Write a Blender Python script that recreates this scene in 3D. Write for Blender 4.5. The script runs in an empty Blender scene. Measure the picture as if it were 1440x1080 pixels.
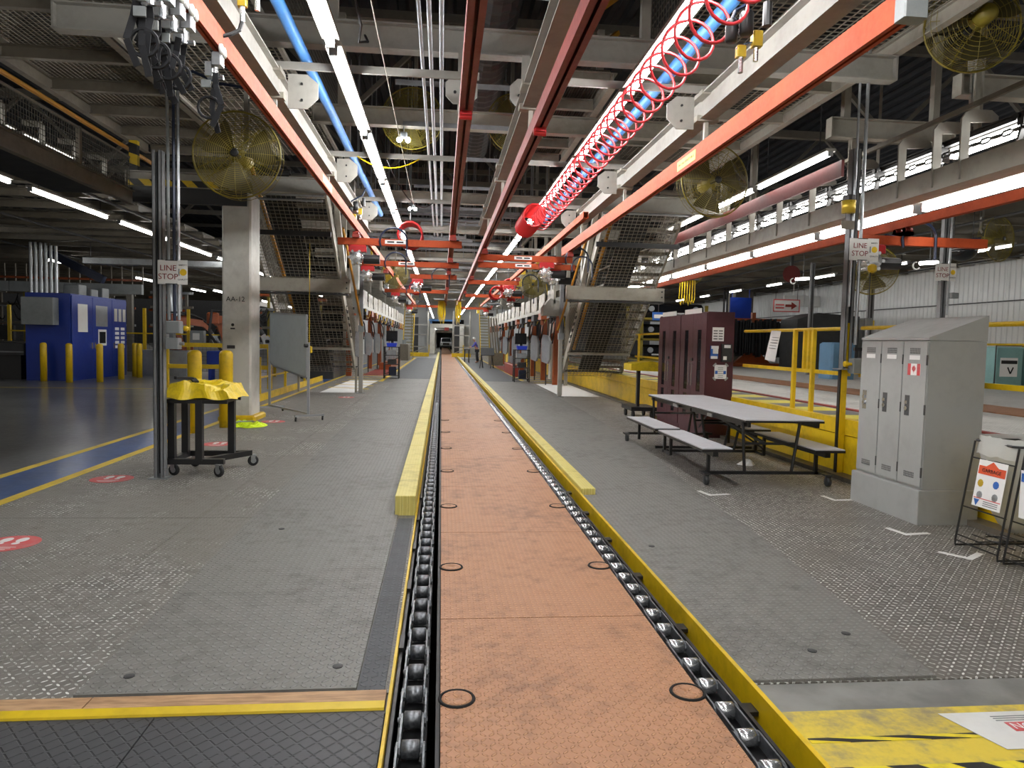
import bpy, math, random
from mathutils import Vector, Matrix, Euler
random.seed(7)
R = math.radians
SC = bpy.context.scene
COL = SC.collection

# ------------------------------------------------------------------ camera, world, exposure
FPX = 998.0                       # focal length in pixels of the 1440-wide frame
_Y = Vector(((621-720)/FPX, -(478-540)/FPX, -1.0)).normalized()   # aisle direction in camera space
_h = Vector((1.0, -0.022, 0.0))                                   # horizon direction (slight roll)
_X = (_h - _h.dot(_Y)*_Y).normalized()
_Z = _X.cross(_Y)
cam_d = bpy.data.cameras.new('camera')
cam_d.sensor_width = 36.0
cam_d.lens = 36.0*FPX/1440.0
cam_d.clip_start = 0.05
cam_d.clip_end = 400
cam = bpy.data.objects.new('camera', cam_d)
COL.objects.link(cam)
cam.matrix_world = Matrix.Translation((0, 0, 1.55)) @ Matrix((_X, _Y, _Z)).to_4x4()
SC.camera = cam

world = bpy.data.worlds.new('world')
SC.world = world
world.use_nodes = True
world.node_tree.nodes['Background'].inputs[0].default_value = (1.0, 0.95, 0.88, 1)
world.node_tree.nodes['Background'].inputs[1].default_value = 0.18
SC.view_settings.view_transform = 'Standard'
SC.view_settings.look = 'None'
SC.view_settings.gamma = 1.0
SC.view_settings.exposure = 1.18
SC.view_settings.use_curve_mapping = False
TUBE = 30.0                       # strength of the aisle tubes
SC.cycles.max_bounces = 6
SC.cycles.diffuse_bounces = 4
SC.cycles.glossy_bounces = 3
SC.cycles.transparent_max_bounces = 8
SC.cycles.sample_clamp_indirect = 6.0
SC.cycles.use_denoising = True

# ------------------------------------------------------------------ materials
def lin(hx):
    hx = hx.lstrip('#')
    o = []
    for i in (0, 2, 4):
        v = int(hx[i:i+2], 16)/255.0
        o.append(v/12.92 if v <= 0.04045 else ((v+0.055)/1.055)**2.4)
    return (o[0], o[1], o[2], 1.0)

class NT:
    def __init__(s, name):
        s.m = bpy.data.materials.new(name)
        s.m.use_nodes = True
        s.t = s.m.node_tree
        s.b = s.t.nodes['Principled BSDF']
        s.tc = None
    def n(s, typ, **kw):
        nd = s.t.nodes.new('ShaderNode'+typ)
        for k, v in kw.items():
            setattr(nd, k, v)
        return nd
    def link(s, a, b):
        s.t.links.new(a, b)
    def pos(s):
        if s.tc is None:
            s.tc = s.n('TexCoord').outputs['Object']
        return s.tc
    def wpos(s):
        return s.n('NewGeometry').outputs['Position']
    def put(s, sock, v):
        if hasattr(v, 'is_linked') or hasattr(v, 'links'):
            s.link(v, sock)
        else:
            sock.default_value = v
    def math(s, op, a, b=None, c=None):
        nd = s.n('Math', operation=op)
        s.put(nd.inputs[0], a)
        if b is not None: s.put(nd.inputs[1], b)
        if c is not None: s.put(nd.inputs[2], c)
        return nd.outputs[0]
    def noise(s, vec, scale, detail=3, rough=0.55):
        nd = s.n('TexNoise')
        s.put(nd.inputs['Vector'], vec)
        nd.inputs['Scale'].default_value = scale
        nd.inputs['Detail'].default_value = detail
        nd.inputs['Roughness'].default_value = rough
        return nd.outputs['Fac']
    def ramp(s, fac, a, b):
        nd = s.n('MapRange')
        nd.interpolation_type = 'SMOOTHSTEP'
        s.put(nd.inputs[0], fac)
        nd.inputs[1].default_value = a
        nd.inputs[2].default_value = b
        return nd.outputs[0]
    def mix(s, fac, a, b):
        nd = s.n('Mix', data_type='RGBA')
        s.put(nd.inputs[0], fac)
        s.put(nd.inputs[6], a)
        s.put(nd.inputs[7], b)
        return nd.outputs[2]
    def fmix(s, fac, a, b):
        nd = s.n('Mix')
        s.put(nd.inputs[0], fac)
        s.put(nd.inputs[2], a)
        s.put(nd.inputs[3], b)
        return nd.outputs[0]
    def bump(s, h, strength, dist=0.01):
        nd = s.n('Bump')
        s.put(nd.inputs['Height'], h)
        nd.inputs['Strength'].default_value = strength
        nd.inputs['Distance'].default_value = dist
        s.link(nd.outputs[0], s.b.inputs['Normal'])
    def sep(s, v):
        nd = s.n('SeparateXYZ')
        s.put(nd.inputs[0], v)
        return nd.outputs

def paint(name, hx, rough=0.5, metal=0.0, dirt=0.25, scale=3.0, dirt_hx=None, bump=0.0, spec=0.5):
    """painted or bare material with soft grime / wear"""
    k = NT(name)
    base = lin(hx)
    dk = lin(dirt_hx) if dirt_hx else (base[0]*0.45, base[1]*0.43, base[2]*0.40, 1)
    p = k.pos()
    n1 = k.noise(p, scale, 5, 0.65)
    n2 = k.noise(p, scale*7.3, 3, 0.6)
    f = k.math('MULTIPLY', k.ramp(k.math('ADD', n1, k.math('MULTIPLY', n2, 0.35)), 0.56, 0.95), dirt*1.6)
    k.link(k.mix(f, base, dk), k.b.inputs['Base Color'])
    k.put(k.b.inputs['Roughness'], k.fmix(n2, rough-0.08, min(1, rough+0.1)))
    k.b.inputs['Metallic'].default_value = metal
    k.b.inputs['Specular IOR Level'].default_value = spec
    if bump: k.bump(n2, bump, 0.004)
    return k.m

def emit(name, hx, strength):
    k = NT(name)
    k.b.inputs['Base Color'].default_value = (0.9, 0.9, 0.9, 1)
    k.b.inputs['Emission Color'].default_value = lin(hx)
    k.b.inputs['Emission Strength'].default_value = strength
    return k.m

def tread(name, hx, lug_hx, cell=0.034, rough=0.55, metal=0.0, worn=0.0, worn_hx='#d8d8d4', dirt=0.5,
          dirt_hx='#3a3630', bump=0.6, wmetal=0.0, a=0.46, b=0.17, patch=0.9):
    """chequer-plate: raised lugs alternating at +-45 degrees, worn bright in patches"""
    k = NT(name)
    w = k.wpos()
    sp = k.sep(w)
    X = k.math('DIVIDE', sp[0], cell); Y = k.math('DIVIDE', sp[1], cell)
    fx = k.math('SUBTRACT', k.math('FRACT', X), 0.5); fy = k.math('SUBTRACT', k.math('FRACT', Y), 0.5)
    par = k.math('MODULO', k.math('ADD', k.math('FLOOR', X), k.math('FLOOR', Y)), 2.0)
    par = k.math('ABSOLUTE', par)
    sg = k.math('SUBTRACT', k.math('MULTIPLY', par, 2.0), 1.0)
    fy2 = k.math('MULTIPLY', fy, sg)
    u = k.math('MULTIPLY', k.math('ADD', fx, fy2), 0.7071); v = k.math('MULTIPLY', k.math('SUBTRACT', fx, fy2), 0.7071)
    d = k.math('ADD', k.math('POWER', k.math('ABSOLUTE', k.math('DIVIDE', u, a)), 2.0), k.math('POWER', k.math('ABSOLUTE', k.math('DIVIDE', v, b)), 2.0))
    lug = k.math('SUBTRACT', 1.0, k.ramp(d, 0.45, 1.0))
    n1 = k.noise(w, patch, 5, 0.62)
    n2 = k.noise(w, 9.0, 4, 0.65)
    n3 = k.noise(w, 60.0, 2, 0.6)
    col = k.mix(k.math('MULTIPLY', lug, 0.8), lin(hx), lin(lug_hx))
    df = k.math('MULTIPLY', k.ramp(k.math('ADD', k.math('MULTIPLY', n1, 0.5), k.math('MULTIPLY', n2, 0.5)), 0.46, 0.68), dirt)
    col = k.mix(df, col, lin(dirt_hx))
    if worn > 0:
        wf = k.ramp(k.math('ADD', n1, k.math('MULTIPLY', k.math('SUBTRACT', n3, 0.5), 0.5)), 0.66-0.3*worn, 0.78-0.3*worn)
        cv = k.n('CombineXYZ'); k.link(k.math('FLOOR', X), cv.inputs[0]); k.link(k.math('FLOOR', Y), cv.inputs[1])
        wn = k.n('TexWhiteNoise'); k.link(cv.outputs[0], wn.inputs['Vector'])
        wf = k.math('MULTIPLY', wf, k.ramp(wn.outputs['Value'], 0.02, 0.6))
        wf = k.math('MULTIPLY', k.math('MULTIPLY', wf, lug), k.ramp(n3, 0.30, 0.5))
        col = k.mix(wf, col, lin(worn_hx))
        k.link(k.math('MULTIPLY', wf, wmetal), k.b.inputs['Metallic'])
    else:
        k.b.inputs['Metallic'].default_value = metal
    k.link(col, k.b.inputs['Base Color'])
    k.put(k.b.inputs['Roughness'], k.fmix(n2, rough-0.1, rough+0.12))
    k.bump(lug, bump, 0.012)
    return k.m

def stripes(name, hx1, hx2, per=0.14, ax=(1, 1, 0), rough=0.5):
    k = NT(name)
    sp = k.sep(k.wpos())
    s = None
    for i in range(3):
        if ax[i]:
            t = k.math('MULTIPLY', sp[i], ax[i]/per)
            s = t if s is None else k.math('ADD', s, t)
    f = k.math('GREATER_THAN', k.math('FRACT', k.math('ADD', s, 100.0)), 0.5)
    n = k.noise(k.wpos(), 14, 4)
    c = k.mix(f, lin(hx1), lin(hx2))
    c = k.mix(k.math('MULTIPLY', k.ramp(n, 0.5, 0.75), 0.35), c, lin('#55503a'))
    k.link(c, k.b.inputs['Base Color'])
    k.b.inputs['Roughness'].default_value = rough
    return k.m

M = {}
M['white'] = paint('painted_steel_offwhite', '#9d998d', 0.45, 0, 0.35, 1.6)
M['beam'] = paint('painted_beam_white', '#98968f', 0.6, 0, 0.22, 2.0, None, 0, 0.25)
M['tan'] = paint('painted_steel_tan', '#6f685b', 0.55, 0, 0.4, 1.5)
M['orange'] = paint('orange_paint', '#b04c27', 0.6, 0, 0.25, 3.0, '#6a2412', 0, 0.25)
M['redrail'] = paint('red_rail_paint', '#8a2c20', 0.5, 0, 0.3, 3.0)
M['panel'] = paint('stained_pale_panel', '#a9a292', 0.5, 0, 0.7, 2.5, '#4a4234')
M['cover'] = paint('dark_red_cover', '#5c1512', 0.5, 0, 0.2)
M['red'] = paint('red_plastic', '#b81f22', 0.4, 0, 0.1)
M['hose'] = paint('red_hose', '#c2333a', 0.35, 0, 0.1)
M['blue'] = paint('blue_pipe_paint', '#4f8fd6', 0.35, 0, 0.2, 2.0)
M['navy'] = paint('blue_cabinet_paint', '#0b2f8c', 0.4, 0, 0.15, 2.0)
M['navydk'] = paint('dark_blue_paint', '#0f1a34', 0.45, 0, 0.2)
M['yellow'] = paint('yellow_paint', '#e0bb10', 0.42, 0, 0.28, 2.2, '#7a651c')
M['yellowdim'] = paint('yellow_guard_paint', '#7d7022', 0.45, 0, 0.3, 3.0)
M['yellowfloor'] = paint('yellow_floor_paint', '#dcc243', 0.5, 0, 0.6, 3.5, '#8c8266', 0.2)
M['yelline'] = paint('yellow_line_paint', '#d8b91c', 0.45, 0, 0.3, 2.0)
M['black'] = paint('black_steel', '#1b1b1c', 0.4, 0, 0.2)
M['blackrub'] = paint('black_rubber', '#202122', 0.7, 0, 0.2)
M['dark'] = paint('dark_grey_steel', '#3a3b3c', 0.5, 0.2, 0.3)
M['void'] = paint('dark_pit', '#0d0d0e', 0.8, 0, 0.1)
M['chain'] = paint('oiled_chain_steel', '#85888c', 0.33, 0.7, 0.45, 8.0, '#141414')
M['roller'] = paint('polished_roller', '#d9dbdd', 0.22, 0.85, 0.3, 10.0, '#555555')
M['galv'] = paint('galvanised_steel', '#a9adb0', 0.35, 0.7, 0.35, 5.0)
M['strut'] = paint('grey_strut', '#77797b', 0.6, 0.0, 0.3, 4.0)
M['chrome'] = paint('bright_metal', '#dcdee0', 0.2, 0.9, 0.1)
M['greybox'] = paint('grey_enclosure', '#868b8c', 0.5, 0.1, 0.2)
M['locker'] = paint('grey_locker_paint', '#a2a4a1', 0.42, 0, 0.18, 1.4)
M['lockdk'] = paint('locker_slots', '#4b4c4b', 0.6, 0, 0.1)
M['maroon'] = paint('maroon_cabinet_paint', '#4b2129', 0.42, 0, 0.2, 1.5)
M['signwhite'] = paint('white_sign', '#dadad6', 0.45, 0, 0.1, 4.0)
M['paper'] = paint('white_paper', '#e9e9e6', 0.7, 0, 0.05)
M['ink'] = paint('black_ink', '#1c1c1c', 0.7, 0, 0)
M['inkred'] = paint('red_ink', '#7a1218', 0.6, 0, 0)
M['inkorange'] = paint('orange_ink', '#d8532c', 0.6, 0, 0)
M['inkblue'] = paint('blue_ink', '#2f62b0', 0.6, 0, 0)
M['sticker'] = paint('red_floor_sticker', '#cf4a4c', 0.5, 0, 0.4, 8.0, '#b98a88')
M['laminate'] = paint('grey_laminate', '#cbccd0', 0.4, 0, 0.12, 3.0)
M['concretecol'] = paint('painted_concrete_column', '#c9c8c0', 0.55, 0, 0.25, 1.2, '#75726a')
M['board'] = paint('whiteboard_face', '#b3bcc2', 0.5, 0, 0.15, 1.5)
M['alu'] = paint('aluminium_frame', '#a5a9ad', 0.35, 0.6, 0.15)
M['vest'] = paint('hi_vis_fabric', '#d4f01a', 0.7, 0, 0.1)
M['tarp'] = paint('yellow_tarp', '#d9bd1c', 0.4, 0, 0.35, 6.0, '#8f7a20')
M['wood'] = None
M['fascia'] = paint('black_gloss_plastic', '#15171a', 0.18, 0, 0.05)
M['silverpl'] = paint('silver_plastic', '#9ea3a8', 0.3, 0.4, 0.2)
M['robot'] = paint('robot_orange', '#96491f', 0.4, 0, 0.3, 2.0, '#5a2008')
M['brass'] = paint('yellow_brass', '#d2b23a', 0.3, 0.4, 0.2)
M['hosey'] = paint('yellow_hose', '#e0c21e', 0.4, 0, 0.1)
M['strap'] = paint('black_webbing', '#1d1e22', 0.75, 0, 0.1)
M['belt'] = paint('dark_belt', '#2c2a28', 0.7, 0, 0.4, 2.0)
M['wire'] = paint('mesh_wire', '#938d80', 0.5, 0.3, 0.2)
M['wiredk'] = paint('dark_mesh_wire', '#5b5850', 0.5, 0.3, 0.2)
M['deck'] = paint('tan_deck_sheet', '#5f5a50', 0.6, 0, 0.35, 1.0)
M['deckdk'] = paint('dark_roof_sheet', '#23262b', 0.7, 0, 0.3, 0.6)
M['truss'] = paint('truss_steel', '#6f6b62', 0.55, 0, 0.3, 1.2)
M['brace'] = paint('ochre_brace', '#b87f1c', 0.5, 0, 0.2)
M['wallw'] = paint('white_wall_sheet', '#cfd1d0', 0.45, 0, 0.15, 0.5)
M['greenbin'] = paint('teal_bin', '#7fa9a6', 0.5, 0, 0.15)
M['bluebin'] = paint('blue_bin_plastic', '#1c3fd0', 0.4, 0, 0.1)
M['palebluebin'] = paint('pale_blue_bin', '#5f86a5', 0.5, 0, 0.15)
M['skin'] = paint('skin', '#b98468', 0.6, 0, 0.05)
M['shirt'] = paint('purple_blue_shirt', '#4a48a0', 0.8, 0, 0.1)
M['trousers'] = paint('dark_trousers', '#23252c', 0.8, 0, 0.1)
M['truck'] = paint('white_truck_paint', '#d6d8da', 0.25, 0, 0.05)
M['glassdk'] = paint('dark_glass', '#16191d', 0.1, 0, 0.02)
M['tube'] = emit('aisle_tube_light', '#f9f9fa', TUBE)
M['tube2'] = emit('bay_tube_light', '#fdfbf7', 10.0)
M['tube3'] = emit('far_tube_light', '#fdfbf7', 12.0)
M['spot'] = emit('small_lamp_light', '#f4f8ff', 40.0)
M['beacon'] = emit('amber_beacon_light', '#ff9a20', 2.5)
M['cablblue'] = paint('dark_blue_cable', '#1b2740', 0.4, 0, 0.1)
M['cabl'] = paint('black_cable', '#141416', 0.5, 0, 0.1)
M['grille'] = paint('fan_blade', '#4c4626', 0.45, 0.2, 0.3)

def bag_mat():
    k = NT('clear_bag_liner')
    k.b.inputs['Base Color'].default_value = lin('#d3d5cf')
    k.b.inputs['Roughness'].default_value = 0.25
    k.b.inputs['Alpha'].default_value = 0.62
    n = k.noise(k.pos(), 9.0, 4)
    k.bump(n, 0.6, 0.02)
    return k.m
M['bag'] = bag_mat()

def glass_mat():
    k = NT('cabinet_glass')
    k.b.inputs['Base Color'].default_value = lin('#2a2c2e')
    k.b.inputs['Roughness'].default_value = 0.08
    k.b.inputs['Alpha'].default_value = 0.45
    return k.m
M['glass'] = glass_mat()

def conc(name, hx, rough, scale=1.2, dk='#2e2e2d', coat=0.0):
    k = NT(name)
    p = k.wpos()
    n1 = k.noise(p, scale, 6, 0.6)
    n2 = k.noise(p, 11, 5, 0.7)
    c = k.mix(k.ramp(n1, 0.35, 0.7), lin(hx), lin(dk))
    c = k.mix(k.math('MULTIPLY', k.ramp(n2, 0.55, 0.75), 0.25), c, lin('#8a8a86'))
    k.link(c, k.b.inputs['Base Color'])
    k.put(k.b.inputs['Roughness'], k.fmix(n2, rough-0.08, rough+0.15))
    k.b.inputs['Coat Weight'].default_value = coat
    k.b.inputs['Coat Roughness'].default_value = 0.15
    return k.m
M['floorgloss'] = conc('sealed_concrete', '#6e7071', 0.3, 0.8, '#5a5c5d', 0.35)
M['floorgrey'] = conc('worn_grey_concrete', '#8a8984', 0.6, 2.0, '#6d6c68')
M['bluestripe'] = conc('blue_floor_paint', '#2a4f88', 0.32, 2.0, '#223f70', 0.2)

M['plate_l'] = tread('steel_floor_plate_left', '#77746d', '#88857e', 0.038, 0.5, worn=0.55, worn_hx='#e6e6e2', wmetal=0.1, dirt=0.45, patch=0.8)
M['plate_r'] = tread('steel_floor_plate_right', '#67635c', '#a3a19c', 0.038, 0.45, worn=0.95, worn_hx='#f0f0ec', wmetal=0.1, dirt=0.45, patch=1.1)
M['plate_up'] = tread('steel_floor_plate_raised', '#c2c1bc', '#d8d7d2', 0.036, 0.5, worn=0.6, dirt=0.3)
M['mat'] = tread('grey_tread_mat', '#7a7974', '#8e8d88', 0.043, 0.55, dirt=0.4, bump=1.0, a=0.48, b=0.2)
M['mat_dk'] = tread('dark_tread_mat', '#4a4d50', '#5a5d60', 0.043, 0.6, dirt=0.3, bump=0.8)
M['deck_o'] = tread('orange_deck_plate', '#b5835f', '#d09b70', 0.034, 0.5, dirt=0.6, dirt_hx='#6a4c3c', bump=1.0)
M['kerb'] = tread('yellow_tread_kerb', '#d4c66c', '#e4d987', 0.03, 0.5, dirt=0.5, dirt_hx='#8a7f4a')
M['hazard'] = stripes('hazard_tape', '#e3cf26', '#17181a', 0.26, (1, 1.2, 0))
M['hazardthin'] = stripes('thin_hazard_tape', '#e3cf26', '#17181a', 0.34, (1, 7.0, 0))
M['hazard2'] = stripes('hazard_beam', '#d3b21a', '#17181a', 0.36, (1, 0, 1))
M['hazard3'] = stripes('hazard_bracket', '#d3b21a', '#17181a', 0.36, (0.3, 0, 1))
M['hazedge'] = stripes('hazard_plate_edge', '#cfc23a', '#5d5a58', 1.15, (0, 1, 0))
M['bwhatch'] = stripes('black_tan_hatch', '#b4b0a4', '#26241f', 0.16, (0, 0, 1))

def rub_mat():
    """black tile with raised diagonal ribs forming triangles"""
    k = NT('black_ribbed_tile')
    sp = k.sep(k.wpos())
    c = 0.075
    h = None
    for ax, ay in ((1.0, 0.55), (1.0, -0.55)):
        t = k.math('ADD', k.math('MULTIPLY', sp[0], ax/c), k.math('MULTIPLY', sp[1], ay*1.6/c))
        f = k.math('ABSOLUTE', k.math('SUBTRACT', k.math('FRACT', t), 0.5))
        l = k.ramp(f, 0.08, 0.03)
        h = l if h is None else k.math('MAXIMUM', h, l)
    row = k.math('FRACT', k.math('DIVIDE', sp[1], 0.047))
    h = k.math('MULTIPLY', h, k.ramp(k.math('ABSOLUTE', k.math('SUBTRACT', row, 0.5)), 0.47, 0.36))
    n = k.noise(k.wpos(), 12, 4)
    k.link(k.mix(h, k.mix(n, lin('#4a4b4e'), lin('#3a3b3d')), lin('#232426')), k.b.inputs['Base Color'])
    k.b.inputs['Roughness'].default_value = 0.5
    k.bump(k.math('SUBTRACT', 1.0, h), 0.5, 0.006)
    return k.m
M['rubtile'] = rub_mat()

def wood_mat():
    k = NT('worn_wood_strip')
    mp = k.n('Mapping')
    k.link(k.wpos(), mp.inputs[0])
    mp.inputs['Scale'].default_value = (1.6, 14, 6)
    n = k.noise(mp.outputs[0], 4, 6, 0.6)
    n2 = k.noise(k.wpos(), 3, 3)
    c = k.mix(k.ramp(n, 0.3, 0.7), lin('#c29c74'), lin('#93704f'))
    c = k.mix(k.math('MULTIPLY', k.ramp(n2, 0.6, 0.75), 0.6), c, lin('#4b3d30'))
    k.link(c, k.b.inputs['Base Color'])
    k.b.inputs['Roughness'].default_value = 0.6
    k.bump(n, 0.25, 0.004)
    return k.m
M['wood'] = wood_mat()

# ------------------------------------------------------------------ mesh builder
class MB:
    def __init__(s):
        s.v = []; s.f = []; s.sm = False
    def add(s, vs, fs):
        o = len(s.v)
        s.v += [tuple(x) for x in vs]
        s.f += [tuple(i+o for i in f) for f in fs]
        return s
    def box(s, x0, x1, y0, y1, z0, z1):
        return s.add([(x0,y0,z0),(x1,y0,z0),(x1,y1,z0),(x0,y1,z0),(x0,y0,z1),(x1,y0,z1),(x1,y1,z1),(x0,y1,z1)],
              [(0,3,2,1),(4,5,6,7),(0,1,5,4),(1,2,6,5),(2,3,7,6),(3,0,4,7)])
    def cbox(s, x0, x1, y0, y1, z0, z1, b=0.01):
        """box with chamfered upright and top edges"""
        pts = [(x0+b,y0),(x1-b,y0),(x1,y0+b),(x1,y1-b),(x1-b,y1),(x0+b,y1),(x0,y1-b),(x0,y0+b)]
        q = [(x0+2*b,y0+b),(x1-2*b,y0+b),(x1-b,y0+2*b),(x1-b,y1-2*b),(x1-2*b,y1-b),(x0+2*b,y1-b),(x0+b,y1-2*b),(x0+b,y0+2*b)]
        vs = [(a,c,z0) for a,c in pts]+[(a,c,z1-b) for a,c in pts]+[(a,c,z1) for a,c in q]
        fs = [tuple(range(7,-1,-1)), tuple(range(16,24))]
        for i in range(8):
            j = (i+1) % 8
            fs += [(i,j,8+j,8+i),(8+i,8+j,16+j,16+i)]
        return s.add(vs, fs)
    def bar(s, p, q, w, h, up=(0,0,1), caps=True):
        p = Vector(p); q = Vector(q); d = (q-p).normalized()
        u = Vector(up)
        if abs(d.dot(u)) > 0.98: u = Vector((0,1,0)) if abs(d.y) < 0.9 else Vector((1,0,0))
        a = d.cross(u).normalized()*(w/2); b = a.cross(d).normalized()*(h/2)
        vs = [p-a-b,p+a-b,p+a+b,p-a+b,q-a-b,q+a-b,q+a+b,q-a+b]
        fs = [(0,1,5,4),(1,2,6,5),(2,3,7,6),(3,0,4,7)]
        if caps: fs += [(3,2,1,0),(4,5,6,7)]
        return s.add(vs, fs)
    def cyl(s, p, q, r, n=10, r2=None, caps=True):
        p = Vector(p); q = Vector(q); d = (q-p).normalized()
        u = Vector((0,0,1)) if abs(d.z) < 0.9 else Vector((1,0,0))
        a = d.cross(u).normalized(); b = a.cross(d)
        r2 = r if r2 is None else r2
        vs = []
        for c, rr in ((p, r), (q, r2)):
            for i in range(n):
                t = 2*math.pi*i/n
                vs.append(c+a*(rr*math.cos(t))+b*(rr*math.sin(t)))
        fs = [(i,(i+1)%n,n+(i+1)%n,n+i) for i in range(n)]
        if caps: fs += [tuple(range(n-1,-1,-1)), tuple(range(n,2*n))]
        return s.add(vs, fs)
    def tube(s, pts, r, n=6, closed=False):
        pts = [Vector(p) for p in pts]
        m = len(pts)
        vs = []; prev = None
        for i, p in enumerate(pts):
            if closed: d = pts[(i+1)%m]-pts[i-1]
            else: d = pts[min(i+1,m-1)]-pts[max(i-1,0)]
            d.normalize()
            if prev is None:
                u = Vector((0,0,1)) if abs(d.z) < 0.9 else Vector((1,0,0))
                a = d.cross(u).normalized()
            else:
                a = (prev-d*prev.dot(d)).normalized()
            prev = a
            b = d.cross(a)
            for k in range(n):
                t = 2*math.pi*k/n
                vs.append(p+a*(r*math.cos(t))+b*(r*math.sin(t)))
        fs = []
        for i in range(m if closed else m-1):
            j = (i+1) % m
            for k in range(n):
                k2 = (k+1) % n
                fs.append((i*n+k, i*n+k2, j*n+k2, j*n+k))
        if not closed: fs += [tuple(range(n-1,-1,-1)), tuple((m-1)*n+k for k in range(n))]
        return s.add(vs, fs)
    def prism(s, poly, ax, a, b):
        """polygon extruded along axis ax from a to b; poly coords are the other two axes in order"""
        def mk(u, v, w):
            return {'x': (w,u,v), 'y': (u,w,v), 'z': (u,v,w)}[ax]
        n = len(poly)
        vs = [mk(u,v,a) for u,v in poly]+[mk(u,v,b) for u,v in poly]
        fs = [tuple(range(n)), tuple(range(2*n-1,n-1,-1))]+[(i,n+i,n+(i+1)%n,(i+1)%n) for i in range(n)]
        return s.add(vs, fs)
    def lathe(s, prof, c, n=16, axis='z'):
        vs = []
        for r, h in prof:
            for i in range(n):
                t = 2*math.pi*i/n
                x, y = r*math.cos(t), r*math.sin(t)
                v = {'z': (x,y,h), 'y': (x,h,y), 'x': (h,x,y)}[axis]
                vs.append((v[0]+c[0], v[1]+c[1], v[2]+c[2]))
        fs = []
        for j in range(len(prof)-1):
            for i in range(n):
                k = (i+1) % n
                fs.append((j*n+i, j*n+k, (j+1)*n+k, (j+1)*n+i))
        if prof[0][0] > 1e-6: fs.append(tuple(range(n-1,-1,-1)))
        if prof[-1][0] > 1e-6: fs.append(tuple((len(prof)-1)*n+i for i in range(n)))
        return s.add(vs, fs)
    def ring(s, c, r, t, n=24, axis='z', m=6):
        pts = []
        for i in range(n):
            a = 2*math.pi*i/n
            x, y = r*math.cos(a), r*math.sin(a)
            v = {'z': (x,y,0), 'y': (x,0,y), 'x': (0,x,y)}[axis]
            pts.append((c[0]+v[0], c[1]+v[1], c[2]+v[2]))
        return s.tube(pts, t, m, True)
    def grid(s, o, u, v, nu, nv, w):
        """square-section wires: nu+1 along v, nv+1 along u"""
        o = Vector(o); u = Vector(u); v = Vector(v)
        nrm = u.cross(v).normalized()
        for i in range(nu+1):
            p = o+u*(i/nu)
            s.bar(p, p+v, w, w, nrm, False)
        for j in range(nv+1):
            p = o+v*(j/nv)+nrm*w
            s.bar(p, p+u, w, w, nrm, False)
        return s
    def ibeam(s, p, q, w, h, t=0.02):
        p = Vector(p); q = Vector(q)
        s.bar(p+Vector((0,0,h/2-t/2)), q+Vector((0,0,h/2-t/2)), w, t)
        s.bar(p-Vector((0,0,h/2-t/2)), q-Vector((0,0,h/2-t/2)), w, t)
        s.bar(p, q, t, h-2*t)
        return s
    def quad(s, a, b, c, d):
        return s.add([a,b,c,d], [(0,1,2,3)])
    def move(s, m):
        s.v = [tuple(m @ Vector(x)) for x in s.v]
        return s
    def mesh(s, name, mat, shift=(0,0,0)):
        me = bpy.data.meshes.new(name)
        sx, sy, sz = shift
        me.from_pydata([(x-sx, y-sy, z-sz) for x,y,z in s.v], [], s.f)
        if s.sm:
            me.polygons.foreach_set('use_smooth', [True]*len(me.polygons))
        me.materials.append(mat)
        me.update()
        return me
    def smooth(s):
        s.sm = True
        return s

def B(*a): return MB().box(*a)

def props(o, label=None, cat=None, group=None, kind=None):
    if label: o['label'] = label
    if cat: o['category'] = cat
    if group: o['group'] = group
    if kind: o['kind'] = kind
    return o

def base_of(vs):
    xs = [v[0] for v in vs]; ys = [v[1] for v in vs]; zs = [v[2] for v in vs]
    return Vector(((min(xs)+max(xs))/2, (min(ys)+max(ys))/2, min(zs)))

def text_mesh(p):
    cu = bpy.data.curves.new(p['name'], 'FONT')
    cu.body = p['txt']; cu.size = p['size']; cu.extrude = p['ext']
    cu.align_x = p['al']; cu.align_y = 'CENTER'
    cu.resolution_u = 3
    tmp = bpy.data.objects.new('lettering', cu)
    me = bpy.data.meshes.new_from_object(tmp)
    bpy.data.objects.remove(tmp)
    me.materials.clear(); me.materials.append(p['mat'])
    return me

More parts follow.
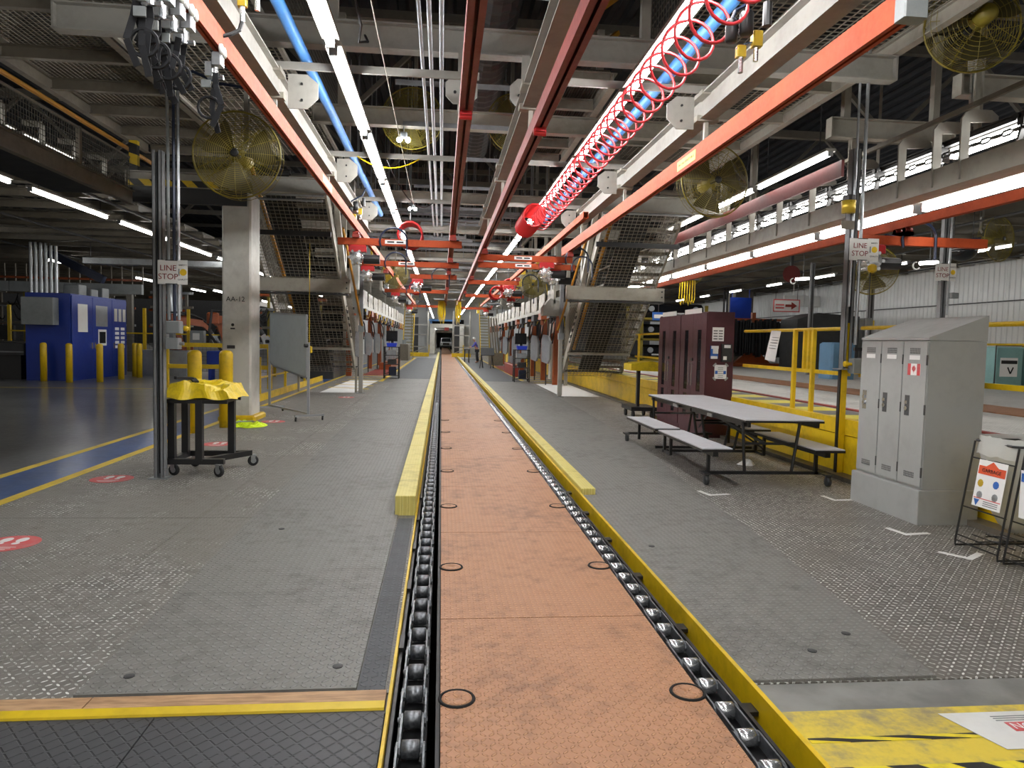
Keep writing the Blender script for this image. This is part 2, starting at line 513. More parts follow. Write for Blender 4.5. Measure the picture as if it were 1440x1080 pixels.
class T:
    """a thing: parts collected in world coordinates, then an Empty at its base"""
    def __init__(s, name, label=None, cat=None, group=None, kind=None):
        s.a = (name, label, cat, group, kind); s.p = []
    def add(s, name, mb, mat, sub=None, label=None, kind=None):
        s.p.append(dict(name=name, mb=mb, mat=M[mat] if isinstance(mat, str) else mat, sub=sub, label=label, kind=kind))
        return len(s.p)-1
    def inst(s, name, me, loc, rot=(0,0,0), sub=None, kind=None):
        s.p.append(dict(name=name, me=me, loc=Vector(loc), rot=rot, sub=sub, label=None, kind=kind))
        return len(s.p)-1
    def text(s, body, size, loc, rot, mat, sub=None, name='lettering', align='CENTER', ext=0.0008):
        s.p.append(dict(name=name, txt=body, size=size, loc=Vector(loc), rot=rot, mat=M[mat], sub=sub, label=None, kind=None, al=align, ext=ext))
        return len(s.p)-1
    def done(s, base=None):
        name, label, cat, group, kind = s.a
        if base is None:
            vs = []
            for p in s.p:
                if 'mb' in p: vs += p['mb'].v
            if not vs: vs = [tuple(p['loc']) for p in s.p]
            base = base_of(vs)
        base = Vector(base)
        e = bpy.data.objects.new(name, None)
        e.empty_display_size = 0.2
        COL.objects.link(e)
        e.location = base
        props(e, label, cat, group, kind)
        obs = []
        for p in s.p:
            par = e if p['sub'] is None else obs[p['sub']]
            pl = Vector((0,0,0))
            if p['sub'] is not None:
                q = s.p[p['sub']]
                pl = q['loc']-base if 'loc' in q else Vector((0,0,0))
            if 'mb' in p:
                o = bpy.data.objects.new(p['name'], p['mb'].mesh(p['name'], p['mat'], base+pl))
            elif 'txt' in p:
                o = bpy.data.objects.new(p['name'], text_mesh(p))
                o.location = p['loc']-base-pl; o.rotation_euler = p['rot']
            else:
                o = bpy.data.objects.new(p['name'], p['me'])
                o.location = p['loc']-base-pl; o.rotation_euler = p['rot']
            COL.objects.link(o)
            o.parent = par
            if p['label']: o['label'] = p['label']
            if p['kind']: o['kind'] = p['kind']
            obs.append(o)
        s.obs = obs
        return e

def one(name, mb, mat, label=None, cat=None, group=None, kind=None):
    b = base_of(mb.v)
    o = bpy.data.objects.new(name, mb.mesh(name, M[mat] if isinstance(mat, str) else mat, b))
    o.location = b
    COL.objects.link(o)
    return props(o, label, cat, group, kind)

def struct(name, mb, mat): return one(name, mb, mat, kind='structure')

def dup(root, loc, rz=None, label=None):
    r = root.copy(); COL.objects.link(r); r.location = loc
    if rz is not None: r.rotation_euler = (0, 0, rz)
    if label: r['label'] = label
    for ch in list(root.children):
        c = ch.copy(); COL.objects.link(c); c.parent = r
        for g in list(ch.children):
            d = g.copy(); COL.objects.link(d); d.parent = c
    return r

def arc(c, r, a0, a1, n, ax='xz'):
    o = []
    for i in range(n+1):
        t = R(a0+(a1-a0)*i/n)
        u, v = r*math.cos(t), r*math.sin(t)
        d = {'xz': (u,0,v), 'yz': (0,u,v), 'xy': (u,v,0)}[ax]
        o.append((c[0]+d[0], c[1]+d[1], c[2]+d[2]))
    return o

def sag(p, q, d, n=10):
    p = Vector(p); q = Vector(q)
    return [p.lerp(q, i/n)-Vector((0,0,d*4*(i/n)*(1-i/n))) for i in range(n+1)]
# ================================================================== the setting: ground
# base slab either side of the conveyor pit
f = T('floor', kind='structure')
f.add('slab', B(-45, -4.62, -8, 200, -0.3, 0.0), 'floorgloss')
f.add('slab', B(-4.62, -0.20, -8, 200, -0.3, -0.02), 'floorgrey')
f.add('slab', B(1.435, 4.87, -8, 200, -0.3, -0.02), 'floorgrey')
f.add('pit_bed', B(-0.20, 1.435, -8, 200, -0.5, -0.36), 'void')
f.add('pit_wall', B(-0.20, -0.185, -8, 200, -0.36, -0.02), 'black')
f.add('walkway_stripe', MB().prism([(-4.58,-8),(-3.98,-8),(-3.98,45),(-4.58,45)], 'z', 0.0, 0.003), 'bluestripe', label='blue painted walkway stripe')
f.add('slab', B(-4.62, -3.86, -8, 200, -0.02, 0.0), 'floorgloss')
f.add('yellow_line', B(-4.68, -4.57, -8, 45, 0.0, 0.004), 'yelline')
f.add('yellow_line', B(-3.98, -3.87, -8, 45, 0.0, 0.004), 'yelline')
f.add('yellow_line', MB().prism([(-16,20.2),(-6.2,20.9),(-6.2,20.98),(-16,20.28)], 'z', 0.0, 0.003), 'yelline')
# concrete strips of the foreground, behind and beside the mats
f.add('slab', B(-3.86, -0.20, 2.90, 3.055, -0.02, -0.004), 'floorgrey')
f.add('slab', B(1.435, 4.87, 2.80, 3.05, -0.02, -0.004), 'floorgrey')
for i in range(7):
    f.add('yellow_line', MB().prism([(-3.5,22.5+i*1.5),(-2.2,21.9+i*1.5),(-2.2,22.1+i*1.5),(-3.5,22.7+i*1.5)], 'z', 0.0, 0.004), 'yelline')
    f.add('yellow_line', MB().prism([(3.5,26.5+i*1.5),(4.8,27.1+i*1.5),(4.8,27.3+i*1.5),(3.5,26.7+i*1.5)], 'z', 0.0, 0.004), 'yelline')
f.add('red_patch', B(-3.3,-2.3,30.2,36,0.0,0.004), 'redrail')
f.add('red_patch', B(3.2,3.9,36.5,44,0.0,0.004), 'redrail')
f.add('yellow_line', B(-2.25,-2.1,26,60,0.0,0.004), 'yelline')
f.add('yellow_line', B(3.15,3.3,28,60,0.0,0.004), 'yelline')
# chequer floor plates, left of the line
g = 0.006
def plates(x0, x1, rows, mat):
    for a, b in zip(rows, rows[1:]):
        f.add('floor_plate', B(x0+g/2, x1-g/2, a+g/2, b-g/2, -0.02, 0.0), mat)
plates(-3.86, -2.03, [3.06, 6.17, 9.4, 12.6, 15.8, 19.0, 24, 30], 'plate_l')
plates(-2.03, -0.20, [3.06, 6.17, 9.4, 12.6, 15.8, 19.0, 24, 30], 'plate_l')
plates(1.435, 2.98, [3.05, 6.1, 9.2, 12.3, 15.4, 18.5, 24, 30], 'plate_r')
plates(2.98, 4.87, [3.05, 6.1, 9.2, 12.3, 15.4, 18.5, 24, 30], 'plate_r')
f.add('floor_plate', B(-3.86, -0.20, 30, 200, -0.02, 0.0), 'plate_l')
f.add('floor_plate', B(1.435, 4.87, 30, 200, -0.02, 0.0), 'plate_r')
# foreground left: black ribbed rubber tiles; right: yellow painted slab
for i in range(6):
    for j in range(4):
        x1 = -0.21-i*0.92; y1 = 2.904-j*0.92
        f.add('rubber_tile', B(x1-0.914, x1, y1-0.914, y1, -0.02, 0.004), 'rubtile')
f.add('yellow_slab', B(1.435, 4.87, -8, 2.80, -0.02, 0.002), 'yellowfloor')
f.done((0, 0, 0))

w = T('step_edge', 'worn wooden strip with yellow nosing along the edge of the black ribbed tiles', 'edging')
for i in range(4):
    x1 = -0.215-i*1.22
    w.add('plank', B(x1-1.215, x1, 2.956, 3.052, -0.004, 0.02), 'wood')
w.add('yellow_nosing', MB().prism([(2.906,0.0045),(2.955,0.0045),(2.955,0.022),(2.91,0.014)], 'x', -5.1, -0.215), 'yelline')
w.done()
one('hazard_tape', B(1.47, 4.8, 2.56, 2.595, 0.0025, 0.004), 'hazardthin', 'thin black and yellow tape across the yellow slab, farther from the lens', 'tape')
one('hazard_tape', B(1.47, 4.8, 2.24, 2.40, 0.0025, 0.004), 'hazard', 'broad black and yellow striped tape at the near edge of the yellow slab', 'tape')
k = T('floor_sign', 'white floor sign with a red panel stuck on the yellow slab', 'sign')
k.add('sheet', MB().prism([(2.13,2.74),(3.1,2.74),(3.1,2.47),(2.22,2.47)], 'z', 0.0045, 0.0065), 'signwhite')
k.add('red_panel', B(2.362, 2.80, 2.588, 2.655, 0.007, 0.008), 'sticker')
k.text('NO', 0.062, (2.372, 2.6215, 0.0083), (0,0,0), 'paper', align='LEFT')
for j in range(3):
    k.add('print_line', B(2.34, 2.95, 2.668+j*0.016, 2.673+j*0.016, 0.007, 0.008), 'greybox')
k.done()

# tread mats
one('tread_mat', MB().prism([(-1.53,3.09),(-0.35,3.09),(-0.355,6.2),(-0.395,6.22),(-0.395,28),(-1.72,28),(-1.66,12)], 'z', 0.0, 0.013), 'mat', 'grey tread mat running along the left side of the conveyor', 'mat')
one('tread_mat', MB().prism([(1.45,3.06),(2.36,3.06),(2.62,5.6),(2.68,7),(3.02,10),(3.25,16),(3.3,27),(1.6,27),(1.6,7.03),(1.45,7.0)], 'z', 0.0005, 0.013), 'mat', 'grey tread mat running along the right side of the conveyor', 'mat')
one('tread_mat', B(-2.0, -0.42, 28.05, 60, 0.0, 0.014), 'mat_dk', 'dark charcoal mat at the far left beyond the black tool rack', 'mat')
one('tread_mat', B(1.62, 3.1, 27.05, 60, 0.0, 0.014), 'mat_dk', 'dark charcoal mat at the far right beyond the black tool rack', 'mat')
one('mat_seam_strip', B(-0.345, -0.225, 3.07, 6.1, 0.0, 0.008), 'mat_dk', 'narrow dark tread strip between left mat and chain', 'mat')
bolt = MB().lathe([(0.024,0),(0.024,0.004),(0.012,0.006),(0.0,0.006)], (0,0,0), 10).mesh('mat_bolt', M['dark'])
for x, y, l in ((-1.37,3.25,'nearest left corner of the left tread mat'), (-0.46,3.3,'nearest right corner of the left tread mat'), (-1.25,5.75,'left edge of the left tread mat, farther back'),
             (1.62,5.2,'left half of the right tread mat'), (2.2,3.55,'right half of the right mat near its front edge'), (1.9,3.35,'middle of the right tread mat near the stain')):
    o = bpy.data.objects.new('mat_bolt', bolt); COL.objects.link(o); o.location = (x, y, 0.013)
    props(o, 'dark bolt in the '+l, 'bolt', 'mat bolts')

# round red floor stickers with two footprints
def floor_sticker(x, y, lab, a=0.0):
    t = T('floor_sticker', lab, 'sticker', 'red footprint floor stickers')
    t.add('disc', MB().lathe([(0.21,0.0005),(0.21,0.0025),(0,0.0025)], (x,y,0), 28), 'sticker')
    for s in (-1, 1):
        m = MB()
        for cy, rx, ry in ((0.06,0.038,0.062),(-0.03,0.027,0.03)):
            m.add([(x+s*0.055+rx*math.cos(2*math.pi*i/14), y+0.03+cy+ry*math.sin(2*math.pi*i/14), 0.0032) for i in range(14)], [tuple(range(14))])
        t.add('footprint', m, 'paper')
    for j in range(3):
        t.add('print_line', B(x-0.11+0.02*j, x+0.11-0.02*j, y-0.10-0.03*j, y-0.09-0.03*j, 0.0028, 0.0034), 'paper')
    t.done((x, y, 0))
floor_sticker(-3.12, 5.42, 'red round footprint sticker nearest the lens at the left frame edge')
floor_sticker(-3.46, 7.84, 'red round footprint sticker beside the foot of the left line stop post')
floor_sticker(-3.14, 10.4, 'red round footprint sticker behind the yellow topped cart')
floor_sticker(-3.02, 13.2, 'red round footprint sticker between the column and the whiteboard')
floor_sticker(-2.45, 18.8, 'small distant red round sticker before the left grey pole')
one('paint_patch', MB().prism([(-3.4,20.4),(-2.45,20.4),(-2.3,26.4),(-3.3,26.4)], 'z', 0.0, 0.003), 'paper', 'white painted patch on the floor behind the left grey pole', 'paint patch')
one('paint_patch', MB().prism([(3.45,20.2),(4.6,20.2),(4.7,26.0),(3.5,26.0)], 'z', 0.0, 0.003), 'paper', 'white painted patch on the floor behind the right grey pole', 'paint patch')
for x, y, r, l in ((2.88,7.15,0.2,'before the left castor of the cafeteria table'), (4.0,5.62,0.15,'at the near corner of the grey lockers'), (4.0,4.98,0.6,'under the front of the waste bag rack'), (4.12,6.9,0.1,'at the far corner of the grey lockers')):
    o = one('tape_mark', MB().prism([(-0.12,-0.1),(0.14,-0.1),(0.14,-0.05),(-0.07,-0.05),(-0.07,0.14),(-0.12,0.14)], 'z', 0, 0.0015).move(Matrix.Translation((x,y,0.0005)) @ Matrix.Rotation(r,4,'Z')), 'paper', 'white corner tape mark '+l, 'tape mark', 'white corner tape marks')

# ------------------------------------------------------------------ the conveyor
d = T('conveyor_deck', 'long orange chequer plate deck down the middle of the line', 'walkway')
pm = MB().box(0.02, 1.18, 0.004, 1.786, -0.03, 0.0).add([], []).mesh('deck_plate', M['deck_o'])
y0 = 0.30
for i in range(14):
    d.inst('deck_plate', pm, (0, y0+i*1.79, 0))
d.add('deck_run', B(0.02, 1.18, y0+14*1.79, 190, -0.03, 0.0), 'deck_o')
d.add('deck_frame', MB().box(0.03, 0.06, 0.3, 190, -0.36, -0.03).box(1.14, 1.17, 0.3, 190, -0.36, -0.03), 'black')
cm = MB().lathe([(0.066,0.0),(0.066,0.006),(0.05,0.007),(0.018,0.007),(0.014,0.003),(0,0.003)], (0,0,0), 20).smooth().mesh('access_cap', M['deck_o'])
rm = MB().ring((0,0,0.001), 0.074, 0.008, 24).mesh('cap_ring', M['void'])
for i in range(7):
    for x in (0.09, 1.12):
        d.inst('access_cap', cm, (x, 2.99+i*1.79, 0.0))
        d.inst('cap_ring', rm, (x, 2.99+i*1.79, 0.0))
d.done((0.6, 0.3, -0.36))

# chains: side plates and rollers link by link near the lens, one joined run beyond
PITCH = 0.216
def link_mesh(wide):
    m = MB()
    for s in (-1, 1):
        x = s*(0.052 if wide else 0.043)
        prof = []
        for c, a0, a1 in ((PITCH*0.5, -90, 90), (-PITCH*0.5, 90, 270)):
            for i in range(5):
                t = R(a0+(a1-a0)*i/4)
                prof.append((c*1.02+0.026*math.cos(t), 0.028*math.sin(t)))
        m.prism(prof, 'x', x-0.004, x+0.004)
    for yy in (-PITCH/2, PITCH/2):
        m.cyl((-0.062,yy,0), (0.062,yy,0), 0.012, 8)
    return m.mesh('chain_link', M['chain'])
LINK = (link_mesh(True), link_mesh(False))
rol = MB()
rol.lathe([(0.030,-0.036),(0.036,-0.033),(0.036,0.033),(0.030,0.036)], (0,0,0), 14, 'x').smooth()
ROLM = {'l': rol.mesh('roller', M['chain']), 'r': rol.mesh('roller', M['roller'])}
def chain(xc, side, label):
    t = T('conveyor_chain', label, 'chain')
    z = -0.035
    n = 75
    ys = 1.6
    for i in range(n):
        t.inst('chain_link', LINK[i % 2], (xc, ys+i*PITCH+PITCH/2, z))
        t.inst('roller', ROLM[side], (xc, ys+i*PITCH, z))
    m = MB()
    for i in range(n, 330):
        y = ys+i*PITCH
        o = 0.052 if i % 2 else 0.043
        for s in (-1, 1):
            m.box(xc+s*o-0.004, xc+s*o+0.004, y-0.02, y+PITCH+0.02, z-0.026, z+0.026)
    t.add('chain_run', m, 'chain', kind='stuff')
    m2 = MB()
    for i in range(n, 330):
        y = ys+i*PITCH
        m2.box(xc-0.036, xc+0.036, y-0.03, y+0.03, z-0.03, z+0.034)
    t.add('roller_run', m2, 'chain' if side == 'l' else 'roller', kind='stuff')
    t.add('chain_track', MB().box(xc-0.06, xc+0.06, 1.2, 190, -0.36, -0.075), 'black')
    t.done((xc, 1.6, -0.36))
chain(-0.095, 'l', 'dark steel roller chain in the slot left of the orange deck')
chain(1.255, 'r', 'roller chain with bright rollers right of the orange deck')
q = T('chain_guard', 'thin yellow edge angle with black wear bars left of the chain', 'guard rail')
q.add('edge_angle', MB().box(-0.203, -0.19, 1.0, 190, -0.02, 0.026), 'yellow')
q.add('wear_bar', MB().box(-0.186, -0.170, 1.0, 190, -0.36, -0.012), 'black')
q.add('wear_bar', MB().box(0.0, 0.016, 1.0, 190, -0.36, -0.022), 'black')
for i in range(5):
    q.add('bracket', B(-0.19, -0.165, 3.5+i*0.85, 3.66+i*0.85, -0.05, 0.008), 'black')
q.done()
q = T('chain_guard', 'tall yellow guard plate along the right side of the bright chain', 'guard rail')
q.add('guard_plate', MB().box(1.412, 1.434, 1.0, 190, -0.16, 0.032), 'yellow')
q.add('wear_bar', MB().box(1.335, 1.352, 1.0, 190, -0.36, -0.03), 'black')
for i in range(6):
    q.add('bracket', B(1.352, 1.412, 2.9+i*0.9, 2.98+i*0.9, -0.07, -0.05), 'black')
q.done()
kk = T('kerb', 'long raised yellow kerb on the left edge of the chain slot', 'kerb')
for i in range(12):
    kk.add('kerb_block', MB().cbox(-0.385, -0.205, 6.23+i*3.0, 6.226+(i+1)*3.0, 0.0, 0.175, 0.006), 'kerb')
kk.add('kerb_run', B(-0.385, -0.205, 42.23, 80, 0, 0.175), 'kerb')
kk.done()
kk = T('kerb', 'low yellow kerb on the right edge of the chain slot', 'kerb')
for i in range(12):
    kk.add('kerb_block', MB().cbox(1.437, 1.585, 7.03+i*3.0, 7.026+(i+1)*3.0, 0.0, 0.075, 0.005), 'kerb')
kk.add('kerb_run', B(1.437, 1.585, 43.03, 80, 0, 0.075), 'kerb')
kk.done()

# ------------------------------------------------------------------ raised bay on the right, walls, roofs
p = T('wall_platform', kind='structure')
for i in range(14):
    a, b = 3.1+i*2.9, 3.1+(i+1)*2.9
    p.add('wall_panel', B(4.88, 4.95, a+0.004, b-0.004, -0.02, 0.50), 'yellow')
    p.add('cap_panel', B(4.87, 4.96, a+0.002, b-0.002, 0.512, 0.70), 'yellow')
    p.add('toe_channel', B(4.70, 4.875, a, b-0.01, 0.0, 0.05), 'tan')
p.add('wall_panel', B(4.88, 4.95, -8, 3.1, -0.02, 0.70), 'yellow')
p.add('wall_panel', B(4.88, 4.95, 43.7, 120, -0.02, 0.70), 'yellow')
p.done()
p = T('floor', kind='structure')
p.add('raised_slab', B(4.96, 16.2, -8, 120, 0.4, 0.68), 'floorgrey')
for i in range(26):
    p.add('edge_plate', B(4.97, 5.55, 3.0+i*1.15, 4.14+i*1.15, 0.68, 0.7), 'hazedge')
p.add('red_line', B(5.75, 5.85, -8, 60, 0.68, 0.698), 'redrail')
for i in range(16):
    for a, b in ((5.87, 7.65), (8.85, 10.8), (10.81, 13.4), (13.41, 16.1)):
        p.add('floor_plate', B(a, b, 2.0+i*2.9, 4.89+i*2.9, 0.68, 0.7), 'plate_up')
for i in range(22):
    p.add('deck_plate', B(7.75, 8.75, 3.0+i*1.8, 4.79+i*1.8, 0.68, 0.705), 'deck_o')
p.add('slot', B(7.66, 7.75, 2, 60, 0.681, 0.69), 'void')
p.add('slot', B(8.75, 8.84, 2, 60, 0.681, 0.69), 'void')
p.done()
# ribbed white sheet wall
pan = MB()
pan.box(0, 0.06, 0.004, 0.996, 0, 2.31)
for i in range(5):
    pan.prism([(0.05+0.2*i, -0.0),(0.08+0.2*i, -0.025),(0.12+0.2*i, -0.025),(0.15+0.2*i, 0.0)], 'z', 0.0, 2.31) if False else None
    y = 0.1+0.2*i
    pan.add([(0,y-0.04,0),(-0.022,y-0.02,0),(-0.022,y+0.02,0),(0,y+0.04,0),(0,y-0.04,2.31),(-0.022,y-0.02,2.31),(-0.022,y+0.02,2.31),(0,y+0.04,2.31)],
            [(0,1,5,4),(1,2,6,5),(2,3,7,6),(0,3,2,1),(4,5,6,7)])
lo = pan.mesh('wall_panel', M['wallw'])
pan2 = MB(); pan2.v = [(a, b, c*0.55) for a, b, c in pan.v]; pan2.f = pan.f
hi = pan2.mesh('wall_panel', M['wallw'])
wr = T('wall_right', kind='structure')
for i in range(46):
    wr.inst('wall_panel', lo, (16.1, 8+i, 0.7))
    wr.inst('wall_panel', hi, (16.1, 8+i, 3.03))
wr.add('joint_rail', B(16.04, 16.16, 8, 54, 3.0, 3.03), 'dark')
wr.add('wall_top', B(16.05, 16.2, 8, 54, 4.30, 4.7), 'tan')
wr.done((16.1, 31, 0.7))
cl = T('ceiling_right', kind='structure')
for i in range(19):
    y = 9.0+i*2.4
    m = MB()
    for j in range(12):                      # corrugations
        yy = y+j*0.2
        m.add([(8.7,yy,4.42),(8.7,yy+0.1,4.36),(8.7,yy+0.2,4.42),(16.1,yy,4.42),(16.1,yy+0.1,4.36),(16.1,yy+0.2,4.42)], [(0,1,4,3),(1,2,5,4)])
    m.box(8.7, 16.1, y, y+2.398, 4.44, 4.46)
    cl.add('deck_sheet', m, 'deck')
for i in range(19):
    cl.add('joist', MB().ibeam((8.7, 9.0+i*2.4, 4.27), (16.1, 9.0+i*2.4, 4.27), 0.1, 0.18, 0.012), 'tan')
for j in range(5):
    cl.add('conduit', MB().cyl((9.0+j*1.6, 9, 4.14), (9.0+j*1.6, 54, 4.14), 0.028, 6), 'dark')
cl.done()
cl = T('ceiling_left', kind='structure')
for i in range(34):
    y = 11.0+i*1.45
    cl.add('deck_sheet', B(-32, -6.8, y, y+1.05, 4.42, 4.46), 'deck')
    cl.add('joist', MB().ibeam((-32, y+0.05, 4.34), (-6.8, y+0.05, 4.34), 0.1, 0.14, 0.012), 'tan')
    m = MB()
    for j in range(42):
        m.bar((-32+j*0.6, y+1.05, 4.44), (-32+j*0.6, y+1.45, 4.44), 0.18, 0.02)
    cl.add('grating', m, 'wiredk', kind='stuff')
for j in range(3):
    cl.add('conduit', MB().cyl((-6.9-j*3.2, 11, 4.24), (-6.9-j*3.2, 60, 4.24), 0.03, 6), 'dark')
cl.done()
# main roof: dark ribbed sheet on joists
cl = T('ceiling', kind='structure')
m = MB()
for i in range(150):
    x = -34+i*0.4
    m.add([(x,-8,8.6),(x+0.14,-8,8.6),(x+0.2,-8,8.5),(x+0.34,-8,8.5),(x+0.4,-8,8.6),(x,200,8.6),(x+0.14,200,8.6),(x+0.2,200,8.5),(x+0.34,200,8.5),(x+0.4,200,8.6)],
          [(0,1,6,5),(1,2,7,6),(2,3,8,7),(3,4,9,8)])
cl.add('roof_sheet', m, 'deckdk')
cl.done()
for n_, bx in (('wall_left', (-45.2,-45,-8,200,0,9)), ('wall_back', (-45,30,199.8,200,0,9)), ('wall_east', (26,26.2,-8,200,0,9))):
    struct(n_, B(*bx), 'deckdk')
# roof trusses across the hall
for i, y in enumerate((9.5, 15.5, 22, 29, 37, 46)):
    t = T('roof_truss', 'grey roof truss across the hall, number %s from the lens' % ('one','two','three','four','five','six')[i], 'truss', 'roof trusses')
    t.add('bottom_chord', MB().bar((-24,y,6.3), (24,y,6.3), 0.14, 0.16), 'truss')
    t.add('top_chord', MB().bar((-24,y,8.3), (24,y,8.3), 0.16, 0.18), 'truss')
    for j in range(24):
        xa = -24+j*2
        t.add('web_bar', MB().bar((xa,y,6.3 if j%2 else 8.3), (xa+2,y,8.3 if j%2 else 6.3), 0.09, 0.09), 'truss')
    t.done()
# ================================================================== things standing near the lens
PX90 = (R(90), 0, 0)              # lettering facing the lens (-Y)
# ---- line stop posts
def line_stop(x, y, z0, h, sz, label, slab, sgroup='line stop posts'):
    t = T('line_stop_post', label, 'post', sgroup)
    zt = z0+h
    # slotted strut: back web and two sides with lips
    s = 0.05
    m = MB().box(x-s, x+s, y+s-0.006, y+s, z0, zt).box(x-s, x-s+0.006, y-s, y+s, z0, zt).box(x+s-0.006, x+s, y-s, y+s, z0, zt)
    m.box(x-s, x-0.018, y-s, y-s+0.006, z0, zt).box(x+0.018, x+s, y-s, y-s+0.006, z0, zt)
    t.add('strut', m, 'strut')
    t.add('slot', B(x-0.018, x+0.018, y+0.01, y+0.03, z0+0.05, zt), 'black')
    t.add('foot_bracket', MB().box(x-0.1, x+0.1, y-0.09, y+0.09, z0, z0+0.012).box(x+0.05, x+0.062, y-0.05, y+0.05, z0, z0+0.1), 'galv')
    return t
zs = 0
t = line_stop(-2.985, 7.9, 0.0, 3.46, 0, 'grey slotted post of the left line stop sign beside the yellow topped cart', '')
t.add('conduit', MB().tube([(-2.90,7.93,1.7),(-2.90,7.93,3.45),(-2.91,7.93,5.4)], 0.017, 8), 'greybox')
t.add('conduit', MB().tube([(-2.80,7.94,1.7),(-2.80,7.94,4.15),(-2.86,7.93,4.3),(-3.05,7.9,4.65),(-3.1,7.9,5.2)], 0.017, 8), 'galv')
t.add('cable', MB().tube([(-2.83,7.9,1.6),(-2.83,7.9,4.1),(-2.79,7.86,4.22),(-2.6,7.8,4.26),(-2.3,7.7,4.12),(-1.95,7.6,4.05),(-1.7,7.5,4.12)], 0.016, 6), 'cablblue')
b = t.add('switch_box', MB().cbox(-2.90, -2.76, 7.83, 7.95, 1.56, 1.69, 0.008), 'greybox')
t.add('yellow_button', MB().lathe([(0.028,0),(0.03,0.02),(0.02,0.04),(0,0.045)], (-2.72,7.86,1.61), 12, 'x').smooth(), 'yellow', b)
b = t.add('junction_box', MB().cbox(-2.905, -2.775, 7.83, 7.95, 1.39, 1.51, 0.008), 'greybox')
t.add('gland', MB().cyl((-2.775,7.88,1.45), (-2.73,7.88,1.45), 0.02, 10), 'galv', b)
t.done((-2.985, 7.9, 0))
def line_sign(x, y, z, w, h, label):
    """white LINE STOP sheet with a second sheet behind showing a yellow button"""
    t = T('line_stop_sign', label, 'sign', 'line stop signs')
    t.add('side_sheet', MB().cbox(x+w*0.32, x+w*1.0, y+0.004, y+0.008, z-h*0.5, z+h*0.5, 0.001), 'signwhite')
    a = t.add('sheet', MB().cbox(x-w*0.5, x+w*0.5, y-0.004, y, z-h*0.5, z+h*0.48, 0.001), 'signwhite')
    t.text('LINE', h*0.33, (x+w*0.03, y-0.006, z+h*0.15), PX90, 'inkred', a)
    t.text('STOP', h*0.33, (x+w*0.03, y-0.006, z-h*0.2), PX90, 'inkred', a)
    t.text('SAFETY', h*0.095, (x+w*0.76, y+0.0015, z+h*0.29), PX90, 'ink')
    t.text('QUALITY', h*0.095, (x+w*0.76, y+0.0015, z-h*0.30), PX90, 'ink')
    t.add('yellow_button_print', MB().lathe([(h*0.14,0),(0,-0.001)], (x+w*0.78,y+0.003,z), 16, 'y'), 'yellow')
    t.add('grey_bar_print', B(x+w*0.53, x+w*0.6, y+0.0025, y+0.0035, z-h*0.14, z+h*0.14), 'greybox')
    t.add('tie', MB().box(x-0.02, x+0.1, y-0.008, y-0.004, z+h*0.46, z+h*0.49).box(x-0.02, x+0.1, y-0.008, y-0.004, z-h*0.5, z-h*0.47), 'ink')
    t.done()
line_sign(-2.875, 7.835, 2.20, 0.20, 0.255, 'LINE STOP sign on the grey post left of the aisle')

t = line_stop(4.83, 8.1, 1.30, 2.6, 0, 'grey slotted post of the line stop sign above the yellow wall', '')
t.add('yellow_post', MB().box(4.80, 4.87, 8.1, 8.17, 0.0, 1.86), 'yellow')
t.add('black_strip', B(4.785, 4.80, 8.11, 8.16, 0.02, 1.5), 'black')
t.add('conduit', MB().tube([(4.90,8.02,1.6),(4.90,8.02,5.2)], 0.02, 8), 'galv')
t.add('conduit', MB().tube([(4.80,8.02,2.05),(4.80,8.02,4.9)], 0.014, 8), 'galv')
b = t.add('switch_box', MB().cbox(4.84, 4.95, 7.93, 8.04, 1.26, 1.44, 0.008), 'greybox')
t.add('yellow_knob', MB().lathe([(0.02,-0.09),(0.035,-0.085),(0.035,-0.05),(0.018,-0.045),(0.018,0)], (4.84,7.98,1.37), 12, 'x'), 'yellow', b)
b = t.add('junction_box', MB().cbox(4.97, 5.07, 7.95, 8.08, 1.78, 1.92, 0.008), 'greybox')
b = t.add('beacon_base', MB().cyl((4.72,8.0,3.28),(4.72,8.0,3.34),0.07,12), 'black')
t.add('amber_lens', MB().lathe([(0.075,3.14),(0.08,3.28)], (4.72,8.0,0), 14).smooth(), 'brass', b)
t.add('tag_plate', B(4.64, 4.80, 7.99, 8.0, 2.95, 3.05), 'tan')
t.add('tag_wire', MB().tube([(4.69,8,3.05),(4.69,8,3.2)],0.004,4).tube([(4.76,8,3.05),(4.76,8,3.2)],0.004,4), 'black')
t.add('yellow_pull', MB().lathe([(0.02,2.45),(0.05,2.47),(0.05,2.53),(0.02,2.55)], (5.02,7.95,0), 12), 'yellow')
t.add('pull_cord', MB().tube([(5.0,7.95,2.46),(5.0,7.95,1.92)], 0.006, 5), 'black')
t.done((4.83, 8.1, 0))
line_sign(4.86, 7.97, 2.72, 0.245, 0.26, 'LINE STOP sign on the post directly above the yellow wall beside the lockers')
t = line_stop(9.0, 12.1, 0.70, 3.54, 0, 'distant grey post of the line stop sign in the raised bay', '')
t.add('conduit', MB().tube([(9.08,12.05,2.2),(9.08,12.05,4.24)], 0.02, 8), 'galv')
t.add('camera_box', MB().cbox(9.1, 9.25, 11.98, 12.1, 2.5, 2.6, 0.01), 'greybox')
t.done((9.0, 12.1, 0.7))
line_sign(8.93, 12.03, 2.965, 0.27, 0.32, 'smaller LINE STOP sign farther right before the white ribbed wall')

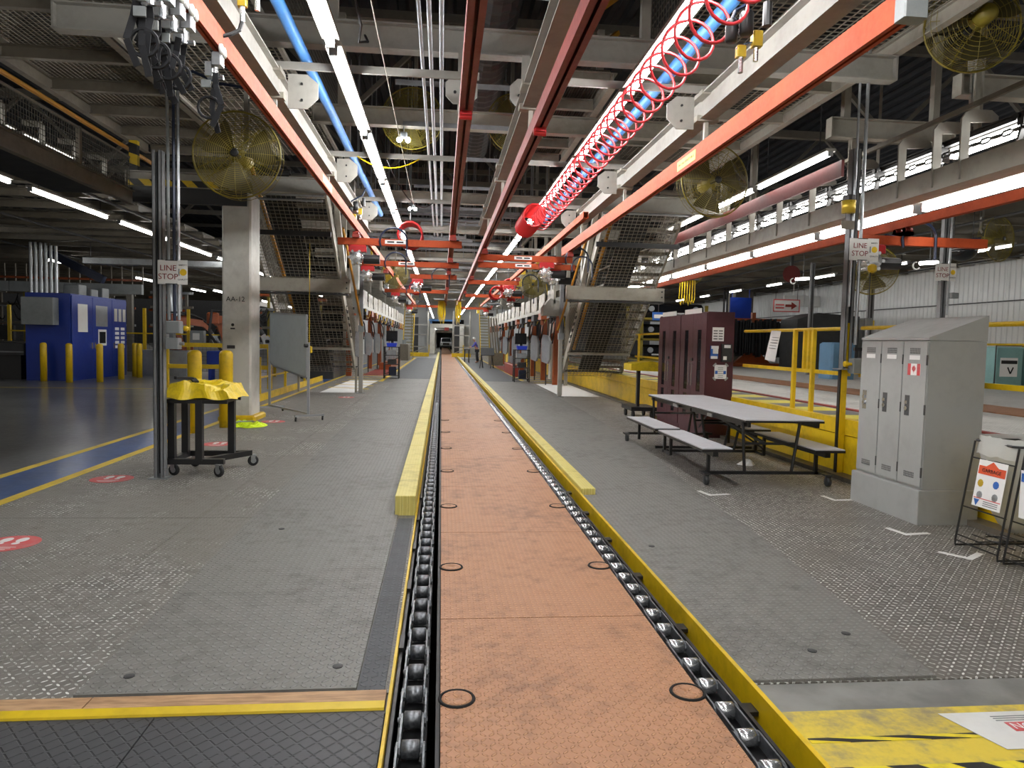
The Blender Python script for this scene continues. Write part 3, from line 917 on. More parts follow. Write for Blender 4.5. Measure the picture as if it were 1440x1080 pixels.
# ---- cart with yellow tarp
t = T('tarp_cart', 'black steel cart with a crumpled yellow cover beside the left line stop post', 'cart')
for (x, y) in ((-2.93,8.08),(-2.62,8.02),(-2.40,8.45),(-2.93,8.5)):
    t.add('leg', MB().box(x-0.036, x+0.036, y-0.036, y+0.036, 0.17, 0.84), 'black')
t.add('base_frame', MB().box(-2.97,-2.36,7.99,8.06,0.13,0.19).box(-2.97,-2.9,8.0,8.62,0.13,0.19).bar((-2.95,8.6,0.16),(-2.28,8.62,0.16),0.07,0.06).bar((-2.62,8.03,0.16),(-2.25,8.66,0.16),0.07,0.06), 'black')
for (x, y, a) in ((-2.40,7.97,0.2),(-2.22,8.68,1.2),(-2.90,8.05,0.3),(-2.86,8.6,0.5)):
    c, s_ = math.cos(a), math.sin(a)
    w_ = MB().lathe([(0.03,-0.018),(0.058,-0.018),(0.062,-0.01),(0.062,0.01),(0.058,0.018),(0.03,0.018)], (0,0,0), 16, 'x').smooth()
    w_.move(Matrix.Translation((x,y,0.0625)) @ Matrix.Rotation(a+0.9,4,'Z'))
    q = t.add('castor', w_, 'blackrub')
    h_ = MB().lathe([(0.0,-0.02),(0.032,-0.02),(0.032,0.02),(0,0.02)], (0,0,0), 12, 'x')
    h_.box(-0.026,-0.022,-0.02,0.03,0.0,0.075).box(0.022,0.026,-0.02,0.03,0.0,0.075).box(-0.03,0.03,-0.03,0.035,0.068,0.075)
    h_.move(Matrix.Translation((x,y,0.0625)) @ Matrix.Rotation(a+0.9,4,'Z'))
    t.add('fork', h_, 'galv', q)
# tarp: a rumpled sheet draped over a shallow frame
m = MB(); nx, ny = 22, 16
rnd = random.Random(3)
for j in range(ny+1):
    for i in range(nx+1):
        u, v = i/nx, j/ny
        x = -3.0+0.72*u; y = 7.93+0.72*v
        e = min(u, 1-u, v, 1-v)
        z = 1.0+0.03*math.sin(u*5+v*3)*math.sin(v*5+1)+0.012*math.sin(u*19+v*11)+0.012*math.sin(u*7-v*15)
        z += rnd.uniform(-0.012, 0.012)
        if e < 0.07:
            z = 0.855+0.012*math.sin(u*14+v*11)+(e/0.07)*0.10
            x += (0.03 if u > 0.5 else -0.02)*(1-e/0.07)
        x += 0.02*math.sin(v*20+u*3); y += 0.02*math.sin(u*17)
        m.v.append((x, y, z))
for j in range(ny):
    for i in range(nx):
        a = j*(nx+1)+i
        m.f.append((a, a+1, a+nx+2, a+nx+1))
t.add('tarp_cover', m, 'tarp')
t.add('top_frame', MB().box(-2.97,-2.32,7.99,8.03,0.80,0.84).box(-2.97,-2.32,8.5,8.54,0.80,0.84).box(-2.97,-2.93,8.0,8.5,0.80,0.84).box(-2.40,-2.36,8.0,8.5,0.80,0.84), 'black')
t.add('side_block', B(-3.07,-2.99,7.98,8.1,0.86,1.0), 'black')
t.add('loose_strap', MB().bar((-2.9,8.1,1.07),(-2.75,8.2,1.06),0.1,0.03).bar((-2.75,8.2,1.06),(-2.68,8.1,1.03),0.06,0.02), 'strap')
t.done()

# ---- two bollards before the column, column itself
def bollard(x, y, h, r, lab, grp):
    t = MB().lathe([(r,0),(r,h-r*0.6),(r*0.86,h-r*0.25),(r*0.5,h-r*0.05),(0,h)], (x,y,0), 18).smooth()
    one('bollard', t, 'yellow', lab, 'bollard', grp)
bollard(-3.86, 11.6, 1.31, 0.105, 'yellow bollard standing behind the tarp cart, the nearer one', 'yellow bollards by the column')
bollard(-3.60, 12.35, 1.30, 0.11, 'yellow bollard partly hidden against the left of the column', 'yellow bollards by the column')
t = T('building_column', 'painted concrete column marked AA-12 left of the whiteboard', 'column')
t.add('shaft', MB().cbox(-3.95, -3.44, 13.3, 13.95, 0, 4.12, 0.03), 'concretecol')
t.add('footing', MB().cbox(-4.0, -3.35, 13.2, 14.05, 0.0, 0.1, 0.03), 'yellow', label='yellow painted column foot')
t.text('AA-12', 0.125, (-3.71, 13.297, 2.2), PX90, 'ink')
t.add('small_stencil', MB().lathe([(0.028,0),(0,-0.001)], (-3.76,13.2995,1.74), 12, 'y').box(-3.80,-3.72,13.298,13.2995,1.66,1.685), 'ink')
t.add('grey_plate', B(-3.86, -3.72, 13.297, 13.3, 1.31, 1.37), 'dark')
t.done((-3.7, 13.6, 0))

# ---- hi-vis vest crumpled on the floor
m = MB(); nx, ny = 18, 12
for j in range(ny+1):
    for i in range(nx+1):
        u, v = i/nx, j/ny
        ww = 0.55+0.45*math.sin(math.pi*min(1,max(0,v)))**0.5
        x = -3.28+(u-0.5)*0.62*ww; y = 12.50+(v-0.5)*0.55+0.05*math.sin(u*7)
        e = min(u,1-u,v,1-v)
        z = 0.006+min(1,e*5)*(0.045+0.045*math.sin(u*11+v*5)*math.sin(v*9+u*2)+0.02*math.sin(u*25+v*18))
        m.v.append((x, y, max(0.004, z)))
for j in range(ny):
    for i in range(nx):
        a = j*(nx+1)+i; m.f.append((a, a+1, a+nx+2, a+nx+1))
t = T('safety_vest', 'lime hi-vis vest lying crumpled at the foot of the column', 'vest')
t.add('fabric', m, 'vest')
t.add('grey_tape', MB().tube([(-3.5,12.38,0.06),(-3.4,12.42,0.09),(-3.3,12.46,0.085),(-3.2,12.48,0.09),(-3.08,12.44,0.06)], 0.014, 5), 'galv')
t.done()

# ---- whiteboard on wheels
A = Vector((-3.50, 15.0, 0)); Bq = Vector((-2.44, 13.42, 0)); dv = (Bq-A).normalized(); nv = Vector((dv.y, -dv.x, 0)); nv = nv if nv.y < 0 else -nv
t = T('whiteboard', 'grey whiteboard on a wheeled aluminium stand in front of the left stair cage', 'whiteboard')
def wbp(s, z, off=0.0): return A+dv*(s*(Bq-A).length)+Vector((0,0,z))+nv*off
m = MB(); poly = [(0.03,1.06),(0.06,1.0),(0.12,0.955),(0.94,0.80),(0.97,0.83),(0.97,1.95),(0.03,2.02)]
for o_ in (0.0, 0.02):
    m.v += [tuple(wbp(s, z, o_)) for s, z in poly]
n = len(poly); m.f += [tuple(range(n)), tuple(range(2*n-1,n-1,-1))]+[(i,n+i,n+(i+1)%n,(i+1)%n) for i in range(n)]
bd = t.add('board', m, 'board')
m = MB()
for i in range(n):
    m.bar(wbp(*poly[i], 0.01), wbp(*poly[(i+1)%n], 0.01), 0.03, 0.035)
t.add('board_frame', m, 'alu')
for s, zz in ((-0.01,1.5),(1.0,1.45)):
    q = t.add('post', MB().bar(wbp(s,0.1), wbp(s,zz), 0.045, 0.045), 'alu')
    cc = wbp(s,0)
    t.add('pivot_knob', MB().cyl(wbp(s,zz-0.06,0.02), wbp(s,zz-0.06,0.08), 0.035, 10), 'black', q)
for s in (-0.01, 1.0):
    c_ = wbp(s, 0.1)
    ft = t.add('foot_bar', MB().bar(c_+nv*0.28+dv*0.05, c_-nv*0.28+dv*0.05, 0.05, 0.035), 'alu')
    for sg in (-1, 1):
        e_ = c_+nv*(0.26*sg)+dv*0.05
        t.add('castor', MB().cyl((e_.x-0.014,e_.y,0.037), (e_.x+0.014,e_.y,0.037), 0.036, 12).box(e_.x-0.015,e_.x+0.015,e_.y-0.015,e_.y+0.015,0.05,0.09), 'black', ft)
t.add('tie_bar', MB().bar(wbp(0,0.13), wbp(1,0.13), 0.035, 0.035), 'alu')
t.done()

# ---- yellow rails beside the whiteboard
t = T('guardrail', 'low yellow guardrail running back behind the whiteboard', 'railing')
for x, y in ((-4.35,14.9),(-4.3,17.4),(-4.3,20.2),(-4.3,23.0)):
    t.add('post', MB().bar((x,y,0),(x,y,1.05 if y<18 else 0.6),0.06,0.06), 'yellow')
t.add('kick_plate', MB().bar((-4.25,14.2,0.09),(-4.25,19.8,0.09),0.05,0.17).bar((-4.25,19.8,0.09),(-4.25,26,0.09),0.05,0.17), 'yellow')
t.add('mid_rail', MB().bar((-4.35,14.9,0.55),(-4.3,23,0.55),0.04,0.04), 'yellow')
t.done()

# ---- maroon cabinets
def maroon(y0, y1, x0=4.40, x1=4.88, h=2.12, lab=''):
    t = T('glazed_cabinet', lab, 'cabinet', 'maroon glazed cabinets')
    t.add('body', MB().box(x0+0.02, x1, y0, y0+0.02, 0.0, h).box(x0+0.02, x1, y1-0.02, y1, 0, h).box(x1-0.02, x1, y0+0.02, y1-0.02, 0, h)
          .box(x0+0.02, x1-0.02, y0+0.02, y1-0.02, 0, 0.1).box(x0+0.02, x1-0.02, y0+0.02, y1-0.02, h-0.03, h), 'maroon')
    for k in range(4):
        t.add('shelf', B(x0+0.05, x1-0.02, y0+0.02, y1-0.02, 0.45+0.4*k, 0.465+0.4*k), 'maroon')
    ym = (y0+y1)/2
    for a, b, s in ((y0+0.01, ym-0.004, 1), (ym+0.004, y1-0.01, -1)):
        c = (a+b)/2; w = 0.09
        d = t.add('door', MB().box(x0, x0+0.02, a, c-w, 0.1, h-0.02).box(x0, x0+0.02, c+w, b, 0.1, h-0.02).box(x0, x0+0.02, c-w, c+w, 0.1, 0.3).box(x0, x0+0.02, c-w, c+w, h-0.3, h-0.02).box(x0, x0+0.02, c-w, c+w, 0.7, 0.76), 'maroon')
        t.add('glass_pane', B(x0+0.006, x0+0.012, c-w, c+w, 0.3, h-0.3), 'glass', d)
        yy = b-0.07 if s > 0 else a+0.07
        t.add('handle', MB().bar((x0-0.03,yy,0.85),(x0-0.03,yy,1.25),0.018,0.018).bar((x0-0.03,yy,0.88),(x0,yy,0.88),0.012,0.012).bar((x0-0.03,yy,1.22),(x0,yy,1.22),0.012,0.012), 'chrome', d)
    t.add('lock', B(x0-0.02, x0, ym-0.05, ym+0.05, 1.28, 1.33), 'black')
    t.add('stored_parts', MB().box(x0+0.1,x1-0.1,y0+0.1,y0+0.4,0.47,0.7).box(x0+0.12,x1-0.1,y0+0.6,y0+0.9,0.87,1.1).box(x0+0.1,x1-0.1,y0+0.2,y0+0.5,1.27,1.5).tube(arc((x0+0.1,ym+0.3,1.45),0.12,0,360,12,'yz'),0.02,6), 'dark')
    t.add('top_label', B(x0-0.002, x0, y0+0.25, y1-0.2, h-0.015, h+0.07), 'paper')
    return t
t = maroon(11.5, 12.79, lab='maroon glazed cabinet with papers on its side, nearer the table')
ys = 11.5
t.add('poster', B(4.50, 4.70, ys-0.003, ys, 1.63, 1.86), 'paper', label='white poster with black print')
for r_ in range(4):
    for c_ in range(2):
        t.add('print_line', B(4.52+c_*0.09, 4.59+c_*0.09, ys-0.004, ys-0.003, 1.66+r_*0.045, 1.675+r_*0.045), 'ink')
q = t.add('document_holder', B(4.475, 4.60, ys-0.03, ys, 1.34, 1.55), 'inkblue', label='blue holder with white papers')
t.add('paper', MB().box(4.48,4.605,ys-0.034,ys-0.03,1.5,1.55).box(4.51,4.60,ys-0.034,ys-0.03,1.42,1.50).box(4.475,4.59,ys-0.034,ys-0.03,1.335,1.38), 'paper', q)
q = t.add('wall_box', B(4.66, 4.83, ys-0.06, ys, 1.29, 1.585), 'dark', label='grey clear-fronted box')
t.add('paper', MB().box(4.69,4.80,ys-0.062,ys-0.06,1.52,1.57).box(4.68,4.74,ys-0.062,ys-0.06,1.32,1.38), 'paper', q)
q = t.add('taped_sheet', B(4.56, 4.77, ys-0.003, ys, 1.0, 1.235), 'paper', label='white sheet taped at its corners')
t.add('blue_print', MB().box(4.57,4.615,ys-0.004,ys-0.003,1.08,1.135).box(4.715,4.76,ys-0.004,ys-0.003,1.08,1.135), 'inkblue', q)
for j in range(6):
    t.add('print_line', B(4.62, 4.71, ys-0.004, ys-0.003, 1.02+j*0.032, 1.03+j*0.032), 'greybox', q)
for sx, sz in ((4.56,1.0),(4.77,1.0),(4.56,1.235),(4.77,1.235)):
    dx = 0.025 if sx > 4.6 else -0.025; dz = 0.025 if sz > 1.1 else -0.025
    t.add('tape', MB().bar((sx-dx,ys-0.004,sz+dz),(sx+dx,ys-0.004,sz-dz),0.03,0.002,(0,1,0)), 'galv', q)
t.done()
maroon(12.81, 14.1, lab='maroon glazed cabinet standing farther back, beside the yellow rail').done()

# ---- cafeteria table with four benches
t = T('cafeteria_table', 'long folding cafeteria table with grey top and four attached benches', 'table')
zt = 0.735
for a, b in ((7.60, 9.46), (9.47, 11.34)):
    q = t.add('tabletop', MB().box(3.40, 4.32, a, b, zt-0.012, zt), 'laminate')
    t.add('edge_band', MB().box(3.395, 4.325, a-0.004, b+0.004, zt-0.035, zt-0.0125).box(3.44, 3.47, a+0.02, b-0.02, zt-0.09, zt-0.035).box(4.25, 4.28, a+0.02, b-0.02, zt-0.09, zt-0.035), 'black', q)
for x0, x1, a, b in ((2.86,3.20,7.46,9.06),(2.88,3.22,9.26,10.72),(4.14,4.48,7.42,8.98),(4.16,4.50,9.26,10.3)):
    q = t.add('bench', MB().box(x0, x1, a, b, 0.418, 0.43), 'laminate')
    t.add('edge_band', MB().box(x0-0.004, x1+0.004, a-0.004, b+0.004, 0.39, 0.4175).box(x0+0.14,x1-0.14,a+0.05,b-0.05,0.33,0.39), 'black', q)
r_ = 0.019
for y in (7.72, 11.15):                      # end frames
    t.add('end_frame', MB().bar((2.95,y,0.115),(4.42,y,0.115),0.035,0.035).cyl((3.46,y,0.13),(3.42,y,zt-0.03),r_,8).cyl((4.02,y,0.13),(4.10,y,zt-0.03),r_,8).cyl((3.44,y,0.45),(4.06,y,0.45),r_*0.8,8), 'black')
for y in (9.3, 9.62):
    t.add('centre_frame', MB().cyl((3.62,y,0.12),(3.52,y,zt-0.03),r_,8).cyl((4.0,y,0.12),(4.12,y,zt-0.03),r_,8).bar((3.0,y,0.12),(4.4,y,0.12),0.035,0.035).cyl((3.56,y,0.5),(4.06,y,0.5),r_*0.8,8), 'black')
t.add('brace', MB().cyl((3.7,9.6,zt-0.05),(3.95,8.3,0.3),0.012,6).cyl((3.7,9.4,zt-0.05),(3.95,10.5,0.3),0.012,6).bar((3.7,7.75,0.45),(3.7,9.3,0.62),0.03,0.03).bar((3.7,9.6,0.62),(3.7,11.1,0.45),0.03,0.03), 'black')
for x in (3.03, 4.31):
    for y in (7.72, 9.04, 9.30, 10.22 if x > 4 else 10.55):
        t.add('bench_leg', MB().bar((x,y,0.10),(x,y,0.39),0.035,0.035), 'black')
    t.add('bench_rail', MB().bar((x,9.04,0.115),(x,9.30,0.115),0.035,0.035), 'black')
for x, y in ((2.96,7.60),(4.34,7.52),(2.96,11.0),(4.34,11.2)):
    q = t.add('castor', MB().lathe([(0.02,-0.02),(0.05,-0.02),(0.056,-0.012),(0.056,0.012),(0.05,0.02),(0.02,0.02)], (x,y-0.02,0.057), 14, 'x').smooth(), 'dark')
    t.add('fork', MB().box(x-0.028,x-0.024,y-0.035,y-0.005,0.04,0.12).box(x+0.024,x+0.028,y-0.035,y-0.005,0.04,0.12).box(x-0.035,x+0.035,y-0.05,y+0.12,0.12,0.135), 'dark', q)
t.add('latch', MB().box(3.395,3.41,8.6,8.75,zt-0.08,zt-0.04).box(3.395,3.41,9.9,10.1,zt-0.08,zt-0.04), 'galv')
t.done()
one('crumpled_bag', MB().add([(4.02+0.12*math.cos(a)*(1+0.2*math.sin(3*a)), 8.9+0.1*math.sin(a), 0.0) for a in [i*0.628 for i in range(10)]]+[(4.02+0.07*math.cos(a), 8.9+0.06*math.sin(a), 0.05+0.025*math.sin(a*4)) for a in [i*0.628 for i in range(10)]], [tuple(range(9,-1,-1)),tuple(range(10,20))]+[(i,(i+1)%10,10+(i+1)%10,10+i) for i in range(10)]), 'paper', 'crumpled white bag on the floor under the cafeteria table', 'bag')

# ---- grey lockers on a base with sloping top
LX, LB, LY0, LY1 = 4.25, 4.80, 5.83, 6.84
t = T('locker_bank', 'grey steel locker bank with three doors and a sloping top', 'locker')
t.add('base_plinth', MB().cbox(LX-0.03, LB, LY0-0.005, LY1+0.02, 0, 0.31, 0.006), 'locker')
t.add('body', MB().box(LX+0.012, LB, LY0+0.012, LY1, 0.312, 1.64), 'locker')
t.add('sloping_top', MB().prism([(LX,1.642),(LB,1.642),(LB,1.87),(LX,1.665)], 'y', LY0+0.005, LY1+0.005), 'locker')
for i in range(3):
    a = LY0+0.02+i*0.328; b = a+0.316
    d = t.add('door', MB().box(LX-0.004, LX+0.012, a, b, 0.335, 1.63), 'locker')
    for z0_, z1_ in ((1.52,1.575),(0.40,0.45)):
        m = MB()
        for kx in range(11):
            for kz in range(3):
                y_ = a+0.09+kx*0.013; z_ = z0_+kz*0.018
                m.box(LX-0.0052, LX-0.004, y_, y_+0.007, z_, z_+0.014)
        t.add('vent', m, 'lockdk', d, kind='stuff')
    t.add('name_label', B(LX-0.006, LX-0.004, a+0.09, a+0.23, 1.465, 1.505), 'paper', d)
    t.add('latch_recess', B(LX-0.006, LX-0.004, a+0.20, a+0.265, 0.955, 1.14), 'chrome' if i == 2 else 'lockdk', d)
    t.add('lock_handle', MB().box(LX-0.02, LX-0.006, a+0.215, a+0.25, 1.06, 1.09), 'chrome', d)
    t.add('lock_dial', MB().cyl((LX-0.02,a+0.232,1.02),(LX-0.006,a+0.232,1.02),0.02,10), 'chrome', d)
    for zz in (0.42, 0.98, 1.42):
        t.add('hinge', B(LX-0.008, LX+0.005, a-0.006, a+0.003, zz, zz+0.09), 'lockdk', d)
    if i == 0:
        t.add('flag_field', B(LX-0.007, LX-0.004, a+0.075, a+0.245, 1.325, 1.43), 'paper', d, label='Canadian flag sticker')
        t.add('flag_band', MB().box(LX-0.008,LX-0.007,a+0.075,a+0.118,1.325,1.43).box(LX-0.008,LX-0.007,a+0.202,a+0.245,1.325,1.43), 'sticker', d)
        lf = [(0,0.04),(0.008,0.026),(0.018,0.03),(0.016,0.018),(0.03,0.016),(0.022,0.004),(0.026,-0.004),(0.01,-0.012),(0.012,-0.02),(0.002,-0.018),(0.002,-0.036),(-0.002,-0.036),(-0.002,-0.018),(-0.012,-0.02),(-0.01,-0.012),(-0.026,-0.004),(-0.022,0.004),(-0.03,0.016),(-0.016,0.018),(-0.018,0.03),(-0.008,0.026)]
        m = MB()
        m.v = [(LX-0.0085, a+0.16+u, 1.378) for u in [0]]+[(LX-0.0085, a+0.16-u, 1.378+v) for u, v in lf]
        m.f = [(0, 1+i_, 1+(i_+1) % len(lf)) for i_ in range(len(lf))]
        t.add('flag_leaf', m, 'sticker', d)
t.done((4.5, 6.3, 0))

# ---- waste bag racks at the right edge
def bag_rack(y0, y1, lab, poster):
    t = T('waste_bag_rack', lab, 'waste bin', 'waste bag racks')
    xf, xb = 4.08, 4.70
    ym = (y0+y1)/2
    m = MB()
    for yy in (y0, y1):
        m.tube([(xf+0.12,yy,0.85),(xf-0.0,yy,0.06),(xf,yy,0.02),(xb,yy,0.02)], 0.008, 6)
        m.tube([(xb,yy,0.02),(xb-0.02,yy,0.85)], 0.008, 6)
    t.add('side_rod', m, 'black')
    m = MB()
    for k in range(6):
        m.tube([(xf+0.02+k*0.12,y0,0.10),(xf+0.02+k*0.12,y1,0.10)], 0.005, 5)
    m.tube([(xf,y0,0.06),(xf,y1,0.06)],0.006,5).tube([(xb,y0,0.06),(xb,y1,0.06)],0.006,5).tube([(xf,ym,0.1),(xb,ym,0.1)],0.005,5)
    t.add('cross_rod', MB().tube([(xf+0.05,y0,0.33),(xf+0.05,y1,0.33)],0.006,5), 'black')
    t.add('cross_rod', MB().tube([(xf+0.1,y0,0.72),(xf+0.1,y1,0.72)],0.006,5), 'black')
    t.add('base_grid', m, 'black')
    t.add('base_ring', MB().ring((xf+0.2,ym,0.115),0.1,0.006,18), 'black')
    t.add('top_hoop', MB().tube([(xf+0.10,y0+0.04,0.86),(xf+0.10,y1-0.04,0.86),(xf+0.14,y1,0.86),(xb-0.04,y1,0.86),(xb,y1-0.04,0.86),(xb,y0+0.04,0.86),(xb-0.04,y0,0.86),(xf+0.14,y0,0.86)], 0.010, 6, True), 'black')
    m = MB(); nn = 24; lev = [(0.90,1.0),(0.86,1.02),(0.78,1.05),(0.72,1.0),(0.55,0.93),(0.38,0.8),(0.24,0.55),(0.17,0.2)]
    cx = (xf+0.1+xb)/2; hw = (xb-xf-0.1)/2; hd = (y1-y0)/2
    for li, (z, s) in enumerate(lev):
        for i in range(nn):
            a = 2*math.pi*i/nn
            k_ = (abs(math.cos(a))**4+abs(math.sin(a))**4)**-0.25
            jit = 1+0.03*math.sin(i*5+li*3)
            m.v.append((cx+hw*s*k_*math.cos(a)*jit, ym+hd*s*k_*math.sin(a)*jit*0.98, z+0.01*math.sin(i*3)))
    for li in range(len(lev)-1):
        for i in range(nn):
            j = (i+1) % nn
            m.f.append((li*nn+i, li*nn+j, (li+1)*nn+j, (li+1)*nn+i))
    t.add('bag_liner', m.smooth(), 'bag')
    # folded cuff
    m = MB()
    for li, (z, s) in enumerate(((0.905,1.04),(0.76,1.10))):
        for i in range(nn):
            a = 2*math.pi*i/nn
            k_ = (abs(math.cos(a))**4+abs(math.sin(a))**4)**-0.25
            m.v.append((cx+hw*s*k_*math.cos(a), ym+hd*s*k_*math.sin(a), z+0.012*math.sin(i*4)*li))
    for i in range(nn):
        j = (i+1) % nn; m.f.append((i, j, nn+j, nn+i))
    t.add('bag_cuff', m.smooth(), 'bag')
    if poster:
        tilt = Matrix.Translation((xf+0.055, ym-0.035, 0.545)) @ Matrix.Rotation(R(8), 4, 'Y')
        def pb(y0_, y1_, z0_, z1_, o_): return MB().box(-0.002-o_, 0.0-o_, y0_, y1_, z0_, z1_).move(tilt)
        q = t.add('poster', pb(-0.14,0.14,-0.18,0.18,0), 'paper', label='white and orange garbage poster')
        t.add('orange_band', pb(-0.13,0.13,0.07,0.135,0.002), 'inkorange', q)
        t.add('orange_peak', MB().prism([(-0.06,0.135),(0.06,0.135),(0.0,0.175)], 'x', -0.0042, -0.002).move(tilt), 'inkorange', q)
        for (a_, b_, mm) in ((-0.09,0.0,'brass'),(0.06,0.01,'inkblue'),(-0.08,-0.09,'galv'),(0.07,-0.085,'galv')):
            t.add('pictogram', MB().lathe([(0.03,-0.002),(0.0,-0.0045)], (0,-a_,b_), 9, 'x').move(tilt), mm, q)
        t.add('red_rule', pb(-0.13,0.13,-0.118,-0.112,0.002), 'sticker', q)
        t.add('blue_badge', MB().prism([(0.07,-0.125),(0.125,-0.125),(0.098,-0.175)], 'x', -0.0042, -0.002).move(tilt), 'inkblue', q)
        for z_ in (-0.135,-0.15,-0.165):
            t.add('print_line', pb(-0.11,0.03,z_,z_+0.006,0.002), 'greybox', q)
        mt = tilt @ Matrix.Translation((-0.005, 0, 0.1))
        t.text('GARBAGE', 0.042, mt.to_translation(), (R(90), 0, R(-90)), 'ink', q)
    else:
        t.add('poster', B(xf+0.02, xf+0.024, y0+0.08, y1-0.08, 0.38, 0.72), 'paper')
        t.add('blue_band', B(xf+0.017, xf+0.0195, y0+0.09, y1-0.09, 0.64, 0.7), 'inkblue')
        t.add('yellow_badge', MB().prism([(y0+0.12,0.42),(y0+0.2,0.42),(y0+0.16,0.5)], 'x', xf+0.017, xf+0.0195), 'yellow')
    t.done()
bag_rack(4.74, 5.17, 'wire rack with a clear bag and an orange GARBAGE poster', True)
bag_rack(4.22, 4.68, 'wire waste rack cut by the right frame edge', False)

# ---- yellow handrail on top of the yellow wall
def hrail(y0, y1, posts, lab, x=4.98):
    t = T('handrail', lab, 'railing', 'yellow handrails')
    t.add('top_rail', MB().cyl((x,y0,1.80),(x,y1,1.80),0.024,10), 'yellow')
    t.add('mid_rail', MB().bar((x,y0,1.24),(x,y1,1.24),0.04,0.05), 'yellow')
    for y, zb in posts:
        t.add('post', MB().bar((x-0.035,y,zb),(x-0.035,y,1.80),0.05,0.05), 'yellow')
    return t
t = hrail(8.25, 11.3, ((9.55,0.56),(9.05,0.45)), 'yellow handrail with a gate section right of the maroon cabinet')
t.add('gate_leaf', MB().bar((4.98,9.22,1.25),(4.98,9.22,1.8),0.045,0.045).bar((4.98,9.34,1.25),(4.98,9.34,1.8),0.045,0.045), 'yellow')
t.done()
t = hrail(3.6, 8.02, ((6.34,0.72),(4.4,0.72)), 'yellow handrail behind the grey lockers and waste racks'); t.done()
hrail(14.4, 17.9, ((14.6,0.7),(15.4,0.7),(17.5,0.7)), 'yellow handrail between the stair cage and the maroon cabinet').done()
t = T('notice_sheet', 'white NOTICE sheet tied to the yellow handrail', 'sign')
q = t.add('sheet', MB().add([(4.94,9.98,1.79),(4.94,10.28,1.80),(4.92,10.42,1.36),(4.92,10.10,1.33)], [(0,1,2,3)]).add([(4.945,9.98,1.79),(4.945,10.28,1.80),(4.925,10.42,1.36),(4.925,10.10,1.33)], [(3,2,1,0)]), 'paper')
for j in range(5):
    t.add('print_line', MB().bar((4.935-0.003*j,10.22+0.02*j,1.70-0.04*j),(4.935-0.003*j,10.02+0.02*j,1.69-0.04*j),0.004,0.018,(1,0,0.05)), 'ink', q)
t.done()
# ---- towbar cart behind the maroon cabinet
t = T('tow_cart', 'black wheeled cart with a yellow top just left of the maroon cabinet', 'cart')
t.add('mast', MB().box(4.12,4.18,14.6,14.7,0.2,1.0), 'black')
t.add('platform', MB().box(3.95,4.5,14.4,15.2,0.16,0.24), 'black')
t.add('yellow_deck', MB().prism([(3.95,1.0),(4.75,0.98),(4.75,1.14),(4.4,1.2),(3.95,1.14)], 'y', 14.5, 15.1), 'tarp')
for x in (4.02, 4.42):
    for y in (14.5, 15.1):
        t.add('wheel', MB().cyl((x-0.02,y,0.08),(x+0.02,y,0.08),0.08,14), 'blackrub')
t.done()
# ================================================================== overhead
def kbk(m, x0, x1, y0, y1, z0, z1):
    """hollow crane rail profile along Y, slot in the underside"""
    w = x1-x0; t = 0.006; s = w*0.22
    m.box(x0, x0+t, y0, y1, z0, z1).box(x1-t, x1, y0, y1, z0, z1).box(x0+t, x1-t, y0, y1, z1-t, z1)
    m.box(x0+t, x0+w/2-s/2, y0, y1, z0, z0+t*1.5).box(x0+w/2+s/2, x1-t, y0, y1, z0, z0+t*1.5)
    return m

ORD = ('first','second','third','fourth','fifth','sixth','seventh','eighth','ninth','tenth')
def aisle_tubes(x, z, y0, n, strong, label, grp, ln=2.38, pitch=2.5, r=0.034, wide=0.14, k0=0, rod=None):
    proto = None
    labs = n > 1
    def lab(i):
        i -= k0
        if i < 0: return label+', out of frame'
        if i >= len(ORD): return label+', far end'
        return '%s, %s from the lens' % (label, ORD[i])
    for i in range(n):
        y = y0+i*pitch
        if proto is None:
            t = T('tube_light', lab(i) if labs else label, 'light', grp)
            t.add('tube', MB().cyl((x,y+0.03,z), (x,y+ln-0.03,z), r, 10).smooth(), strong)
            t.add('housing', MB().box(x-wide/2, x+wide/2, y, y+ln, z+r+0.004, z+r+0.04), 'beam')
            for yy in (y, y+ln-0.03): t.add('end_cap', B(x-r, x+r, yy, yy+0.03, z-r, z+r+0.004), 'greybox')
            if rod: t.add('hanger', MB().cyl((x,y+0.3,z+r+0.03),(x,y+0.3,rod),0.008,5).cyl((x,y+ln-0.3,z+r+0.03),(x,y+ln-0.3,rod),0.008,5), 'black')
            proto = t.done((x, y+ln/2, z+r+0.04))
        else:
            o = dup(proto, (x, y+ln/2, z+r+0.04), None, lab(i))
            if not labs: pass
aisle_tubes(-0.935, 3.93, -6.25-0.08, 34, 'tube', 'white tube light of the left aisle row', 'tube lights of the left aisle row', k0=4)
aisle_tubes(1.735, 3.93, -6.25+0.6, 34, 'tube', 'white tube light of the right aisle row', 'tube lights of the right aisle row', k0=4)
aisle_tubes(-7.5, 4.12, 10.3, 10, 'tube3', 'white tube light under the low ceiling left of the aisle', 'tube lights under the left low ceiling', rod=4.43, ln=3.0, pitch=3.6, r=0.035)
aisle_tubes(-13.5, 4.0, 19, 4, 'tube3', 'distant tube light above the blue cabinet area', 'tube lights above the blue cabinet', rod=4.43, ln=2.4, pitch=7.0, r=0.035)
aisle_tubes(-10.5, 3.6, 34, 3, 'tube3', 'distant tube light above the orange robots', 'tube lights above the robots', rod=4.43, ln=2.4, pitch=8.0, r=0.035)
aisle_tubes(5.97, 3.86, 5.6, 8, 'tube2', 'tube light behind the hooks of the right overhead conveyor', 'tube lights behind the right conveyor', rod=4.1, ln=2.38, pitch=2.5, r=0.055)
aisle_tubes(6.22, 3.40, 6.4, 8, 'tube2', 'tube light just above the orange rail right of the conveyor', 'tube lights above the right orange rail', ln=2.38, pitch=2.5, r=0.055, wide=0.2, rod=4.08)
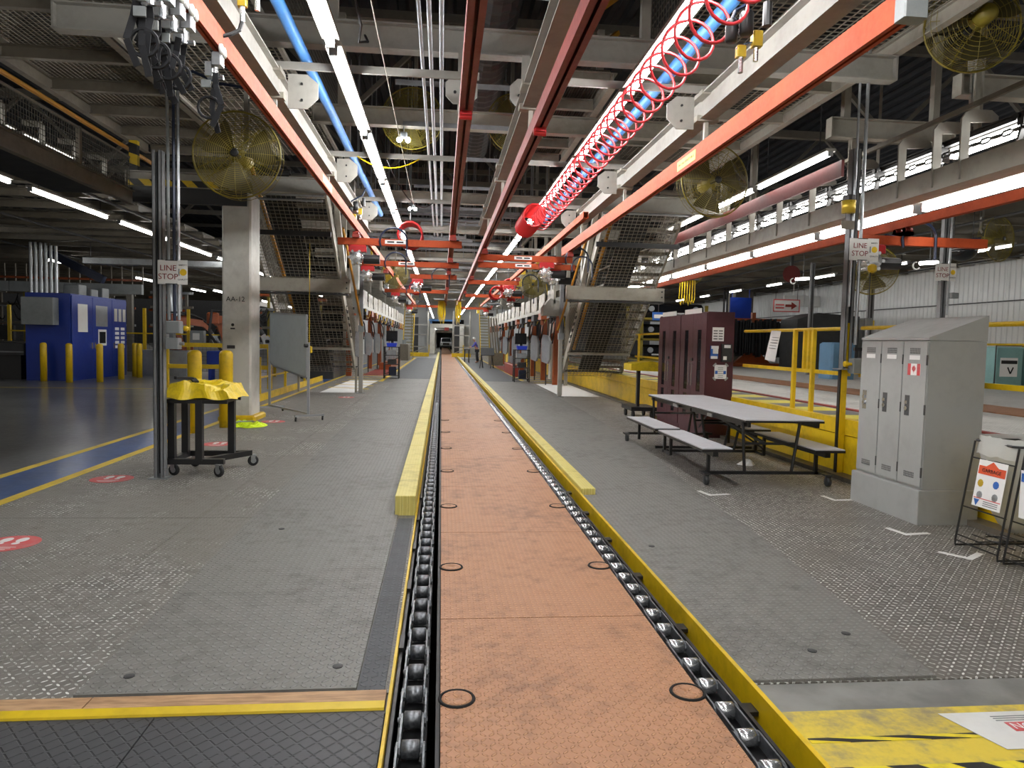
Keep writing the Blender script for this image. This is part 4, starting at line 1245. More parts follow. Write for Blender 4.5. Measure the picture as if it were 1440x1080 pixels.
aisle_tubes(5.2, 4.18, 9.3, 3, 'tube2', 'tube light high beside the right fan and dark red cover', 'tube lights beside the right fan', rod=4.95, ln=2.2, pitch=2.35, r=0.03)
aisle_tubes(13.0, 4.0, 11.5, 9, 'tube2', 'tube light before the white ribbed wall', 'tube lights before the ribbed wall', rod=4.43, ln=1.3, pitch=3.7, r=0.03)
one('light_cover', MB().box(5.3, 5.34, 9.2, 17, 3.86, 4.08), 'cover', 'dark red cover strip below the high right tube lights', 'cover')

for x, nm in ((-0.935,'left'),(1.735,'right')):
    one('light_rail', MB().box(x-0.02, x+0.02, -7, 79.5, 4.002, 4.054), 'white', 'thin pale rail carrying the %s aisle tube lights' % nm, 'rail')
# ---- crane rails
t = T('crane_rail', 'orange crane rail with a yellow sticker along the left of the aisle', 'rail')
t.add('rail', kbk(MB(), -1.535, -1.475, 2.2, 40, 3.43, 3.57), 'orange')
t.add('sticker', B(-1.4745, -1.473, 9.0, 9.7, 3.46, 3.54), 'brass')
t.done()
t = T('crane_rail', 'bright orange crane rail ending in a grey cap at the upper right', 'rail')
t.add('rail', kbk(MB(), 2.53, 2.61, 3.88, 15.2, 3.40, 3.57), 'orange')
t.add('end_cap', MB().cbox(2.50, 2.64, 3.78, 3.88, 3.38, 3.58, 0.008), 'greybox')
q = t.add('sticker', B(2.5275, 2.529, 7.1, 7.66, 3.435, 3.535), 'yellow', label='yellow MAX LOAD CAPACITY sticker')
t.text('MAX LOAD CAPACITY 300 LB', 0.036, (2.5272, 7.38, 3.485), (R(90), 0, R(-90)), 'ink', q)
t.done()
t = T('crane_rail', 'dark red crane rail hanging over the middle of the orange deck', 'rail')
t.add('rail', kbk(MB(), 0.115, 0.225, 2.2, 40, 3.43, 3.56), 'redrail')
t.add('end_stop', MB().box(0.125, 0.215, 5.95, 6.05, 3.40, 3.43).cyl((0.12,6.0,3.40),(0.22,6.0,3.40),0.03,10), 'red')
t.done()
t = T('crane_rail', 'dark red crane rail under the tan beam right of the middle', 'rail')
t.add('rail', kbk(MB(), 0.78, 0.888, 2.2, 40, 3.43, 3.56), 'redrail')
t.add('end_stop', MB().box(0.79, 0.88, 6.3, 6.4, 3.40, 3.43).cyl((0.78,6.35,3.40),(0.89,6.35,3.40),0.03,10), 'red')
t.done()
t = T('crane_rail', 'rose coloured crane rail starting beyond the red spiral hose', 'rail')
t.add('rail', kbk(MB(), 2.12, 2.2, 10.8, 40, 3.45, 3.55), 'orange'); t.done()
t = T('crane_rail', 'thin orange crane rail low on the right beyond the conveyor', 'rail')
t.add('rail', kbk(MB(), 5.98, 6.06, 6.6, 26, 3.15, 3.26), 'orange'); t.done()
t = T('crane_rail', 'dark red rail under the trough of the right overhead conveyor', 'rail')
t.add('rail', kbk(MB(), 5.84, 5.90, 6.6, 26, 3.40, 3.46), 'redrail'); t.done()
# ---- white beams over the rails
def wbeam(x, z, w, h, y0, y1, lab, mat='beam'):
    t = T('crane_beam', lab, 'beam')
    t.add('beam', MB().ibeam((x,y0,z+h/2), (x,y1,z+h/2), w, h, 0.014), mat)
    for y in (7.03, 10.2, 13.35):
        if y < y1:
            t.add('clamp', MB().box(x-w/2-0.03, x+w/2+0.03, y-0.05, y+0.05, z-0.02, z+0.035).box(x-0.02,x+0.02,y-0.02,y+0.02,z-0.22,z-0.02).box(x-w/2-0.015,x+w/2+0.015,y-0.12,y+0.12,z+h-0.03,z+h+0.012), 'white')
    t.done()
wbeam(-1.60, 3.80, 0.12, 0.24, 2.0, 15.5, 'white steel beam above the left orange crane rail')
wbeam(2.60, 3.80, 0.16, 0.25, 2.0, 13.6, 'white steel beam above the right orange crane rail')
wbeam(0.83, 3.82, 0.17, 0.22, 2.0, 15.5, 'tan and white beam above the dark red rail')
for i, y in enumerate((7.03, 10.2, 13.35)):
    dpt = ('nearest','second','third')[i]
    for x, nm in ((-1.36,'left white beam'),(2.36,'right white beam')):
        t = T('gusset_plate', dpt+' six-sided bracket plate beside the '+nm, 'bracket', 'six-sided bracket plates')
        t.add('plate', MB().prism([(x-0.13,3.72),(x+0.05,3.72),(x+0.15,3.82),(x+0.15,3.96),(x+0.05,4.04),(x-0.13,4.04)] if x < 0 else [(x+0.13,3.72),(x-0.05,3.72),(x-0.15,3.82),(x-0.15,3.96),(x-0.05,4.04),(x+0.13,4.04)], 'y', y+0.05, y+0.065), 'beam')
        t.add('bolt', MB().cyl((x,y+0.035,3.95),(x,y+0.05,3.95),0.012,8), 'black')
        t.add('bolt', MB().cyl((x,y+0.035,3.80),(x,y+0.05,3.80),0.012,8), 'black')
        t.done()
    for x0, x1, nm in ((-1.68,0.32,'left'),(1.12,2.74,'right')):
        one('cross_strut', MB().box(x0, x1, y-0.03, y+0.0, 4.055, 4.125).box(x0, x1, y, y+0.03, 4.115, 4.125), 'beam', dpt+' white cross strut carrying the '+nm+' tube lights', 'strut', 'white cross struts')
for i in range(4):
    y = 16.5+i*3.15
    for x0, x1 in ((-1.68,0.32),(1.12,2.74)):
        one('cross_strut', B(x0, x1, y-0.03, y+0.03, 4.055, 4.125), 'beam', 'distant white cross strut carrying the aisle tube lights', 'strut', 'distant white cross struts')
for x, z0, nm in ((0.17,3.57,'middle'),(0.86,4.02,'right middle')):
    t = T('rail_hanger', 'pale hexagonal hanger plate carrying the %s rail from the big beam' % nm, 'bracket')
    t.add('plate', MB().prism([(x-0.09,4.08),(x+0.09,4.08),(x+0.17,4.16),(x+0.17,4.30),(x+0.09,4.38),(x-0.09,4.38),(x-0.17,4.30),(x-0.17,4.16)], 'y', 7.80, 7.82), 'beam')
    t.add('hanger_post', MB().box(x-0.04, x+0.04, 7.83, 7.89, 4.0, 4.64), 'beam')
    t.add('drop', MB().box(x-0.025, x+0.025, 7.80, 7.86, z0, 4.1), 'greybox')
    for dx in (-0.07, 0.07): t.add('bolt', MB().cyl((x+dx,7.785,4.2),(x+dx,7.80,4.2),0.016,8), 'black')
    t.done()
# ---- blue pipes
t = T('air_pipe', 'blue compressed air pipe left of the aisle tube lights', 'pipe')
t.add('pipe', MB().cyl((-1.33,2,4.19),(-1.33,15.5,4.19),0.052,14).smooth(), 'blue'); t.done()
t = T('air_pipe', 'blue compressed air pipe behind the red spiral hose', 'pipe')
t.add('pipe', MB().cyl((2.17,2,4.19),(2.17,15.5,4.19),0.058,14).smooth(), 'blue'); t.done()
# ---- conduits and their struts
for i, (x, r, nm) in enumerate(((-0.235,0.019,'left one of three'),(-0.15,0.022,'middle one of three'),(-0.045,0.022,'right one of three'))):
    one('conduit', MB().cyl((x,2,4.33),(x,20,4.33),r,8).smooth(), 'galv', 'grey conduit above the aisle, '+nm+' side by side', 'conduit', 'grey conduits above the aisle')
for i, y in enumerate((5.95, 7.75+0.35, 9.6, 11.3, 13.4, 15.5, 17.6)):
    one('conduit_strut', MB().box(-0.55, 0.9, y-0.02, y+0.02, 4.356, 4.40).box(-0.55,0.9,y-0.022,y-0.02,4.34,4.40), 'strut', 'short grey strut across the three conduits, %s from the lens' % ('first','second','third','fourth','fifth','sixth','seventh')[i], 'strut', 'conduit struts')
# ---- red spiral hose
t = T('spiral_hose', 'red spiral air hose stretched around the right tube lights', 'hose')
pts = []
N_ = 34*20
for i in range(N_+1):
    a = i/20.0
    yy = 3.0+a*0.285
    tt = 2*math.pi*a
    rr = 0.165
    pts.append((1.735+0.05*0+rr*math.cos(tt)-0.02, yy, 3.70+rr*math.sin(tt)))
t.add('coil', MB().tube(pts, 0.0115, 6).smooth(), 'hose')
pts = []
for i in range(16*14+1):
    a = i/14.0; tt = 2*math.pi*a
    pts.append((1.55+0.19*math.cos(tt), 12.2+a*0.085, 3.72+0.19*math.sin(tt)))
t.add('bundle', MB().tube(pts, 0.016, 6).smooth(), 'red')
t.done()
def red_bundle(x, y, z, r, n, lab):
    pts = []
    for i in range(n*14+1):
        a = i/14.0; tt = 2*math.pi*a
        pts.append((x+r*math.cos(tt), y+a*0.06, z+r*math.sin(tt)))
    t = T('hose_bundle', lab, 'hose', 'red hose bundles')
    t.add('coil', MB().tube(pts, 0.022, 6).smooth(), 'red')
    t.add('strap', MB().tube([(x,y+0.25,z+r-0.02),(x,y+0.25,4.055)],0.012,5), 'black')
    t.done()
red_bundle(-0.60, 13.1, 3.45, 0.22, 8, 'red coiled hose bundle behind the nearest left orange bridge')
red_bundle(2.1, 22.5, 3.3, 0.22, 10, 'red hose bundle on the right beyond the two orange bridges')
red_bundle(-0.95, 25.6, 3.4, 0.22, 14, 'bright red hose bundle beside the far left tube lights')
red_bundle(1.95, 25.6, 3.3, 0.22, 14, 'bright red hose bundle beside the far right tube lights')

# ---- orange bridge cranes
def bridge(y, x0, x1, z, hx, lab, plate=True):
    t = T('bridge_crane', lab, 'crane', 'orange bridge cranes')
    t.add('girder', MB().box(x0, x1, y-0.04, y+0.04, z-0.11, z).box(x0,x1,y-0.05,y+0.05,z-0.118,z-0.11), 'orange')
    for x in [min((-1.505,0.17,0.834,2.16,2.57,6.02), key=lambda r_: abs(r_-q_)) for q_ in (x0+0.12, x1-0.12)]:
        t.add('end_truck', MB().box(x-0.06, x+0.06, y-0.14, y+0.14, z+0.0, z+0.05).cyl((x-0.05,y-0.1,z+0.07),(x+0.05,y-0.1,z+0.07),0.035,10).cyl((x-0.05,y+0.1,z+0.07),(x+0.05,y+0.1,z+0.07),0.035,10), 'redrail')
    if plate:
        xm = x0+(x1-x0)*0.46
        q = t.add('capacity_plate', B(xm-0.18, xm+0.18, y-0.045, y-0.041, z-0.085, z-0.02), 'paper')
        t.add('print_line', MB().box(xm-0.14, xm-0.02, y-0.047, y-0.045, z-0.065, z-0.04).box(xm+0.02,xm+0.14,y-0.047,y-0.045,z-0.065,z-0.04), 'ink', q)
    q = t.add('hoist_trolley', MB().cbox(hx-0.15, hx+0.15, y-0.09, y+0.09, z-0.24, z-0.125, 0.015), 'red')
    m = MB().lathe([(0.03,-0.14),(0.09,-0.13),(0.11,-0.10),(0.11,0.10),(0.05,0.14)], (hx-0.02,y,z-0.34), 14, 'y')
    for k in range(6):
        a = R(60*k); m.cyl((hx-0.02+0.115*math.cos(a),y-0.12,z-0.34+0.115*math.sin(a)),(hx-0.02+0.115*math.cos(a),y+0.12,z-0.34+0.115*math.sin(a)),0.025,6)
    t.add('gear_housing', m, 'chrome', q)
    t.add('motor', MB().cyl((hx+0.1,y,z-0.36),(hx+0.38,y,z-0.36),0.08,12), 'black', q)
    t.add('cable_loop', MB().tube([(hx+0.4,y-0.06,z-0.15)]+arc((hx+0.62,y-0.06,z-0.05),0.24,180,20,9)+[(hx+0.85,y-0.06,z-0.3)], 0.018, 6).tube(sag((hx+0.2,y+0.03,z+0.02),(x1-0.05 if hx<(x0+x1)/2 else x0+0.1,y+0.03,z+0.02),0.05), 0.014, 5), 'cablblue')
    t.done((hx, y, z))
bridge(12.72, -1.82, 0.33, 3.29, -1.48, 'orange bridge crane on the left, nearest of the left ones')
bridge(16.25, -1.8, 0.36, 3.29, -1.67, 'orange bridge crane on the left, second of the left ones')
bridge(14.44, 0.75, 2.63, 3.29, 2.1, 'orange bridge crane on the right, nearest of the right ones')
bridge(15.87, 0.78, 2.96, 3.29, 2.49, 'orange bridge crane on the right, directly behind the nearest')
bridge(19.31, -0.86, 0.38, 3.29, -0.67, 'small orange bridge crane in the middle distance, left', False)
bridge(20.55, 0.72, 2.2, 3.29, 1.91, 'small orange bridge crane in the middle distance, right', False)
bridge(25.24, -2.01, 0.19, 3.29, -1.63, 'far orange bridge crane on the left', False)
bridge(26.77, 0.86, 3.06, 3.29, 2.58, 'far orange bridge crane on the right', False)
bridge(36.33, -1.82, 0, 3.29, -1.63, 'farthest orange bridge crane on the left', False)
bridge(37.29, 0.86, 2.58, 3.29, 2.29, 'farthest orange bridge crane on the right', False)

# ---- trolleys with black straps on the left rail
def trolley(y, lab, n, s):
    x = -1.505
    t = T('strap_trolley', lab, 'trolley', 'strap trolleys on the left rail')
    for dy in (-0.03, 0.03):
        t.add('wheel', MB().lathe([(0.012,-0.014),(0.034,-0.008),(0.034,0.008),(0.012,0.014)], (x+0.045,y+dy,3.41), 14, 'x').smooth(), 'signwhite')
    t.add('body', MB().cbox(x-0.02, x+0.045, y-0.04, y+0.04, 3.31, 3.395, 0.008).box(x-0.06,x-0.02,y-0.03,y+0.03,3.24,3.33), 'galv')
    t.add('swivel', MB().cyl((x,y,3.23),(x,y,3.31),0.018,8).cyl((x-0.05,y,3.24),(x+0.05,y,3.24),0.014,8), 'chrome')
    rr = random.Random(s)
    for k in range(n):
        px, py = x+rr.uniform(-0.10,0.02), y+rr.uniform(-0.06,0.06)
        L = rr.uniform(0.22, 0.38)
        pp = [(px, py, 3.25), (px-0.03*rr.random(), py+0.02, 3.18), (px+rr.uniform(-0.06,0.04), py, 3.25-L*0.6), (px+rr.uniform(-0.03,0.05), py+0.02, 3.25-L)]
        m = MB()
        for a, b in zip(pp, pp[1:]): m.bar(a, b, 0.035, 0.006, (0,1,0.3))
        t.add('strap', m, 'strap')
    t.add('loop', MB().ring((x-0.05,y+0.02,3.05), 0.07, 0.010, 14, 'y', 5), 'strap')
    t.add('buckle', MB().box(x-0.09,x-0.03,y-0.012,y+0.004,3.17,3.22), 'greybox')
    t.done((x, y, 3.41))
for i, (y, n) in enumerate(((3.92,4),(4.08,3),(4.24,4),(4.40,4),(4.95,2))):
    trolley(y, ('first','second','third','fourth')[i]+' white wheeled trolley of the strap cluster on the left orange rail' if i < 4 else 'lone white wheeled strap trolley just past the strap cluster', n, 11+i)
# ---- air regulators
def regulator(x, y, z, lab, s=1):
    t = T('air_regulator', lab, 'regulator', 'air regulators')
    t.add('filter_bowl', MB().lathe([(0.03,-0.10),(0.04,-0.09),(0.04,0.03),(0.03,0.045)], (x-0.1*s,y,z), 14).smooth(), 'black')
    t.add('filter_bowl', MB().lathe([(0.035,-0.10),(0.046,-0.09),(0.046,0.04),(0.035,0.055)], (x-0.01*s,y-0.02,z+0.04), 14).smooth(), 'black')
    t.add('body', MB().cbox(x-0.03*s-0.03, x-0.03*s+0.03, y-0.02, y+0.03, z-0.19, z-0.115, 0.006).cbox(x+0.07*s-0.03, x+0.07*s+0.035, y-0.03, y+0.03, z-0.12, z-0.02, 0.006), 'brass')
    t.add('coupling', MB().cyl((x-0.03*s,y,z-0.19),(x-0.03*s,y,z-0.29),0.017,8).cyl((x+0.07*s,y,z-0.12),(x+0.07*s,y,z-0.21),0.017,8).cyl((x-0.06*s,y,z-0.14),(x+0.08*s,y,z-0.08),0.014,8), 'chrome')
    t.add('tall_bowl', MB().cyl((x+0.13*s,y-0.02,z+0.01),(x+0.13*s,y-0.02,z+0.16),0.03,10), 'black')
    t.add('feed', MB().tube([(x-0.1*s,y,z+0.04),(x-0.08*s,y,z+0.10),(x+0.02*s,y,z+0.16),(x+0.10*s,y,z+0.2),(x+0.2*s,y+0.05,z+0.45)],0.013,6), 'cablblue')
    return t
regulator(1.95, 4.6, 3.63, 'black and yellow air regulator pair right of the red spiral hose').done()
t = regulator(-1.36, 5.15, 3.98, 'yellow and black air regulator above the left white beam', 1)
t.add('drop_hose', MB().tube([(-1.39,5.15,3.69),(-1.40,5.12,3.62),(-1.44,5.05,3.56),(-1.5,5.0,3.52)],0.014,6), 'cabl'); t.done()
regulator(-1.5, 12.6, 3.8, 'small yellow regulator frame above the nearest left bridge crane', 1).done()

# ---- big transverse beams
def bigbeam(x0, x1, y, z0, z1, lab, mat='white', posts=()):
    t = T('roof_beam', lab, 'beam', 'big transverse beams')
    t.add('beam', MB().ibeam((x0,y,(z0+z1)/2), (x1,y,(z0+z1)/2), 0.16, z1-z0, 0.018), mat)
    m = MB()
    for x in (x0, x1): m.box(x-0.01, x+0.01, y-0.08, y+0.08, z0, z1)
    t.add('end_plate', m, mat)
    for x in posts: t.add('hanger', MB().box(x-0.05, x+0.05, y-0.05, y+0.05, z1, 6.22), mat)
    return t
bigbeam(-4.0, 5.15, 7.95, 4.64, 4.92, 'big white beam crossing above the hexagonal hanger plates', 'beam', (-3.95,-1.2,2.2)).done()
bigbeam(-1.9, 4.2, 10.75, 4.66, 4.92, 'second big white beam crossing behind the nearest one', 'white', (-1.5,2.3)).done()
t = bigbeam(-5.55, -1.62, 13.3, 4.13, 4.40, 'white beam with a black and yellow striped end left of the fan', 'beam', (-1.75,))
t.add('hazard_strip', B(-5.5, -3.6, 13.2, 13.215, 4.14, 4.25), 'hazard2')
t.add('dark_panel', B(-5.45, -3.5, 13.25, 13.35, 3.86, 4.125), 'black')
t.add('hazard_post', MB().box(-5.5,-5.36,13.25,13.35,4.40,4.92), 'hazard3')
t.done()
bigbeam(2.8, 5.42, 13.3, 4.05, 4.33, 'white beam behind the right yellow fan', 'beam', (5.32,)).done()
bigbeam(-4.5, 5.5, 16.5, 4.66, 4.9, 'third transverse beam over the middle of the aisle', 'white', (-3,4)).done()
bigbeam(-4.5, 5.5, 21, 4.66, 4.9, 'fourth transverse beam over the middle of the aisle', 'white', (-3,4)).done()
bigbeam(-4.5, 5.5, 26, 4.4, 4.7, 'fifth transverse beam over the middle of the aisle', 'white', (-3,4)).done()
bigbeam(-4.5, 5.5, 33, 4.4, 4.7, 'farthest transverse beam over the middle of the aisle', 'white', (-3,4)).done()
bigbeam(5.66, 7.6, 10.2, 4.66, 4.95, 'tan beam with black straps at the upper right', 'white', (5.9,7.3)).done()
bigbeam(6.15, 9.6, 8.2, 4.62, 4.88, 'tan beam under the dark fan at the upper right', 'white', (6.35,9)).done()
for x, y, z0, z1, nm in ((6.32,8.1,4.0,6.2,'beside the dark fan'),(6.05,10.2,4.0,4.66,'under the tan beam with straps'),(5.95,13.4,4.0,6.2,'behind the right fan')):
    one('conveyor_hanger', MB().box(x-0.055,x+0.055,y-0.01,y+0.01,z0,z1).box(x-0.055,x-0.045,y-0.05,y+0.05,z0,z1).box(x+0.045,x+0.055,y-0.05,y+0.05,z0,z1), 'white', 'tan steel hanger post of the right conveyor '+nm, 'post', 'conveyor hanger posts')

# ---- mezzanine gratings
def mezz(lab, x0, x1, ys, z, side, meshes):
    t = T('mezzanine', lab, 'platform', 'overhead mezzanine frames')
    for x in (x0, x1):
        t.add('stringer', MB().ibeam((x,ys[0],z+0.09), (x,ys[-1],z+0.09), 0.1, 0.18, 0.014), 'tan' if side < 0 else 'white')
    for y in ys:
        t.add('cross_member', MB().ibeam((x0+0.05,y,z+0.09), (x1-0.05,y,z+0.09), 0.09, 0.16, 0.014), 'tan' if side < 0 else 'white')
    for (a, b, c, d_, st, mt) in meshes:
        nu = max(2, int((b-a)/st)); nv = max(2, int((d_-c)/st))
        t.add('mesh_floor', MB().grid((a,c,z+0.19), (b-a,0,0), (0,d_-c,0), nu, nv, 0.011), mt, kind='stuff')
    return t
t = mezz('tan overhead mezzanine frame with mesh floor at the upper left', -5.55, -3.9, (8.2,9.65,10.8,11.9,13.0,14.2), 4.93, -1, ((-5.5,-3.95,8.2,14.2,0.066,'wire'),))
t.add('floor_sheet', B(-5.5, -3.95, 9.65, 14.2, 5.15, 5.16), 'deck')
t.add('knee_brace', MB().bar((-5.45,8.3,5.1),(-4.9,8.3,5.5),0.07,0.07), 'white')
t.add('ochre_brace', MB().bar((-5.4,8.3,6.0),(-4.3,9.5,5.3),0.07,0.07).bar((-5.4,8.4,5.75),(-4.6,8.4,5.75),0.06,0.06), 'brace')
t.add('corner_post', MB().box(-5.55,-5.38,9.45,9.6,5.1,6.22), 'white')
t.done()
t = T('safety_net', 'square wire mesh panel above the black straps at the upper left', 'mesh panel')
t.add('mesh', MB().grid((-3.75,5.5,4.97), (1.8,0,0), (0,8.5,0), 18, 85, 0.013), 'wire', kind='stuff')
t.add('border', MB().bar((-3.78,5.5,4.95),(-3.78,14,4.95),0.05,0.05).bar((-1.95,5.5,4.95),(-1.95,14,4.95),0.05,0.05).bar((-3.78,11.3,5.0),(-1.95,11.3,5.0),0.06,0.06), 'white')
t.add('diagonal', MB().bar((-3.75,9.0,5.05),(-2.4,13.9,5.05),0.09,0.07), 'white')
t.done()
t = mezz('tan overhead mezzanine frame with wide wire mesh at the upper right', 2.5, 5.15, (4.4,9.2,10.55,12.1,13.7), 4.93, 1, ((2.55,5.1,4.4,13.7,0.093,'wire'),))
t.done()
t = mezz('narrow pale frame with four mesh panels left of the red spiral hose', 1.55, 2.2, (9.4,10.45,11.5,12.5,13.5), 4.93, 1, ((1.6,2.15,9.4,13.5,0.038,'wiredk'),))
t.done()
t = T('safety_net', 'wire mesh panel behind the blue pipe on the right', 'mesh panel')
t.add('mesh', MB().grid((2.35,4.0,4.96), (0,4.4,0), (0,0,1.1), 48, 13, 0.01), 'wiredk', kind='stuff')
t.done()
t = T('safety_net', 'wire mesh panel behind the blue pipe on the left', 'mesh panel')
t.add('mesh', MB().grid((-1.75,4.0,4.96), (0,9,0), (0,0,0.9), 100, 11, 0.01), 'wiredk', kind='stuff')
t.done()
# ---- walkway high at the left with mesh railing, and conveyor behind it
t = T('high_walkway', 'high walkway with mesh railing at the left frame edge', 'walkway')
t.add('edge_beam', MB().ibeam((-5.35,5.5,3.88), (-5.35,13.0,3.88), 0.1, 0.24, 0.014), 'tan')
t.add('mesh_railing', MB().grid((-5.35,5.5,4.02), (0,7.4,0), (0,0,0.5), 120, 7, 0.007), 'wiredk', kind='stuff')
for y in (6.5, 8.9, 11.2): t.add('rail_post', MB().bar((-5.35,y,4.0),(-5.35,y,4.9 if y > 8 and y < 10 else 4.56),0.06,0.06), 'tan')
t.add('top_rail', MB().bar((-5.35,5.5,4.54),(-5.35,12.9,4.54),0.03,0.03), 'wire')
t.add('deck', B(-6.6, -5.4, 5.5, 13, 3.93, 3.97), 'deckdk')
t.done()
t = T('overhead_conveyor', 'lit overhead conveyor with pale hooks behind the left mesh railing', 'conveyor')
t.add('trough', MB().box(-6.0,-5.8,6,13.2,4.12,4.26), 'beam')
for i in range(6):
    y = 8.2+i*0.95
    t.add('hook', MB().prism([(-5.82,4.16),(-5.74,4.16),(-5.74,4.5),(-5.78,4.56),(-6.05,4.58),(-6.05,4.5),(-5.82,4.48)], 'y', y, y+0.02), 'beam')
t.done()
aisle_tubes(-6.1, 4.36, 9.2, 2, 'tube2', 'tube light behind the high left mesh railing', 'tube lights behind the left railing', rod=5, ln=1.7, pitch=1.9, r=0.025)
one('ochre_pipe', MB().cyl((-5.6,7,4.82),(-5.6,15,4.82),0.035,8), 'brace', 'long ochre pipe slanting across the dark upper left', 'pipe')

# ---- overhead conveyor on the right with C hooks and chain
t = T('overhead_conveyor', 'right overhead chain conveyor with rounded hook brackets and trough', 'conveyor')
t.add('trough', MB().box(5.52,5.56,6.2,26,3.36,3.60).box(5.56,5.80,6.2,26,3.36,3.375).box(5.76,5.80,6.2,26,3.375,3.45), 'white')
t.add('track', MB().ibeam((5.86,6.2,3.965), (5.86,26,3.965), 0.07, 0.07, 0.012), 'dark')
t.add('side_guide', MB().bar((5.70,6.2,4.22),(5.70,26,4.22),0.04,0.05).bar((6.22,6.2,4.1),(6.22,26,4.1),0.06,0.1), 'tan')
hk = MB()
poly = [(0,0),(0.10,0),(0.10,0.60),(0.42,0.62),(0.42,0.68),(0.34,0.74),(0.14,0.74),(0.05,0.71),(0.0,0.64)]
hk.prism(poly, 'y', -0.012, 0.012)
hm = hk.mesh('hook_bracket', M['beam'])
for i, y in enumerate([7.25,7.68]+[8.3+1.05*j for j in range(15)]):
    t.inst('hook_bracket', hm, (5.50, y, 3.40))
m = MB()
i = 0; y = 6.3
lk = MB()
for k in range(130):
    y = 6.3+k*0.15
    a = [(5.82,y,3.83),(5.82,y+0.05,3.855),(5.82,y+0.13,3.855),(5.82,y+0.17,3.83),(5.82,y+0.13,3.805),(5.82,y+0.05,3.805)]
    if k % 2: a = [(5.82+(p_[2]-3.83), p_[1], 3.83) for p_ in a]
    m.tube(a, 0.012, 5, True)
t.add('chain', m, 'black', kind='stuff')
for k in range(16):
    y = 6.8+k*1.2
    t.add('trolley', MB().box(5.80,5.90,y-0.04,y+0.04,3.86,3.93).cyl((5.79,y-0.05,3.96),(5.82,y-0.05,3.96),0.035,8).cyl((5.79,y+0.05,3.96),(5.82,y+0.05,3.96),0.035,8).bar((5.84,y,3.86),(5.80,y,3.7),0.03,0.05), 'black')
t.done()
one('cable_carrier', MB().box(6.36,6.42,6.6,20,3.28,3.36), 'dark', 'dark ribbed cable carrier between right tube lights and orange rail', 'cable carrier')
bridge(8.9, 5.35, 7.2, 3.04, 5.6, 'short red bridge crane above the right LINE STOP sign', False)

# ---- fans
def fan_parts(name, lab, rad, back=False, mat='yellowdim'):
    """axis along Y, guard front towards -Y; built at the origin"""
    t = T(name, lab, 'fan', 'yellow industrial fans')
    m = MB()
    nr = 20
    for i in range(nr):
        r = rad*(0.14+0.86*i/(nr-1)); d = -0.10*(1-(r/rad)**2)**0.5*1.0
        m.ring((0,-0.05+d,0), r, 0.0028*(rad/0.45), 36, 'y', 4)
    for i in range(16):
        a = 2*math.pi*i/16; c, s = math.cos(a), math.sin(a)
        m.tube([(0.1*rad*c,-0.15,0.1*rad*s),(0.6*rad*c,-0.132,0.6*rad*s),(0.9*rad*c,-0.095,0.9*rad*s),(rad*c,-0.05,rad*s)], 0.0035, 4)
    m.ring((0,-0.05,0), rad, 0.010, 36, 'y', 6)
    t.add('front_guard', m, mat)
    m = MB()
    for i in range(9):
        r = rad*(0.2+0.8*i/8)
        m.ring((0,0.10+0.05*(1-(r/rad)**2)**0.5,0), r, 0.0028, 28, 'y', 4)
    for i in range(12):
        a = 2*math.pi*i/12; c, s = math.cos(a), math.sin(a)
        m.tube([(0.15*rad*c,0.15,0.15*rad*s),(rad*c,0.10,rad*s),(rad*c,-0.05,rad*s)], 0.0035, 4)
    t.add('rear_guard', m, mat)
    for k in range(3):
        a0 = R(120*k+20)
        m = MB(); vs = []
        for j in range(6):
            r = rad*(0.14+0.76*j/5)
            half = R(12+22*math.sin(math.pi*min(1,(j+1)/6)*0.7))
            for e in (-1, 1):
                a = a0+e*half
                vs.append((r*math.cos(a), 0.03+e*0.045*(1-0.4*j/5), r*math.sin(a)))
        for dy in (0, 0.004):
            m.v += [(x, y+dy, z) for x, y, z in vs]
        for j in range(5):
            m.f += [(2*j,2*j+1,2*j+3,2*j+2),(12+2*j,12+2*j+2,12+2*j+3,12+2*j+1)]
        t.add('blade', m.smooth(), 'grille')
    t.add('hub', MB().lathe([(0,-0.165),(0.035,-0.16),(0.045,-0.15),(0.045,-0.14),(0.02,-0.13),(0.02,0.05)], (0,0,0), 14, 'y'), 'black')
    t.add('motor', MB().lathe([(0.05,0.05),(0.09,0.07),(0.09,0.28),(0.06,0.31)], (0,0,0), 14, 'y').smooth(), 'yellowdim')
    t.add('yoke', MB().bar((0,0.24,0.05),(0,0.34,rad*0.55),0.05,0.05).bar((0,0.34,rad*0.5),(0,0.34,rad*1.05+0.25),0.05,0.05), 'truss')
    return t.done((0,0,0))
fan0 = fan_parts('industrial_fan', 'yellow caged fan left of the aisle before the striped beam', 0.455)
fan0.location = (-2.20, 8.0, 3.47)
def pole(o, top):
    m = MB().box(-0.025,0.025,0.30,0.36,0.5,(top-o.location.z)/o.scale.z)
    c = bpy.data.objects.new('mount_pole', m.mesh('mount_pole', M['truss'])); COL.objects.link(c); c.parent = o
pole(fan0, 4.95)
TOPS = iter((5.13, 8.5, 8.5, 8.5, 4.38, 8.5, 8.5, 8.5, 8.5))
